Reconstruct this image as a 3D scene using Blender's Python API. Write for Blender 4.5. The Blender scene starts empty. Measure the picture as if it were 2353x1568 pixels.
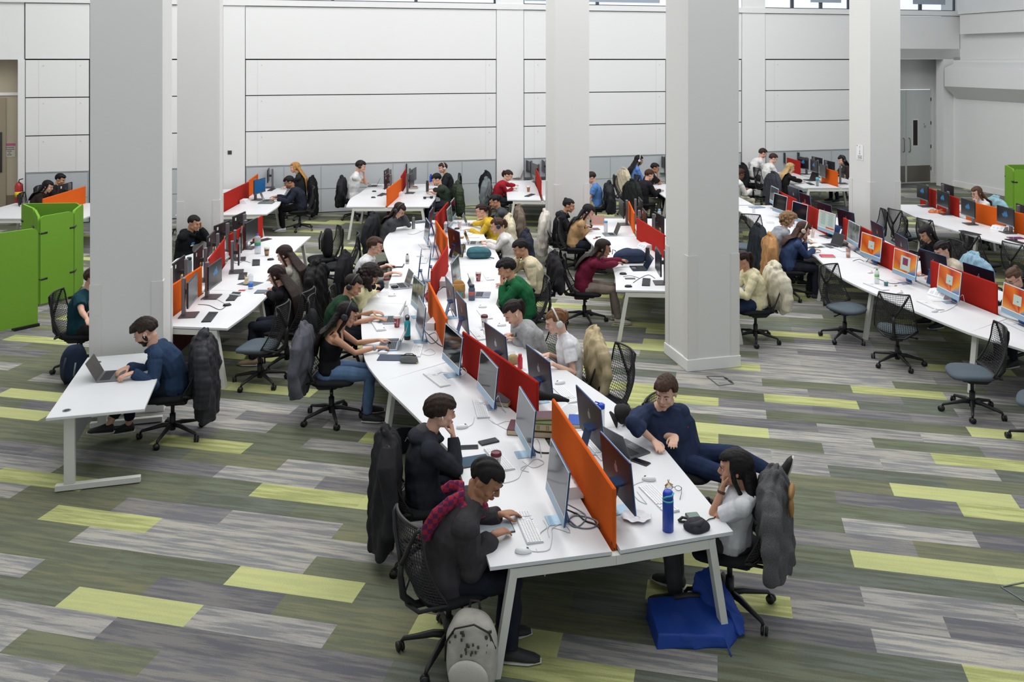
import bpy, bmesh, math, random
import numpy as np
from mathutils import Vector, Matrix, noise
D = bpy.data; SC = bpy.context.scene; COL = SC.collection
random.seed(7)
# ------------------------------------------------------------------ camera
FPX, CX, HY, CH = 2020.0, 1210.0, 137.0, 3.92        # focal (px), axis x, horizon y, eye height (m)
cam = D.objects.new('camera', D.cameras.new('camera')); COL.objects.link(cam)
cam.location = (0, 0, CH); cam.rotation_euler = (math.pi/2, 0, 0)
cam.data.sensor_width = 36; cam.data.lens = 36*FPX/2353
cam.data.shift_x = -(CX-1176.5)/2353; cam.data.shift_y = -(784-HY)/2353
cam.data.clip_end = 300
SC.camera = cam
# ------------------------------------------------------------------ world, exposure, lights
SC.view_settings.view_transform = 'Standard'; SC.view_settings.look = 'None'
SC.view_settings.gamma = 1; SC.view_settings.use_curve_mapping = False
SC.view_settings.exposure = -0.38
W = D.worlds.new('world'); SC.world = W; W.use_nodes = True
W.node_tree.nodes['Background'].inputs[0].default_value = (.80, .90, 1, 1)
W.node_tree.nodes['Background'].inputs[1].default_value = 1.7
TH = math.radians(14.32)
WU = Vector((math.cos(TH), math.sin(TH), 0)); WN = Vector((math.sin(TH), -math.cos(TH), 0))  # along the far wall, out of it
def area(x, y, z, sx, sy, power, rx=0, rz=0, col=(1, .99, .985)):
    l = D.lights.new('skylight_or_fill', 'AREA'); l.shape = 'RECTANGLE'; l.size = sx; l.size_y = sy; l.energy = power; l.color = col
    o = D.objects.new('skylight_or_fill', l); COL.objects.link(o); o.location = (x, y, z); o.rotation_euler = (rx, 0, rz); return o
for (x, y, p) in ((-6.5, 17.6, 440), (0.2, 18.9, 450), (6.8, 20.4, 470), (-4.6, 13.0, 400), (2.0, 14.4, 410), (8.8, 15.6, 460), (-3, 7, 270), (3.6, 8.2, 290), (0.5, 3, 200), (-10.5, 15, 300)):  # the one nearest the camera is added fill for faces turned to it
    area(x, y, 9.3, 4.6, 4.2, p, 0, TH)
# ------------------------------------------------------------------ helpers
def G(px, py, z=0.0):
    Y = FPX*(CH-z)/(py-HY); return Vector(((px-CX)*Y/FPX, Y, z))
def lin(c):
    c = c/255.0; return c/12.92 if c <= .04045 else ((c+.055)/1.055)**2.4
def rgb(h):
    if isinstance(h, str): h = tuple(int(h[i:i+2], 16) for i in (0, 2, 4))
    return (lin(h[0]), lin(h[1]), lin(h[2]), 1)
MATS = {}
def mat(name, col=(200, 200, 200), rough=.6, metal=0, bump=0, bscale=60, var=0, vscale=8, spec=.5, emit=None, estr=0, stretch=None):
    if name in MATS: return MATS[name]
    m = D.materials.new(name); m.use_nodes = True; nt = m.node_tree; b = nt.nodes['Principled BSDF']
    c = rgb(col); b.inputs['Base Color'].default_value = c; b.inputs['Roughness'].default_value = rough
    b.inputs['Metallic'].default_value = metal; b.inputs['Specular IOR Level'].default_value = spec
    if emit: b.inputs['Emission Color'].default_value = rgb(emit); b.inputs['Emission Strength'].default_value = estr
    tc = nt.nodes.new('ShaderNodeTexCoord'); vec = tc.outputs['Object']
    if stretch:
        mp = nt.nodes.new('ShaderNodeMapping'); mp.inputs['Scale'].default_value = stretch
        nt.links.new(vec, mp.inputs[0]); vec = mp.outputs[0]
    if var:
        n = nt.nodes.new('ShaderNodeTexNoise'); n.inputs['Scale'].default_value = vscale; n.inputs['Detail'].default_value = 4
        nt.links.new(vec, n.inputs['Vector'])
        r = nt.nodes.new('ShaderNodeValToRGB'); r.color_ramp.elements[0].position = .3; r.color_ramp.elements[1].position = .7
        r.color_ramp.elements[0].color = tuple(max(0, x*(1-var)) for x in c[:3])+(1,)
        r.color_ramp.elements[1].color = tuple(min(1, x*(1+var)) for x in c[:3])+(1,)
        nt.links.new(n.outputs['Fac'], r.inputs[0]); nt.links.new(r.outputs[0], b.inputs['Base Color'])
    if bump:
        n = nt.nodes.new('ShaderNodeTexNoise'); n.inputs['Scale'].default_value = bscale; n.inputs['Detail'].default_value = 3
        nt.links.new(vec, n.inputs['Vector'])
        u = nt.nodes.new('ShaderNodeBump'); u.inputs['Strength'].default_value = bump; u.inputs['Distance'].default_value = .004
        nt.links.new(n.outputs['Fac'], u.inputs['Height']); nt.links.new(u.outputs[0], b.inputs['Normal'])
    MATS[name] = m; return m
def glassy(name, col=(225, 235, 240), alpha=.35, rough=.08):
    if name in MATS: return MATS[name]
    m = D.materials.new(name); m.use_nodes = True; b = m.node_tree.nodes['Principled BSDF']
    b.inputs['Base Color'].default_value = rgb(col); b.inputs['Roughness'].default_value = rough; b.inputs['Alpha'].default_value = alpha
    MATS[name] = m; return m
class MB:
    """collects shapes, builds them as one mesh object"""
    def __init__(s): s.v = []; s.f = []; s.mi = []; s.sm = []
    def add(s, vs, fs, mi=0, smooth=False, M=None):
        o = len(s.v)
        s.v += [tuple(M @ Vector(v)) if M else tuple(v) for v in vs]
        s.f += [tuple(i+o for i in f) for f in fs]; s.mi += [mi]*len(fs); s.sm += [smooth]*len(fs); return s
    def box(s, c, d, rz=0, M=None, mi=0, bev=0, taper=None):
        x, y, z = d[0]/2, d[1]/2, d[2]/2
        if bev:
            b = min(bev, x*.9, y*.9, z*.9); vs = []
            for zz, k in ((-z, b), (-z+b, 0), (z-b, 0), (z, b)):
                for (sx, sy) in ((-1, -1), (1, -1), (1, 1), (-1, 1)):
                    ax, ay = x-k, y-k
                    if sx*sy > 0: vs += [(sx*ax, sy*(ay-b), zz), (sx*(ax-b), sy*ay, zz)] if sx > 0 else [(sx*ax, sy*(ay-b), zz), (sx*(ax-b), sy*ay, zz)]
                    else: vs += [(sx*(ax-b), sy*ay, zz), (sx*ax, sy*(ay-b), zz)]
            # order every ring by angle
            rings = []
            for r in range(4):
                ring = vs[r*8:r*8+8]; ring.sort(key=lambda p: math.atan2(p[1]/y, p[0]/x)); rings.append(ring)
            vs = sum(rings, []); fs = [tuple(reversed(range(8))), tuple(range(24, 32))]
            for r in range(3):
                for i in range(8): fs.append((r*8+i, r*8+(i+1) % 8, r*8+8+(i+1) % 8, r*8+8+i))
        else:
            t = taper or (1, 1)
            vs = [(-x, -y, -z), (x, -y, -z), (x, y, -z), (-x, y, -z), (-x*t[0], -y*t[1], z), (x*t[0], -y*t[1], z), (x*t[0], y*t[1], z), (-x*t[0], y*t[1], z)]
            fs = [(3, 2, 1, 0), (4, 5, 6, 7), (0, 1, 5, 4), (1, 2, 6, 5), (2, 3, 7, 6), (3, 0, 4, 7)]
        T = Matrix.Translation(Vector(c)) @ Matrix.Rotation(rz, 4, 'Z')
        return s.add(vs, fs, mi, False, M @ T if M else T)
    def prism(s, pts, z0, z1, mi=0, M=None):
        n = len(pts); a = sum(pts[i][0]*pts[(i+1) % n][1]-pts[(i+1) % n][0]*pts[i][1] for i in range(n))
        if a < 0: pts = pts[::-1]
        vs = [(p[0], p[1], z0) for p in pts]+[(p[0], p[1], z1) for p in pts]
        fs = [tuple(reversed(range(n))), tuple(range(n, 2*n))]+[(i, (i+1) % n, n+(i+1) % n, n+i) for i in range(n)]
        return s.add(vs, fs, mi, False, M)
    def beam(s, a, b, w, h, mi=0, up=(0, 0, 1), M=None):
        a = Vector(a); b = Vector(b); d = (b-a); L = d.length; d.normalize(); u = Vector(up)
        x = d.cross(u)
        if x.length < 1e-4: x = d.cross(Vector((0, 1, 0)))
        x.normalize(); z = x.cross(d)
        R = Matrix((x, d, z)).transposed().to_4x4(); T = Matrix.Translation((a+b)/2) @ R
        return s.box((0, 0, 0), (w, L, h), M=(M @ T if M else T), mi=mi)
    def tube(s, pts, r, n=8, mi=0, caps=True, M=None, flat=1.0):
        pts = [Vector(p) for p in pts]; rs = r if isinstance(r, (list, tuple)) else [r]*len(pts)
        vs = []; fs = []; prev = None
        for i, p in enumerate(pts):
            t = (pts[min(i+1, len(pts)-1)]-pts[max(i-1, 0)])
            if t.length < 1e-9: t = Vector((0, 0, 1))
            t.normalize()
            if prev is None: x = t.orthogonal().normalized()
            else:
                x = prev-t*prev.dot(t); x = x.normalized() if x.length > 1e-5 else t.orthogonal().normalized()
            prev = x; y = t.cross(x)
            for k in range(n):
                a = 2*math.pi*k/n; vs.append(p+x*(rs[i]*math.cos(a))+y*(rs[i]*flat*math.sin(a)))
        for i in range(len(pts)-1):
            for k in range(n): fs.append((i*n+k, i*n+(k+1) % n, (i+1)*n+(k+1) % n, (i+1)*n+k))
        if caps: fs += [tuple(reversed(range(n))), tuple(range((len(pts)-1)*n, len(pts)*n))]
        return s.add(vs, fs, mi, True, M)
    def loft(s, rings, mi=0, M=None, smooth=True, caps=True):
        """rings: (centre, rx, ry, xaxis, yaxis)"""
        n = 14; vs = []; fs = []
        for c, rx, ry, ax, ay in rings:
            c = Vector(c); ax = Vector(ax); ay = Vector(ay)
            for k in range(n):
                a = 2*math.pi*k/n; vs.append(c+ax*(rx*math.cos(a))+ay*(ry*math.sin(a)))
        m = len(rings)
        for i in range(m-1):
            for k in range(n): fs.append((i*n+k, i*n+(k+1) % n, (i+1)*n+(k+1) % n, (i+1)*n+k))
        if caps: fs += [tuple(reversed(range(n))), tuple(range((m-1)*n, m*n))]
        return s.add(vs, fs, mi, smooth, M)
    def lathe(s, prof, c=(0, 0, 0), n=20, mi=0, M=None):
        vs = []; fs = []
        for r, z in prof:
            for k in range(n): a = 2*math.pi*k/n; vs.append((c[0]+r*math.cos(a), c[1]+r*math.sin(a), c[2]+z))
        m = len(prof)
        for i in range(m-1):
            for k in range(n): fs.append((i*n+k, i*n+(k+1) % n, (i+1)*n+(k+1) % n, (i+1)*n+k))
        fs += [tuple(reversed(range(n))), tuple(range((m-1)*n, m*n))]
        return s.add(vs, fs, mi, True, M)
    def ell(s, c, r, M=None, mi=0, nu=14, nv=9, fn=None):
        vs = []; fs = []
        for j in range(1, nv):
            p = math.pi*j/nv
            for i in range(nu):
                a = 2*math.pi*i/nu; d = Vector((math.sin(p)*math.cos(a), math.sin(p)*math.sin(a), math.cos(p)))
                q = Vector((c[0]+d.x*r[0], c[1]+d.y*r[1], c[2]+d.z*r[2])); vs.append(fn(q, d) if fn else q)
        vs.append(Vector((c[0], c[1], c[2]+r[2]))); vs.append(Vector((c[0], c[1], c[2]-r[2])))
        if fn: vs[-2] = fn(vs[-2], Vector((0, 0, 1))); vs[-1] = fn(vs[-1], Vector((0, 0, -1)))
        T, B = len(vs)-2, len(vs)-1
        for j in range(nv-2):
            for i in range(nu): fs.append((j*nu+i, (j+1)*nu+i, (j+1)*nu+(i+1) % nu, j*nu+(i+1) % nu))
        for i in range(nu):
            fs.append((T, i, (i+1) % nu)); fs.append((B, (nv-2)*nu+(i+1) % nu, (nv-2)*nu+i))
        return s.add(vs, fs, mi, True, M)
    def grid(s, P, nu, nv, mi=0, smooth=True, close_u=False, M=None):
        vs = [P(i/(nu-1 if not close_u else nu), j/(nv-1)) for j in range(nv) for i in range(nu)]; fs = []
        for j in range(nv-1):
            for i in range(nu if close_u else nu-1):
                fs.append((j*nu+i, j*nu+(i+1) % nu, (j+1)*nu+(i+1) % nu, (j+1)*nu+i))
        return s.add(vs, fs, mi, smooth, M)
    def mesh(s, name='m'):
        me = D.meshes.new(name); me.from_pydata([tuple(v) for v in s.v], [], s.f)
        me.polygons.foreach_set('material_index', s.mi); me.polygons.foreach_set('use_smooth', s.sm); me.update(); return me
    def build(s, name, m=None, parent=None, mesh=None):
        me = mesh or s.mesh(name)
        for q in (m if isinstance(m, (list, tuple)) else [m]):
            if q is not None: me.materials.append(q)
        o = D.objects.new(name, me); COL.objects.link(o)
        if parent: o.parent = parent
        return o
def tag(o, label=None, cat=None, group=None, kind=None):
    if label: o['label'] = label
    if cat: o['category'] = cat
    if group: o['group'] = group
    if kind: o['kind'] = kind
    return o
def thing(name, label, cat, loc=(0, 0, 0), rz=0, group=None):
    o = D.objects.new(name, None); COL.objects.link(o); o.empty_display_size = .1
    o.location = loc; o.rotation_euler = (0, 0, rz); return tag(o, label, cat, group)
def clone(root, loc, rz, label=None, cat=None, group=None):
    def cp(o, par):
        c = o.copy(); COL.objects.link(c); c.parent = par
        for ch in o.children: cp(ch, c)
        return c
    r = cp(root, None); r.location = loc; r.rotation_euler = (0, 0, rz)
    tag(r, label, cat, group); return r
PROTO = []
def solidify(me, t, off=0):
    """thickened copy of a mesh"""
    o = D.objects.new('t', me); COL.objects.link(o); md = o.modifiers.new('s', 'SOLIDIFY'); md.thickness = t; md.offset = off
    dg = bpy.context.evaluated_depsgraph_get(); r = D.meshes.new_from_object(o.evaluated_get(dg)); D.objects.remove(o); return r
def modmesh(me, mods):
    o = D.objects.new('t', me); COL.objects.link(o)
    for k, kw in mods:
        md = o.modifiers.new(k, k)
        for a, b in kw.items(): setattr(md, a, b)
    dg = bpy.context.evaluated_depsgraph_get(); r = D.meshes.new_from_object(o.evaluated_get(dg)); D.objects.remove(o); return r
# ------------------------------------------------------------------ materials
WHITE = mat('white paint', (226, 226, 224), .7); WALLM = mat('white wall board', (219, 220, 220), .75, bump=.05, bscale=90)
COLM = mat('white column paint', (214, 214, 212), .75, bump=.05, bscale=80)
DARK = mat('dark joint', (28, 28, 30), .9)
DESKM = mat('white laminate', (214, 216, 219), .38, var=.015, vscale=3)
DESKE = mat('laminate edge', (188, 190, 190), .6)
STEEL = mat('white powder coated steel', (214, 214, 208), .45)
BLACK = mat('black plastic', (20, 20, 22), .45); BLK2 = mat('charcoal plastic', (40, 40, 43), .5)
# ------------------------------------------------------------------ floor: carpet planks laid in a half bond
FT = math.radians(-12.4); FU = Vector((math.cos(FT), math.sin(FT))); FV = Vector((-math.sin(FT), math.cos(FT)))
PL, PW = 1.03, .25
def plank_id(px, py):
    w = G(px, py, 0); u = w.x*FU.x+w.y*FU.y; v = w.x*FV.x+w.y*FV.y
    r = math.floor(v/PW-.68); k = math.floor((u-(-4.65 if r % 2 else -4.135))/PL); return (r, k)
PTYPE = {}
def mark(x0, y0, s, d):
    for t, pts in d.items():
        for (a, b) in pts: PTYPE[plank_id(x0+a*s, y0+b*s)] = t
mark(0, 740, .3825, {'Y': [(200, 85), (60, 450), (120, 540), (1600, 395), (1850, 420), (1600, 235), (1380, 745), (2290, 690), (250, 910), (100, 890), (480, 940)],
  'B': [(1500, 480), (2000, 860), (1500, 900), (300, 330), (120, 350), (1350, 620), (60, 290), (1700, 600), (2200, 900), (320, 770)],
  'P': [(1900, 530), (1500, 550), (250, 490), (1300, 530), (1300, 660), (2000, 730), (2250, 760), (100, 740), (200, 830), (500, 800), (1250, 890), (150, 140), (60, 190), (200, 210)],
  'G': [(250, 265), (250, 400), (100, 600), (300, 640), (150, 670), (1500, 680), (1700, 720), (1900, 650), (1700, 800), (2000, 800), (1500, 830), (1400, 790), (900, 940), (600, 860), (1400, 420), (2200, 820)]})
mark(0, 1080, .3825, {'Y': [(760, 820), (1760, 690), (620, 290), (1900, 160), (2250, 200), (2000, 1240), (100, 50), (400, 60)],
  'P': [(1050, 230), (1650, 320), (1250, 700), (450, 880), (800, 950), (1500, 880), (1300, 1000), (1700, 1100), (1900, 1140), (1200, 1180), (1600, 1180), (2200, 1170), (400, 1200), (100, 1180), (200, 850), (900, 1260), (600, 1240), (1900, 340)],
  'B': [(800, 430), (1300, 360), (1400, 470), (1800, 420), (1700, 540), (2100, 490), (100, 120), (100, 590), (50, 1000), (1700, 80), (2200, 20), (1600, 40)],
  'G': [(400, 180), (600, 200), (1300, 130), (1100, 180), (1500, 220), (2100, 240), (2200, 370), (100, 230), (200, 350), (400, 400), (300, 480), (700, 560), (1100, 560), (500, 640), (800, 680), (100, 720), (300, 760), (2100, 600), (1800, 820), (2200, 860), (2200, 740), (2200, 1000), (500, 1080), (300, 1060), (700, 1130), (2330, 1220)]})
mark(1420, 820, .3965, {'Y': [(810, 55), (300, 200), (240, 180), (450, 250), (1180, 255), (1300, 260), (1550, 190), (1800, 210), (700, 415), (850, 430), (2200, 440), (2000, 590), (2250, 620), (1800, 770), (2150, 800), (2200, 890), (1500, 1170), (1900, 1190)],
  'B': [(850, 100), (1300, 110), (1500, 140), (300, 140), (500, 160), (700, 310), (1200, 470), (1000, 450), (1600, 540), (1350, 520), (1750, 620), (2000, 650), (800, 560), (850, 670), (1600, 990), (1900, 1040), (1400, 960), (1500, 1080), (120, 45), (1900, 470), (2200, 500)],
  'P': [(850, 15), (1300, 50), (1000, 120), (1300, 210), (1500, 240), (1750, 270), (2000, 320), (700, 270), (1000, 300), (1350, 320), (1600, 340), (1800, 380), (800, 360), (1100, 390), (1400, 440), (1650, 450), (1100, 560), (1400, 610), (1000, 610), (1200, 680), (1500, 830), (1800, 870), (2330, 830), (2100, 400), (2250, 560), (1200, 1040)],
  'G': [(900, 150), (1200, 170), (500, 210), (800, 230), (1100, 350), (1300, 370), (560, 350), (700, 480), (1000, 500), (1700, 500), (2000, 530), (1400, 670), (1800, 700), (2200, 740), (1100, 740), (1400, 760), (1100, 840), (1500, 900), (1800, 950), (1100, 930), (2200, 1000), (1900, 1110), (2200, 1160), (1150, 1130), (1800, 170), (2100, 200), (1850, 260)]})
mark(1150, 1280, .5113, {'Y': [(1700, 40), (2000, 60), (2280, 100), (1200, 230), (2150, 520), (300, 500), (100, 470)],
  'P': [(1400, 140), (1700, 190), (2100, 240), (1400, 260), (1800, 310), (1700, 260), (1500, 350), (1800, 400), (2100, 340), (2000, 440), (1300, 330), (1150, 330), (500, 400), (750, 490), (1900, 210)],
  'B': [(2250, 420)],
  'G': [(1500, 60), (1700, 100), (2100, 140), (1300, 420), (1600, 470), (1800, 500), (1000, 500), (1300, 540), (800, 100), (400, 200), (600, 300), (300, 300), (1300, 60), (300, 100), (600, 60)]})
mark(1170, 560, .2805, {'Y': [(450, 420), (400, 510), (560, 740), (1000, 830), (2100, 720), (2050, 1000), (1100, 1170)],
  'B': [(440, 340), (2250, 810), (1000, 890), (1100, 990), (400, 470), (2200, 1070), (1500, 1110)],
  'P': [(350, 270), (2200, 570), (800, 720), (1100, 760), (2100, 940)], 'G': [(1200, 1060), (1000, 930), (2000, 900), (2100, 620), (2200, 680)]})
def make_floor():
    rp = random.Random(5); vs = []; fs = []; ca = []; cb = []
    for r in range(-12, 150):
        for k in range(-22, 26):
            u0 = (-4.65 if r % 2 else -4.135)+k*PL; v0 = (r+.68)*PW
            cx_, cy_ = FU.x*(u0+.5)+FV.x*v0, FU.y*(u0+.5)+FV.y*v0
            if cy_ < -2 or cy_ > 36 or abs(cx_) > 17: continue
            t = PTYPE.get((r, k)) or rp.choices('YBPG', (.1, .13, .25, .52))[0]
            o = len(vs); vs += [(u0, v0, 0), (u0+PL, v0, 0), (u0+PL, v0+PW, 0), (u0, v0+PW, 0)]; fs.append((o, o+1, o+2, o+3))
            j = rp.uniform(.93, 1.07)
            if t == 'Y': a, b = (188, 192, 112), rp.choice([(158, 164, 92), (178, 183, 112)])
            elif t == 'B': a, b = (170, 165, 152), (126, 128, 130)
            elif t == 'P': a, b = rp.choice([((122, 119, 116), (96, 96, 104)), ((120, 120, 122), (158, 154, 146)), ((132, 128, 120), (106, 106, 112))])
            else: a, b = rp.choice([((110, 117, 94), (94, 100, 78)), ((115, 118, 88), (98, 104, 84)), ((106, 114, 102), (92, 98, 84)), ((122, 122, 88), (102, 107, 84))])
            ds = lambda c: tuple(.72*x+.28*(sum(c)/3) for x in c)
            a, b = ds(a), ds(b)
            ca += [tuple(min(1, x*j) for x in rgb(a)[:3])+(1,)]*4; cb += [tuple(min(1, x*j) for x in rgb(b)[:3])+(1,)]*4
    me = D.meshes.new('floor'); me.from_pydata(vs, [], fs)
    for n, c in (('ca', ca), ('cb', cb)):
        at = me.color_attributes.new(n, 'FLOAT_COLOR', 'CORNER'); at.data.foreach_set('color', [x for q in c for x in q])
    m = D.materials.new('carpet planks'); m.use_nodes = True; nt = m.node_tree; b = nt.nodes['Principled BSDF']; b.inputs['Roughness'].default_value = .95
    b.inputs['Specular IOR Level'].default_value = .1
    A = nt.nodes.new('ShaderNodeVertexColor'); A.layer_name = 'ca'; B = nt.nodes.new('ShaderNodeVertexColor'); B.layer_name = 'cb'
    tc = nt.nodes.new('ShaderNodeTexCoord')
    def nz(sc, scale, detail):
        mp = nt.nodes.new('ShaderNodeMapping'); mp.inputs['Scale'].default_value = sc; nt.links.new(tc.outputs['Object'], mp.inputs[0])
        n = nt.nodes.new('ShaderNodeTexNoise'); n.inputs['Scale'].default_value = scale; n.inputs['Detail'].default_value = detail; n.inputs['Roughness'].default_value = .65
        nt.links.new(mp.outputs[0], n.inputs['Vector']); return n.outputs['Fac']
    n1 = nz((1.1, 13, 1), 1.35, 5); n2 = nz((20, 70, 1), 4, 2)
    r = nt.nodes.new('ShaderNodeValToRGB'); r.color_ramp.elements[0].position = .43; r.color_ramp.elements[1].position = .56; nt.links.new(n1, r.inputs[0])
    mx = nt.nodes.new('ShaderNodeMix'); mx.data_type = 'RGBA'; nt.links.new(r.outputs[0], mx.inputs[0]); nt.links.new(A.outputs[0], mx.inputs[6]); nt.links.new(B.outputs[0], mx.inputs[7])
    r2 = nt.nodes.new('ShaderNodeMapRange'); r2.inputs[1].default_value = .3; r2.inputs[2].default_value = .7; r2.inputs[3].default_value = .86; r2.inputs[4].default_value = 1.14; nt.links.new(n2, r2.inputs[0])
    mu = nt.nodes.new('ShaderNodeMix'); mu.data_type = 'RGBA'; mu.blend_type = 'MULTIPLY'; mu.inputs[0].default_value = 1
    nt.links.new(mx.outputs[2], mu.inputs[6]); nt.links.new(r2.outputs[0], mu.inputs[7]); nt.links.new(mu.outputs[2], b.inputs['Base Color'])
    me.materials.append(m); o = D.objects.new('floor', me); COL.objects.link(o); o.rotation_euler = (0, 0, FT); tag(o, kind='structure')
make_floor()
# ------------------------------------------------------------------ far wall (its own frame: u along, n out of it, z up)
W0 = G(740, 137+352, 0)
def wt(px):                                   # distance along the wall of image column px
    k = (px-CX)/FPX; return (k*W0.y-W0.x)/(WU.x-k*WU.y)
def wtn(px, n):                               # the same on a plane n in front of (or behind) the wall
    k = (px-CX)/FPX; Z = W0+WN*n; return (k*Z.y-Z.x)/(WU.x-k*WU.y)
def WP(t, n, z): return W0+WU*t+WN*n+Vector((0, 0, z))
WM = Matrix.Translation(W0) @ Matrix.Rotation(TH, 4, 'Z')     # local x = along, -y = out
def wbox(mb, t0, t1, n0, n1, z0, z1, mi=0): mb.box(((t0+t1)/2, -(n0+n1)/2, (z0+z1)/2), (t1-t0, n1-n0, z1-z0), M=WM, mi=mi)
CEIL = 9.6
def make_walls():
    t_l, t_r = wt(57)-.0, wt(2069)
    b = MB()
    wbox(b, wt(0)-6, t_l-.02, -.3, -.02, 3.92, CEIL); wbox(b, wt(41), t_l, -.3, 0, 0, 3.92)
    wbox(b, t_l, t_r+0, -.32, -.04, 0, 5.25, 1)
    wbox(b, t_r, wt(2168), -.32, 0, 3.94, 5.25); wbox(b, wt(2168), wt(2205), -.32, 0, 0, 5.25)
    # blank band between the panels and the sill, pilasters
    segs = [(57, 207), (206, 513), (563, 1141), (1203, 1705), (1758, 1985), (1985, 2069)]
    for a, c in segs: wbox(b, wt(a)+.012, wt(c)-.012, -.04, 0, 3.94, 5.26)
    for a, c in ((513, 563), (1141, 1203), (1705, 1758)): wbox(b, wt(a), wt(c), -.04, .01, 0, CEIL)
    wbox(b, wt(1985), wt(2069)+.0, -.04, 0, 0, 3.94)
    b.build('wall_back', [WALLM, DARK]); tag(D.objects['wall_back'], kind='structure')
    back = D.objects['wall_back']
    # white panels with dark joints and the pale slatted wainscot
    m = mat('acoustic wainscot', (182, 188, 192), .7, bump=.6, bscale=5, stretch=(4, 4, 90))
    z = [1.235, 2.11, 3.017, 3.92]
    for a, c in ((57, 206), (215, 505), (563, 1141), (1203, 1530), (1532, 1704), (1758, 1984)):
        for i in range(3):
            p = MB(); wbox(p, wt(a)+.02, wt(c)-.02, -.04, .012, z[i]+.012, z[i+1]-.012); p.build('wall_panel', WALLM, back)
            p = MB(); n = max(2, int((wt(c)-wt(a))/2.4))
            for q in range(n): 
                t = wt(a)+.3+(wt(c)-wt(a)-.6)*q/(n-1); wbox(p, t-.004, t+.004, .012, .0132, z[i]+.02, z[i+1]-.02)
                wbox(p, t+.1-.014, t+.1+.014, .012, .018, z[i+1]-.16, z[i+1]-.13)
            p.build('panel_joint', mat('panel seam', (196, 196, 196), .7), back)
        p = MB(); wbox(p, wt(a)+.02, wt(c)-.02, -.04, .012, 0.02, 1.238); p.build('wainscot', m, back)
        p = MB(); n = max(1, int((wt(c)-wt(a))/.82))
        for q in range(n+1): t = wt(a)+.03+(wt(c)-wt(a)-.06)*q/n; wbox(p, t-.006, t+.006, .012, .02, .02, 1.2)
        wbox(p, wt(a)+.02, wt(c)-.02, .012, .022, 1.224, 1.238); wbox(p, wt(a)+.02, wt(c)-.02, .012, .02, .62, .628)
        p.build('wainscot_trim', mat('wainscot trim', (150, 158, 160), .6), back)
    # sill ledge
    b = MB(); wbox(b, wt(0)-6, wt(2205), -.3, .05, 5.275, 5.42); tag(b.build('trim_1', WALLM), kind='structure')
    # clerestory windows above the sill
    frm = mat('window frame', (60, 64, 70), .5); gl = glassy('window glass', (235, 245, 250), .08, .02); blind = mat('grey roller blind', (150, 160, 172), .8)
    n = 0
    for a, c, hang in ((563, 1141, 1), (1203, 1700, 1), (1758, 1956, 0), (1956, 2200, 0), (57, 513, 1)):
        n += 1; b = MB(); t0, t1 = wt(a), wt(c)
        wbox(b, t0, t1, -.16, -.1, 5.42, 5.45); wbox(b, t0, t0+.05, -.16, -.1, 5.42, 8.6); wbox(b, t1-.05, t1, -.16, -.1, 5.42, 8.6); wbox(b, t0, t1, -.16, -.1, 8.55, 8.6)
        for q in range(1, 3): t = t0+(t1-t0)*q/3; wbox(b, t-.04, t+.04, -.17, -.09, 5.42, 8.6)
        f = b.build('window_%d' % n, frm); tag(f, kind='structure')
        g = MB(); wbox(g, t0+.05, t1-.05, -.135, -.125, 5.45, 8.55); g.build('pane', gl, f)
        if hang: g = MB(); wbox(g, t0+.06, t0+(t1-t0)*.62, -.09, -.08, 5.52, 8.55); g.build('blind', blind, f)
        else: g = MB(); wbox(g, t0+(t1-t0)*.75-.6, t0+(t1-t0)*.9, -.09, -.08, 5.62, 8.55); g.build('blind', blind, f)
    b = MB(); wbox(b, wt(0)-6, wt(2205)+.3, -.3, -.02, 8.6, CEIL); tag(b.build('trim_2', WALLM), kind='structure')
make_walls()
RW0 = G(2147, 419.5, 0)                       # door corner on the right, the right wall runs from here towards us
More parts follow.
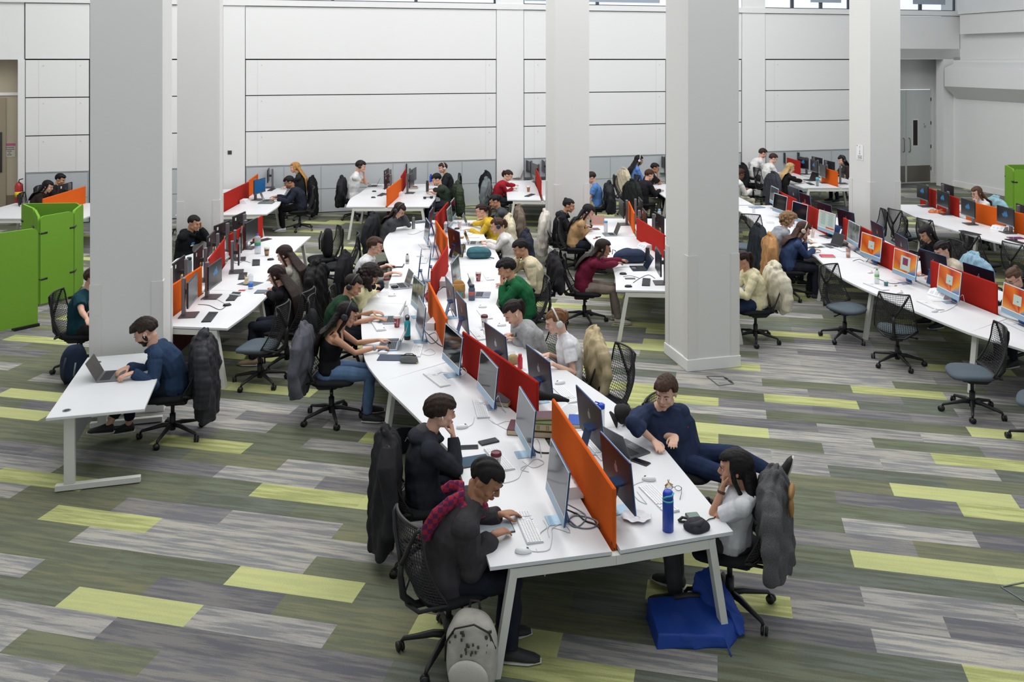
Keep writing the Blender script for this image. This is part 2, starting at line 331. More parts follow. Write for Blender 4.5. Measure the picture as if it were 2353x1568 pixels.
def make_right():
    # recess with the double door
    dp = 1.05; t0, t1 = wt(2069)-.0, None
    u = WU; n = WN
    # t coordinate of the right wall
    t1 = (RW0-W0).dot(WU); back = -(RW0-W0).dot(WN)
    b = MB(); wbox(b, t0-1.6, t1, -back-.2, -back, 2.99, 4.2); wbox(b, t0-1.6, wt(2069)-.72, -back-.2, -back, 0, 3.0)
    wbox(b, wt(2069)-.9, t1+.3, -back, 0.0, 3.93, 4.25)      # soffit of the recess
    wbox(b, wt(2069)-1.0, wt(2069)-.9, -back, -.32, 0, 4.2)
    wbox(b, t1, t1+.25, -back-.2, 0.0, 0, 4.0)
    tag(b.build('wall_recess', WALLM), kind='structure')
    dm = mat('pale grey door paint', (204, 210, 208), .5); kick = mat('brushed kick plate', (132, 126, 118), .45, .6); ss = mat('steel handle', (150, 146, 138), .35, .9)
    dw = .92; tA = t1-.12
    for i in range(2):
        a, c = tA-dw*(i+1), tA-dw*i-.012
        d = MB(); wbox(d, a, c, -back-.05, -back+.0, 0.02, 2.96); o = d.build('door_%d' % (i+1), dm); tag(o, kind='structure')
        q = MB(); wbox(q, a+.03, c-.03, -back, -back+.006, .05, .56); q.build('kick_plate', kick, o)
        vx = c-.58 if i == 0 else a+.56
        q = MB(); wbox(q, vx-.11, vx+.11, -back, -back+.008, 1.16, 2.04); q.build('vision_frame', WHITE, o)
        q = MB(); wbox(q, vx-.08, vx+.08, -back+.004, -back+.012, 1.2, 2.0); q.build('vision_panel', mat('dark glass', (46, 44, 44), .15), o)
        hx = a+.1 if i == 0 else c-.1
        q = MB(); P = lambda z, nn: tuple(W0+WU*hx+WN*(nn-back)+Vector((0, 0, z)))
        q.tube([P(1.0, 0), P(1.02, .06), P(1.06, .07), P(1.38, .07), P(1.42, .06), P(1.44, 0)], .013); q.build('door_handle', ss, o)
        q = MB()
        for zz in (.4, 1.1, 1.85, 2.6): wbox(q, (c if i == 0 else a)-.012, (c if i == 0 else a)+.012, -back, -back+.015, zz, zz+.11)
        q.build('hinge', mat('dark hinge', (70, 66, 60), .4, .7), o)
    fr = MB(); wbox(fr, tA, tA+.09, -back-.05, -back+.02, 0, 3.05); wbox(fr, tA-2*dw-.1, tA-2*dw-.01, -back-.05, -back+.02, 0, 3.05); wbox(fr, tA-2*dw, tA, -back-.05, -back+.02, 2.975, 3.05)
    tag(fr.build('trim_3', WHITE), kind='structure')
    # right side wall: runs towards the viewer
    RM = Matrix.Translation(RW0) @ Matrix.Rotation(TH-math.pi/2, 4, 'Z')       # local x = towards the viewer, +y = away from the room
    Lr = 27
    b = MB(); b.box((Lr/2, .12, 1.95), (Lr, .24, 3.9), M=RM); b.box((.72, -.035, 1.55), (.22, .07, 3.1), M=RM)
    b.box((Lr/2, .55, 4.9), (Lr, .6, 2.6), M=RM)
    tag(b.build('wall_right', WALLM), kind='structure')
    b = MB(); b.box((Lr/2, -.012, .09), (Lr, .024, .18), M=RM, bev=.004); tag(b.build('baseboard_right', WHITE), kind='structure')
    b = MB()
    pr = [(-.02, 2.72), (-.45, 3.1), (-.45, 3.66), (.32, 3.97), (.32, 2.72)]
    vs = [(x, y, z) for x in (1.0, Lr) for (y, z) in pr]; nn = 5
    b.add(vs, [tuple(range(nn)), tuple(reversed(range(nn, 2*nn)))]+[(i, nn+i, nn+(i+1) % nn, (i+1) % nn) for i in range(nn)], M=RM)
    tag(b.build('wall_bulkhead', WALLM), kind='structure')
    b = MB(); b.box((Lr/2+1.1, .14, 5.0), (Lr, .25, .6), M=RM); tag(b.build('trim_4', WALLM), kind='structure')
    b = MB(); b.box((Lr/2+1.1, .12, 5.36), (Lr, .35, .1), M=RM); tag(b.build('trim_5', WALLM), kind='structure')
    f = MB()
    for i in range(12): f.box((1.2+i*2.2, .3, 7.0), (.09, .08, 3.2), M=RM)
    f.box((Lr/2+1, .3, 5.44), (Lr, .08, .07), M=RM)
    o = f.build('window_6', mat('window frame')); tag(o, kind='structure')
    g = MB(); g.box((Lr/2+1, .32, 7.0), (Lr, .01, 3.2), M=RM); g.build('pane', glassy('window glass'), o)
    b = MB(); b.box((Lr/2, .3, CEIL-.5), (Lr, .3, 1.0), M=RM); tag(b.build('trim_6', WALLM), kind='structure')
    # card reader on the wall
    t = thing('card_reader', 'small black card reader with a white plate on the right wall beside the double door', 'card reader', tuple(RM @ Vector((.72, -.07, 0))), TH-math.pi/2)
    q = MB(); q.box((0, -.012, 1.26), (.1, .024, .1), bev=.01); q.build('plate', WHITE, t)
    q = MB(); q.box((0, -.02, 1.12), (.1, .04, .13), bev=.012); q.build('reader', BLACK, t)
make_right()
def make_left():
    # dim lobby with a door beyond the opening at far left
    tan = mat('beige lobby wall', (176, 166, 146), .8); tan2 = mat('taupe lower lobby wall', (120, 104, 88), .7)
    b = MB(); wbox(b, wt(0)-6, wt(57)+.3, -.65, -.45, .66, 4.2); wbox(b, wt(0)-6, wt(57)+.3, -.65, -.45, 0, .66, 1)
    wbox(b, wt(41), wt(41)+.2, -.45, -.3, 0, 4.2); wbox(b, wt(0)-6, wt(57)+.3, -.65, -.3, 3.95, 4.2)
    tag(b.build('wall_lobby', [tan, tan2]), kind='structure')
    b = MB(); wbox(b, wt(0)-6, wt(41)+.1, -.46, -.42, 3.06, 3.13); tag(b.build('trim_7', WHITE), kind='structure')
    e = wtn(1, -.43); d = MB(); wbox(d, e-1.0, e+.12, -.47, -.42, 0, 3.0); o = d.build('door_3', mat('pale brown door', (150, 138, 118), .5)); tag(o, kind='structure')
    q = MB(); wbox(q, e-.16, e+.04, -.42, -.40, 1.22, 2.18); q.build('vision_panel', mat('dark glass'), o)
    # left side wall, near wall behind the camera, ceiling
    b = MB(); b.box((-14.2, 8, CEIL/2), (.3, 34, CEIL)); tag(b.build('wall_left', WALLM), kind='structure')
    b = MB(); b.box((0, -6, CEIL/2), (40, .3, CEIL)); tag(b.build('wall_front', WALLM), kind='structure')
    b = MB(); b.box((0, 10, CEIL+.1), (44, 46, .2)); tag(b.build('ceiling', WALLM), kind='structure')
make_left()
# ------------------------------------------------------------------ columns
CM = Matrix.Rotation(TH, 4, 'Z')
def column(c, lab, w=.70):
    M = Matrix.Translation(Vector((c[0], c[1], 0))) @ CM
    t = thing('column', lab, 'column')
    b = MB(); b.box((0, 0, CEIL/2), (w, w, CEIL), M=M); b.build('shaft', COLM, t)
    b = MB(); b.box((0, 0, .075), (w+.04, w+.04, .15), M=M, bev=.006); b.build('base_trim', WHITE, t)
    b = MB()
    for s in (-1, 1):
        for a in (-1, 1):
            b.box((s*(w/2-.055), a*(w/2+.003), .8), (.12, .012, 1.30), M=M); b.box((s*(w/2+.003), a*(w/2-.055), .8), (.012, .12, 1.30), M=M)
    b.build('corner_guard', mat('clear corner guard', (214, 212, 210), .45), t)
    return t
cA = G(1579.4, 855.5, 0); c1 = (cA.x+(WU.x*.37-WN.x*.37), cA.y+(WU.y*.37-WN.y*.37))
column(c1, 'white square column nearest on the right, behind the man in the navy sweatshirt')
bay = Vector((-WN.x*6.45, -WN.y*6.45))
cB = G(1274.6, 594.6, 0); column((cB.x+(WU.x-WN.x)*.37, cB.y+(WU.y-WN.y)*.37), 'white square column in the middle, beside the chair with a white fleece coat')
column((-4.51, 10.07), 'white square column on the left, directly behind the bearded man and his desk', .74)
column((-5.82, 15.70), 'white square column behind the left desk bank and the man in the black hoodie')
column((7.17, 18.12), 'white square column on the right with a paper notice, in front of the double doors')
# ------------------------------------------------------------------ desk banks
DZ = .72; DT = .028
def poly_at(pts, s):                                   # point at fraction s (0..n-1) of a polyline
    i = min(int(s), len(pts)-2); f = s-i; a = Vector(pts[i]).to_2d(); b = Vector(pts[i+1]).to_2d(); return a+(b-a)*f
def smooth_poly(pts, k=5):
    P = [Vector((p[0], p[1])) for p in pts]; out = []
    for i in range(len(P)-1):
        p0 = P[max(i-1, 0)]; p1 = P[i]; p2 = P[i+1]; p3 = P[min(i+2, len(P)-1)]
        for j in range(k):
            t = j/k; out.append(.5*((2*p1)+(p2-p0)*t+(2*p0-5*p1+4*p2-p3)*t*t+(3*p1-p0-3*p2+p3)*t**3))
    out.append(P[-1]); return out
def desk_bank(label, spine, left, right, group='bench desks with two rows of worktops', gap=.03, modesty=None):
    """spine: unit boundaries; left/right: one list of outline points per unit (outer edge, near to far)"""
    c = sum((Vector(p) for p in spine), Vector((0, 0)))/len(spine)
    t = thing('bench_desk', label, 'desk', (c.x, c.y, 0), 0, None); M = Matrix.Translation((-c.x, -c.y, 0))
    n = len(spine)-1; legs = []
    for side, outl in ((-1, left), (1, right)):
        for u in range(n):
            a, b = Vector(spine[u]), Vector(spine[u+1]); d = (b-a).normalized(); nrm = Vector((d.y, -d.x))*side
            if outl == 'auto': pts = None; o = [a+nrm*.86, b+nrm*.86]
            else: o = [Vector(p) for p in outl[u]]
            if len(o) > 2: o = smooth_poly(o, 4)
            ia, ib = a+nrm*gap+d*.003, b+nrm*gap-d*.003
            p = [(q.x, q.y) for q in ([ia]+o+[ib])]
            m = MB(); m.prism(p, DZ-DT+.004, DZ, M=M); m.prism([((q[0]-c.x)*.9985+c.x, (q[1]-c.y)*.9985+c.y) for q in p], DZ-DT, DZ-DT+.004, M=M, mi=1)
            m.build('worktop', [DESKM, DESKE], t)
            if u == 0: legs.append((a, o[0], d, 1))
            legs.append((b, o[-1], d, 0 if u < n-1 else -1))
            bm = MB(); q0 = a.lerp(b, .02)+nrm*.28; q1 = a.lerp(b, .98)+nrm*.28
            bm.beam((q0.x, q0.y, .655), (q1.x, q1.y, .655), .04, .05, M=M); bm.build('beam', STEEL, t)
            if modesty and side == 1:
                mm = MB(); q0 = a.lerp(b, .06); q1 = a.lerp(b, .94); mm.beam((q0.x, q0.y, .4), (q1.x, q1.y, .4), .02, .42, M=M); mm.build('modesty_panel', modesty, t)
    for a, o, d, e in legs:
        dd = Vector((d.x, d.y, 0)); out = (o-a); L = out.length; out.normalize(); ins = dd*(.035*e)
        A3 = Vector((a.x, a.y, .655))+ins; top = Vector((o.x-out.x*.16, o.y-out.y*.16, .655))+ins; foot = Vector((o.x-out.x*.045, o.y-out.y*.045, .0))+ins
        m = MB(); m.beam(A3, top+Vector((out.x, out.y, 0))*.03, .055, .062, M=M); m.build('cross_beam', STEEL, t)
        m = MB(); m.beam(top+Vector((0, 0, .03)), foot, .06, .05, M=M); m.build('leg', STEEL, t)
    return t
ORANGE = mat('orange felt', (208, 92, 28), .95, var=.10, vscale=160, bump=.3, bscale=220, spec=.1)
RED = mat('red felt', (164, 38, 30), .95, var=.10, vscale=160, bump=.3, bscale=220, spec=.1)
def divider(a, b, m, label, zt=1.10, z0=.60, grp=None):
    a = Vector(a); b = Vector(b); c = (a+b)/2; d = b-a; L = d.length; rz = math.atan2(d.y, d.x)
    t = thing('divider_screen', label, 'desk divider', (c.x, c.y, 0), rz, grp)
    q = MB(); q.box((0, 0, (z0+zt)/2), (L, .026, zt-z0), bev=.008); q.build('felt_panel', m, t)
    for s in (-1, 1): q = MB(); q.box((s*L*.3, 0, z0-.02), (.05, .04, .08)); q.build('clamp', STEEL, t)
    return t
# centre island
S_C = [(.585, 5.72), (.165, 7.5), (-.76, 9.35), (-1.26, 11.45), (-1.23, 13.63), (-1.6, 15.65), (-1.58, 17.5)]
L_C = [[(-.23, 5.54), (-.58, 7.1)], [(-.58, 7.1), (-1.03, 7.95), (-1.45, 8.72)], [(-1.45, 8.72), (-1.70, 9.3), (-1.86, 9.95), (-2.05, 10.9), (-2.14, 11.6)],
       [(-2.14, 11.6), (-2.02, 12.1), (-1.98, 12.8), (-2.06, 13.45)], [(-2.06, 13.45), (-2.28, 14.3), (-2.48, 15.2), (-2.54, 15.9)], [(-2.54, 15.9), (-2.5, 16.6), (-2.3, 17.3), (-2.08, 17.52)]]
R_C = [[(1.40, 5.96), (1.03, 7.72)], [(1.03, 7.72), (.62, 8.62), (.05, 9.8)], [(.05, 9.8), (-.19, 10.61), (-.40, 11.5)], [(-.40, 11.5), (-.36, 12.6), (-.40, 13.8)], [(-.40, 13.8), (-.52, 14.7), (-.75, 15.84)], [(-.75, 15.84), (-.86, 16.7), (-1.0, 17.5)]]
desk_bank('long curving white bench desk running through the middle of the hall', S_C, L_C, R_C)
for a, b, m, l in (((.58, 5.78), (.22, 7.32), ORANGE, 'orange felt divider nearest the viewer, at the near end of the middle desk'),
                   ((.10, 7.69), (-.66, 9.13), RED, 'red felt divider on the middle desk just behind the nearest orange one'),
                   ((-.87, 9.58), (-1.24, 11.15), ORANGE, 'orange felt divider on the middle desk, beside the green hooded student'),
                   ((-1.27, 11.74), (-1.2, 13.33), RED, 'red felt divider halfway along the middle desk'),
                   ((-1.26, 13.94), (-1.59, 15.41), ORANGE, 'orange felt divider near the far end of the middle desk'),
                   ((-1.64, 15.88), (-1.56, 17.43), RED, 'red felt divider at the far end of the middle desk')): divider(a, b, m, l)
# right island with the lit screens
S_R = [(6.75, 9.25), (5.95, 10.85), (5.64, 12.55), (5.48, 14.2), (5.5, 15.9), (5.45, 17.6), (5.4, 19.3)]
L_R = [[(5.95, 8.75), (5.48, 9.69), (5.18, 10.3)], [(5.18, 10.3), (4.96, 11.1), (4.76, 12.0), (4.70, 12.3)], [(4.70, 12.3), (4.63, 12.8), (4.64, 13.6), (4.70, 14.3)], [(4.70, 14.3), (4.62, 15.1), (4.5, 15.95)], [(4.5, 15.95), (4.44, 16.8), (4.5, 17.5)], [(4.5, 17.5), (4.5, 19.25)]]
R_R = [[(7.55, 9.65), (6.72, 11.3)], [(6.72, 11.3), (6.45, 12.7)], [(6.45, 12.7), (6.32, 14.2)], [(6.32, 14.2), (6.34, 15.9)], [(6.34, 15.9), (6.3, 17.6)], [(6.3, 17.6), (6.2, 19.3)]]
desk_bank('curving white bench desk on the right with red dividers and lit orange desktop screens', S_R, L_R, R_R)
for i, (a, b, l) in enumerate((((5.92, 11.05), (5.68, 12.35), 'red felt divider beside the third lit screen on the right-hand curved desk'),
                  ((5.62, 12.75), (5.5, 14.0), 'red felt divider between the second and first lit orange screens on the right'),
                  ((5.66, 14.4), (5.66, 15.7), 'red felt divider behind the grey-green screen on the right-hand curved desk'),
                  ((5.5, 16.1), (5.46, 17.4), 'red felt divider behind the white document screen on the right'),
                  ((5.45, 17.75), (5.41, 19.15), 'red felt divider at the far end of the right-hand curved desk'),
                  ((6.62, 9.5), (6.02, 10.7), 'red felt divider on the nearest part of the right-hand desk'))): divider(a, b, RED, l)
# far right island
S_F = [(10.6, 13.0), (9.4, 14.8), (9.0, 16.4), (8.78, 17.9), (8.82, 19.4)]
L_F = [[(9.9, 12.6), (9.2, 13.5), (8.62, 14.45)], [(8.62, 14.45), (8.24, 15.4), (8.1, 16.05)], [(8.1, 16.05), (7.93, 17.0), (7.9, 17.8)], [(7.9, 17.8), (7.95, 18.6), (8.11, 19.4)]]
desk_bank('white bench desk at far right with black monitors, red and orange dividers', S_F, L_F, 'auto')
for a, b, m, l in (((8.85, 19.75), (8.82, 18.95), RED, 'red felt divider at the far end of the far right desk'), ((8.82, 18.88), (8.78, 17.85), RED, 'second red felt divider on the far right desk, beside the orange snack packet'),
                   ((8.80, 17.6), (9.0, 16.5), ORANGE, 'orange felt divider behind the white power unit on the far right desk'), ((9.04, 16.3), (9.35, 15.2), ORANGE, 'orange felt divider at the right edge of the picture')): divider(a, b, m, l)
# desk bank left of centre, behind the column
S_A = [(-4.42, 10.56), (-4.45, 12.2), (-4.78, 14.0), (-4.78, 15.9)]
L_A = [[(-5.3, 10.75), (-5.36, 12.3)], [(-5.36, 12.3), (-5.62, 14.1)], [(-5.62, 14.1), (-5.36, 15.1), (-5.33, 15.9)]]
R_A = [[(-3.56, 10.46), (-3.5, 11.3), (-3.52, 12.1)], [(-3.52, 12.1), (-3.7, 13.1), (-3.86, 14.0)], [(-3.86, 14.0), (-3.9, 15.9)]]
desk_bank('white bench desk left of the middle with black monitors and women with long hair', S_A, L_A, R_A, modesty=mat('dark red modesty panel', (74, 16, 20), .9))
for a, b, m, l in (((-4.44, 10.7), (-4.44, 12.0), ORANGE, 'orange felt divider on the left desk bank beside the white column'), ((-4.5, 12.45), (-4.76, 13.84), RED, 'red felt divider in the middle of the left desk bank'),
                   ((-4.8, 14.2), (-4.8, 15.1), RED, 'red felt divider on the left desk bank behind the water bottle'), ((-4.79, 15.4), (-4.78, 15.9), RED, 'short red felt divider at the far end of the left desk bank')): divider(a, b, m, l)
# desks along the far wall
S_B = [(-6.36, 18.1), (-6.42, 19.9), (-6.66, 21.8)]
desk_bank('white bench desk beyond the left desk bank with a blue monitor', S_B, 'auto', [[(-5.38, 18.2), (-5.42, 19.2), (-5.6, 20.1)], [(-5.6, 20.1), (-5.95, 21.9)]])
divider((-6.38, 18.35), (-6.42, 20.3), RED, 'red felt divider behind the blue monitor at the far left desk'); divider((-6.5, 20.6), (-6.64, 21.7), ORANGE, 'small orange felt divider at the wall end, left of the blond woman')
S_M = [(-3.05, 19.1), (-3.0, 20.9), (-3.1, 22.6)]
desk_bank('white bench desk in front of the grey wainscot with the man in a white tee', S_M, [[(-3.92, 19.1), (-4.05, 20.2), (-4.0, 21.0)], [(-4.0, 21.0), (-3.98, 22.6)]], [[(-2.12, 19.1), (-2.1, 20.0), (-2.14, 20.9)], [(-2.14, 20.9), (-2.26, 22.6)]], modesty=mat('dark red modesty panel'))
divider((-3.05, 19.2), (-2.98, 20.9), ORANGE, 'orange felt divider on the far desk between two students at laptops'); divider((-3.04, 21.3), (-3.12, 22.7), RED, 'red felt divider nearest the wall on the far middle desk')
S_N = [(.36, 20.0), (.3, 21.7), (.2, 23.3)]
desk_bank('white bench desk beside the middle column with the student in a red jumper', S_N, [[(-.44, 20.05), (-.5, 21.7)], [(-.5, 21.7), (-.62, 23.2)]], 'auto')
divider((.34, 20.6), (.24, 23.1), RED, 'red felt divider partly hidden by the middle column')
S_K = [(2.14, 12.13), (2.28, 14.1), (2.0, 15.9), (2.06, 17.7)]
desk_bank('white bench desk with a navy backpack on it, left of the right column', S_K, [[(1.24, 12.2), (1.30, 12.9), (1.33, 13.6), (1.33, 14.05)], [(1.33, 14.05), (1.17, 15.0), (1.06, 15.9)], [(1.06, 15.9), (1.24, 16.7), (1.38, 17.7)]], 'auto')
divider((2.22, 14.15), (1.97, 15.68), RED, 'red felt divider beside the navy backpack'); divider((1.98, 16.15), (2.04, 17.55), ORANGE, 'orange felt divider on the desk beyond the navy backpack')
S_K2 = [(4.15, 19.3), (4.05, 21.0), (3.95, 22.6)]
desk_bank('white bench desk by the far wall, mostly hidden by the right column', S_K2, 'auto', 'auto')
S_P = [(7.85, 21.95), (7.72, 23.4), (7.55, 25.0)]
desk_bank('white bench desk by the far wall where the blond student sits', S_P, [[(6.9, 21.95), (6.75, 23.4)], [(6.75, 23.4), (6.6, 25.0)]], 'auto')
divider((7.84, 22.15), (7.74, 23.05), ORANGE, 'orange felt divider at the end of the monitors by the far right column'); divider((7.6, 24.4), (7.5, 25.3), RED, 'red felt divider between the monitors at the far wall')
S_Q = [(-9.8, 17.7), (-9.85, 19.6)]
desk_bank('white bench desk at far left behind the green screen', S_Q, [[(-11.4, 17.7), (-11.4, 19.6)]], 'auto')
divider((-9.8, 17.8), (-9.84, 19.6), ORANGE, 'orange felt divider above the green screen at far left')
S_T = [(-6.9, 11.35), (-6.9, 12.8)]
desk_bank('end of a white desk hidden behind the left column, where the teal-shirted student sits', [(-4.95, 10.95), (-5.1, 11.9)], [[(-5.62, 10.62), (-5.72, 11.6)]], [[(-4.62, 10.9), (-4.72, 11.85)]]) if 0 else None
# ------------------------------------------------------------------ the single desk at left
def solo_desk():
    o = Vector((-4.29, 7.84)); u = Vector((.79, .21)); v = Vector((-.43, 1.60)); 
    t = thing('single_desk', 'white rectangular desk on its own at left with an open laptop on it', 'desk', (o.x, o.y, 0), math.atan2(u.y, u.x))
    w, L = u.length, v.length
    m = MB(); m.box((w/2, L/2, DZ-.0135), (w, L, .027), bev=.003); m.build('worktop', DESKM, t)
    m = MB(); m.box((w/2, .2, .66), (w-.12, .06, .055)); m.box((w/2, L-.2, .66), (w-.12, .06, .055)); m.box((w/2-.08, L/2, .655), (.05, L-.4, .045)); m.build('frame', STEEL, t)
    for y in (.12, L-.12):
        m = MB(); m.box((.17, y, .36), (.09, .05, .6)); m.box((w/2-.0, y, .035), (w-.1, .055, .055), bev=.004); m.build('leg', STEEL, t)
    m = MB(); m.box((.12, L/2, .44), (.018, L-.35, .40)); m.build('modesty_panel', mat('pale grey modesty panel', (186, 188, 190), .6), t)
    for y in (.14, L-.2):
        m = MB(); m.lathe([(.034, 0), (.036, .004), (.026, .004), (.024, .001)], (.14, y, DZ)); g = m.build('cable_grommet', mat('grey grommet', (120, 124, 128), .5), t)
        m = MB(); m.lathe([(.024, 0), (.024, .003)], (.14, y, DZ)); m.build('opening', BLACK, g)
solo_desk()
# ------------------------------------------------------------------ green acoustic screens
GREEN = mat('green felt', (116, 162, 58), .95, var=.06, vscale=120, bump=.2, bscale=200, spec=.1)
def green_screen(label, pts, h, zb=.04):
    c = Vector(pts[0]); t = thing('acoustic_screen', label, 'screen', (c.x, c.y, 0))
    for i in range(len(pts)-1):
        a = Vector(pts[i])-c; b = Vector(pts[i+1])-c; d = b-a; L = d.length; rz = math.atan2(d.y, d.x); hh = h[i]
        M = Matrix.Translation(((a.x+b.x)/2, (a.y+b.y)/2, 0)) @ Matrix.Rotation(rz, 4, 'Z') @ Matrix.Rotation(math.pi/2, 4, 'X')
        r = .07; x = L/2-.012; p = []
        for cx_, cy_, a0 in ((x-r, hh-r, 0), (-x+r, hh-r, 90), (-x+.01, zb+.01, 180), (x-.01, zb+.01, 270)):
            rr = r if cy_ > 1 else .01
            for k in range(5): an = math.radians(a0+k*22.5); p.append((cx_+rr*math.cos(an), cy_+rr*math.sin(an)))
        m = MB(); m.prism(p, -.018, .018, M=M); pn = m.build('panel', GREEN, t)
        if i:
            for zz in (.42, hh-.28):
                m = MB(); pa = Vector((pts[i][0]-c.x, pts[i][1]-c.y, zz)); dd = Vector((d.x, d.y, 0)).normalized(); pd = Vector((pts[i][0]-pts[i-1][0], pts[i][1]-pts[i-1][1], 0)).normalized()
                m.tube([pa-pd*.13, pa-pd*.02, pa+dd*.02, pa+dd*.08], .036, 6, flat=.55); m.build('strap', BLACK, pn)
    m = MB(); p0 = Vector(pts[0])-c; p1 = Vector(pts[1])-c; q = p0.lerp(p1, .9); m.box((q.x, q.y, .02), (.34, .12, .04), math.atan2((p1-p0).y, (p1-p0).x)); m.build('foot', BLACK, t)
    return t

green_screen('green felt screen panel at the left edge of the picture, nearest of the left ones', [(-8.3, 11.66), (-7.2, 12.96)], [1.44])
green_screen('folded green felt screens making a booth in front of the far left desk', [(-7.68, 15.2), (-7.46, 14.47), (-7.72, 13.92), (-8.2, 14.66), (-8.72, 15.2), (-7.75, 15.27)], [1.43]*5)
green_screen('light green felt screen at the right edge of the picture beside the right wall', [(12.6, 20.9), (11.33, 20.8), (11.06, 19.96), (12.2, 19.3)], [1.43]*3)
# ------------------------------------------------------------------ task chair
CH_GREY = mat('grey seat fabric', (84, 94, 102), .95, bump=.4, bscale=300, var=.1, vscale=90, spec=.15)
CH_BLK = mat('black seat fabric', (34, 35, 38), .95, bump=.4, bscale=300, spec=.15)
CHB = mat('chair black', (24, 24, 27), .5); NET = mat('chair net', (30, 30, 34), .55)
def back_pt(u, v):                                    # u -1..1 across, v 0..1 bottom to top, chair faces +y
    w = .245-.065*v+.012*math.sin(v*math.pi)
    y = -.215-.10*math.sin(min(1, v*1.25)*math.pi*.62)+.03*v*v*0+.085*(abs(u)**2.2)*(1-.55*v)
    z = .45+.53*v+.035*(1-v)*(abs(u)**2)
    return Vector((w*u*(1.0+.05*(1-v)), y-.02*v, z))
def make_chair(label, seatm=CH_GREY):
    t = thing('task_chair', label, 'chair', group=None)
    # seat: a rounded pad
    def P(u, v):
        a = 2*math.pi*u; r = [0, .8, .97, 1.0, .97, .85, 0][round(v*6)]; z = [.468, .472, .464, .445, .425, .412, .412][round(v*6)]
        k = (abs(math.cos(a))**3.2+abs(math.sin(a))**3.2)**(-1/3.2)
        x = .245*r*k*math.cos(a); y = .235*r*k*math.sin(a)
        return Vector((x*(1+.06*(y/.235)), y+.02, z-.02*max(0, (y-.1)/.15)**2+.008*math.cos(a*2)*r))
    m = MB(); m.grid(P, 32, 7, close_u=True); m.build('seat', seatm, t)
    m = MB(); m.box((0, 0, .40), (.30, .30, .035), bev=.012); m.box((0, -.04, .365), (.16, .22, .05), bev=.012); m.tube([(.1, .02, .37), (.21, .03, .36)], .008, 6); m.ell((.225, .03, .36), (.022, .012, .014), nu=8, nv=6); m.build('mechanism', CHB, t)
    # woven back
    m = MB(); nu, nv = 21, 23; m.grid(lambda u, v: back_pt(u*2-1, v), nu, nv)
    me = modmesh(m.mesh('net'), [('WIREFRAME', dict(thickness=.0075, use_even_offset=False, use_replace=True))]); MB().build('back_net', NET, t, me)
    m = MB()
    for s in (-1, 1): m.tube([back_pt(s, k/12) for k in range(13)], .009, 6)
    m.tube([back_pt(-1+k/6, 1) for k in range(13)], .012, 6, flat=.8); m.tube([back_pt(-1+k/6, 0) for k in range(13)], .010, 6)
    m.build('back_rim', CHB, t)
    m = MB()
    m.tube([(0, -.12, .385), (0, -.25, .40), (0, -.325, .48), (0, -.345, .62), (0, -.34, .70)], [.024, .026, .024, .02, .019], 8)
    for s in (-1, 1): m.tube([(0, -.34, .69), (s*.05, -.335, .76), (s*.12, -.33, .87), (s*.165, -.315, .955), back_pt(s, 1)], [.018, .016, .014, .013, .011], 7)
    for s in (-1, 1): m.tube([(0, -.30, .42), (s*.12, -.27, .42), back_pt(s, .02)], .013, 6)
    m.build('back_tower', CHB, t)
    m = MB(); m.tube([(0, 0, .36), (0, 0, .22)], .020, 10); m.tube([(0, 0, .24), (0, 0, .07)], .031, 10); m.build('gas_column', CHB, t)
    for k in range(5):
        a = math.radians(90+72*k); c, s_ = math.cos(a), math.sin(a)
        m = MB(); m.tube([(0, 0, .125), (c*.1, s_*.1, .125), (c*.22, s_*.22, .098), (c*.3, s_*.3, .082), (c*.315, s_*.315, .062)], [.026, .024, .018, .015, .011], 7); g = m.build('base_arm', CHB, t)
        m = MB(); b = a+.6
        for q in (-1, 1):
            cx_, cy_ = c*.325+q*.014*math.cos(b), s_*.325+q*.014*math.sin(b); ax = Vector((math.cos(b), math.sin(b), 0))*.008
            m.tube([Vector((cx_, cy_, .031))-ax, Vector((cx_, cy_, .031))+ax], .031, 12)
        m.build('caster', BLACK, g)
    return t
CHAIRS = {}
def chair(x, y, face, label, black=False, group=None):
    """face: world angle the sitter looks along (0 = +x)"""
    k = black; rz = math.radians(face)-math.pi/2
    if k not in CHAIRS:
        CHAIRS[k] = make_chair(label, CH_BLK if black else CH_GREY); t = CHAIRS[k]; t.location = (x, y, 0); t.rotation_euler = (0, 0, rz); tag(t, label, group=group); return t
    return clone(CHAIRS[k], (x, y, 0), rz, label, group=group)
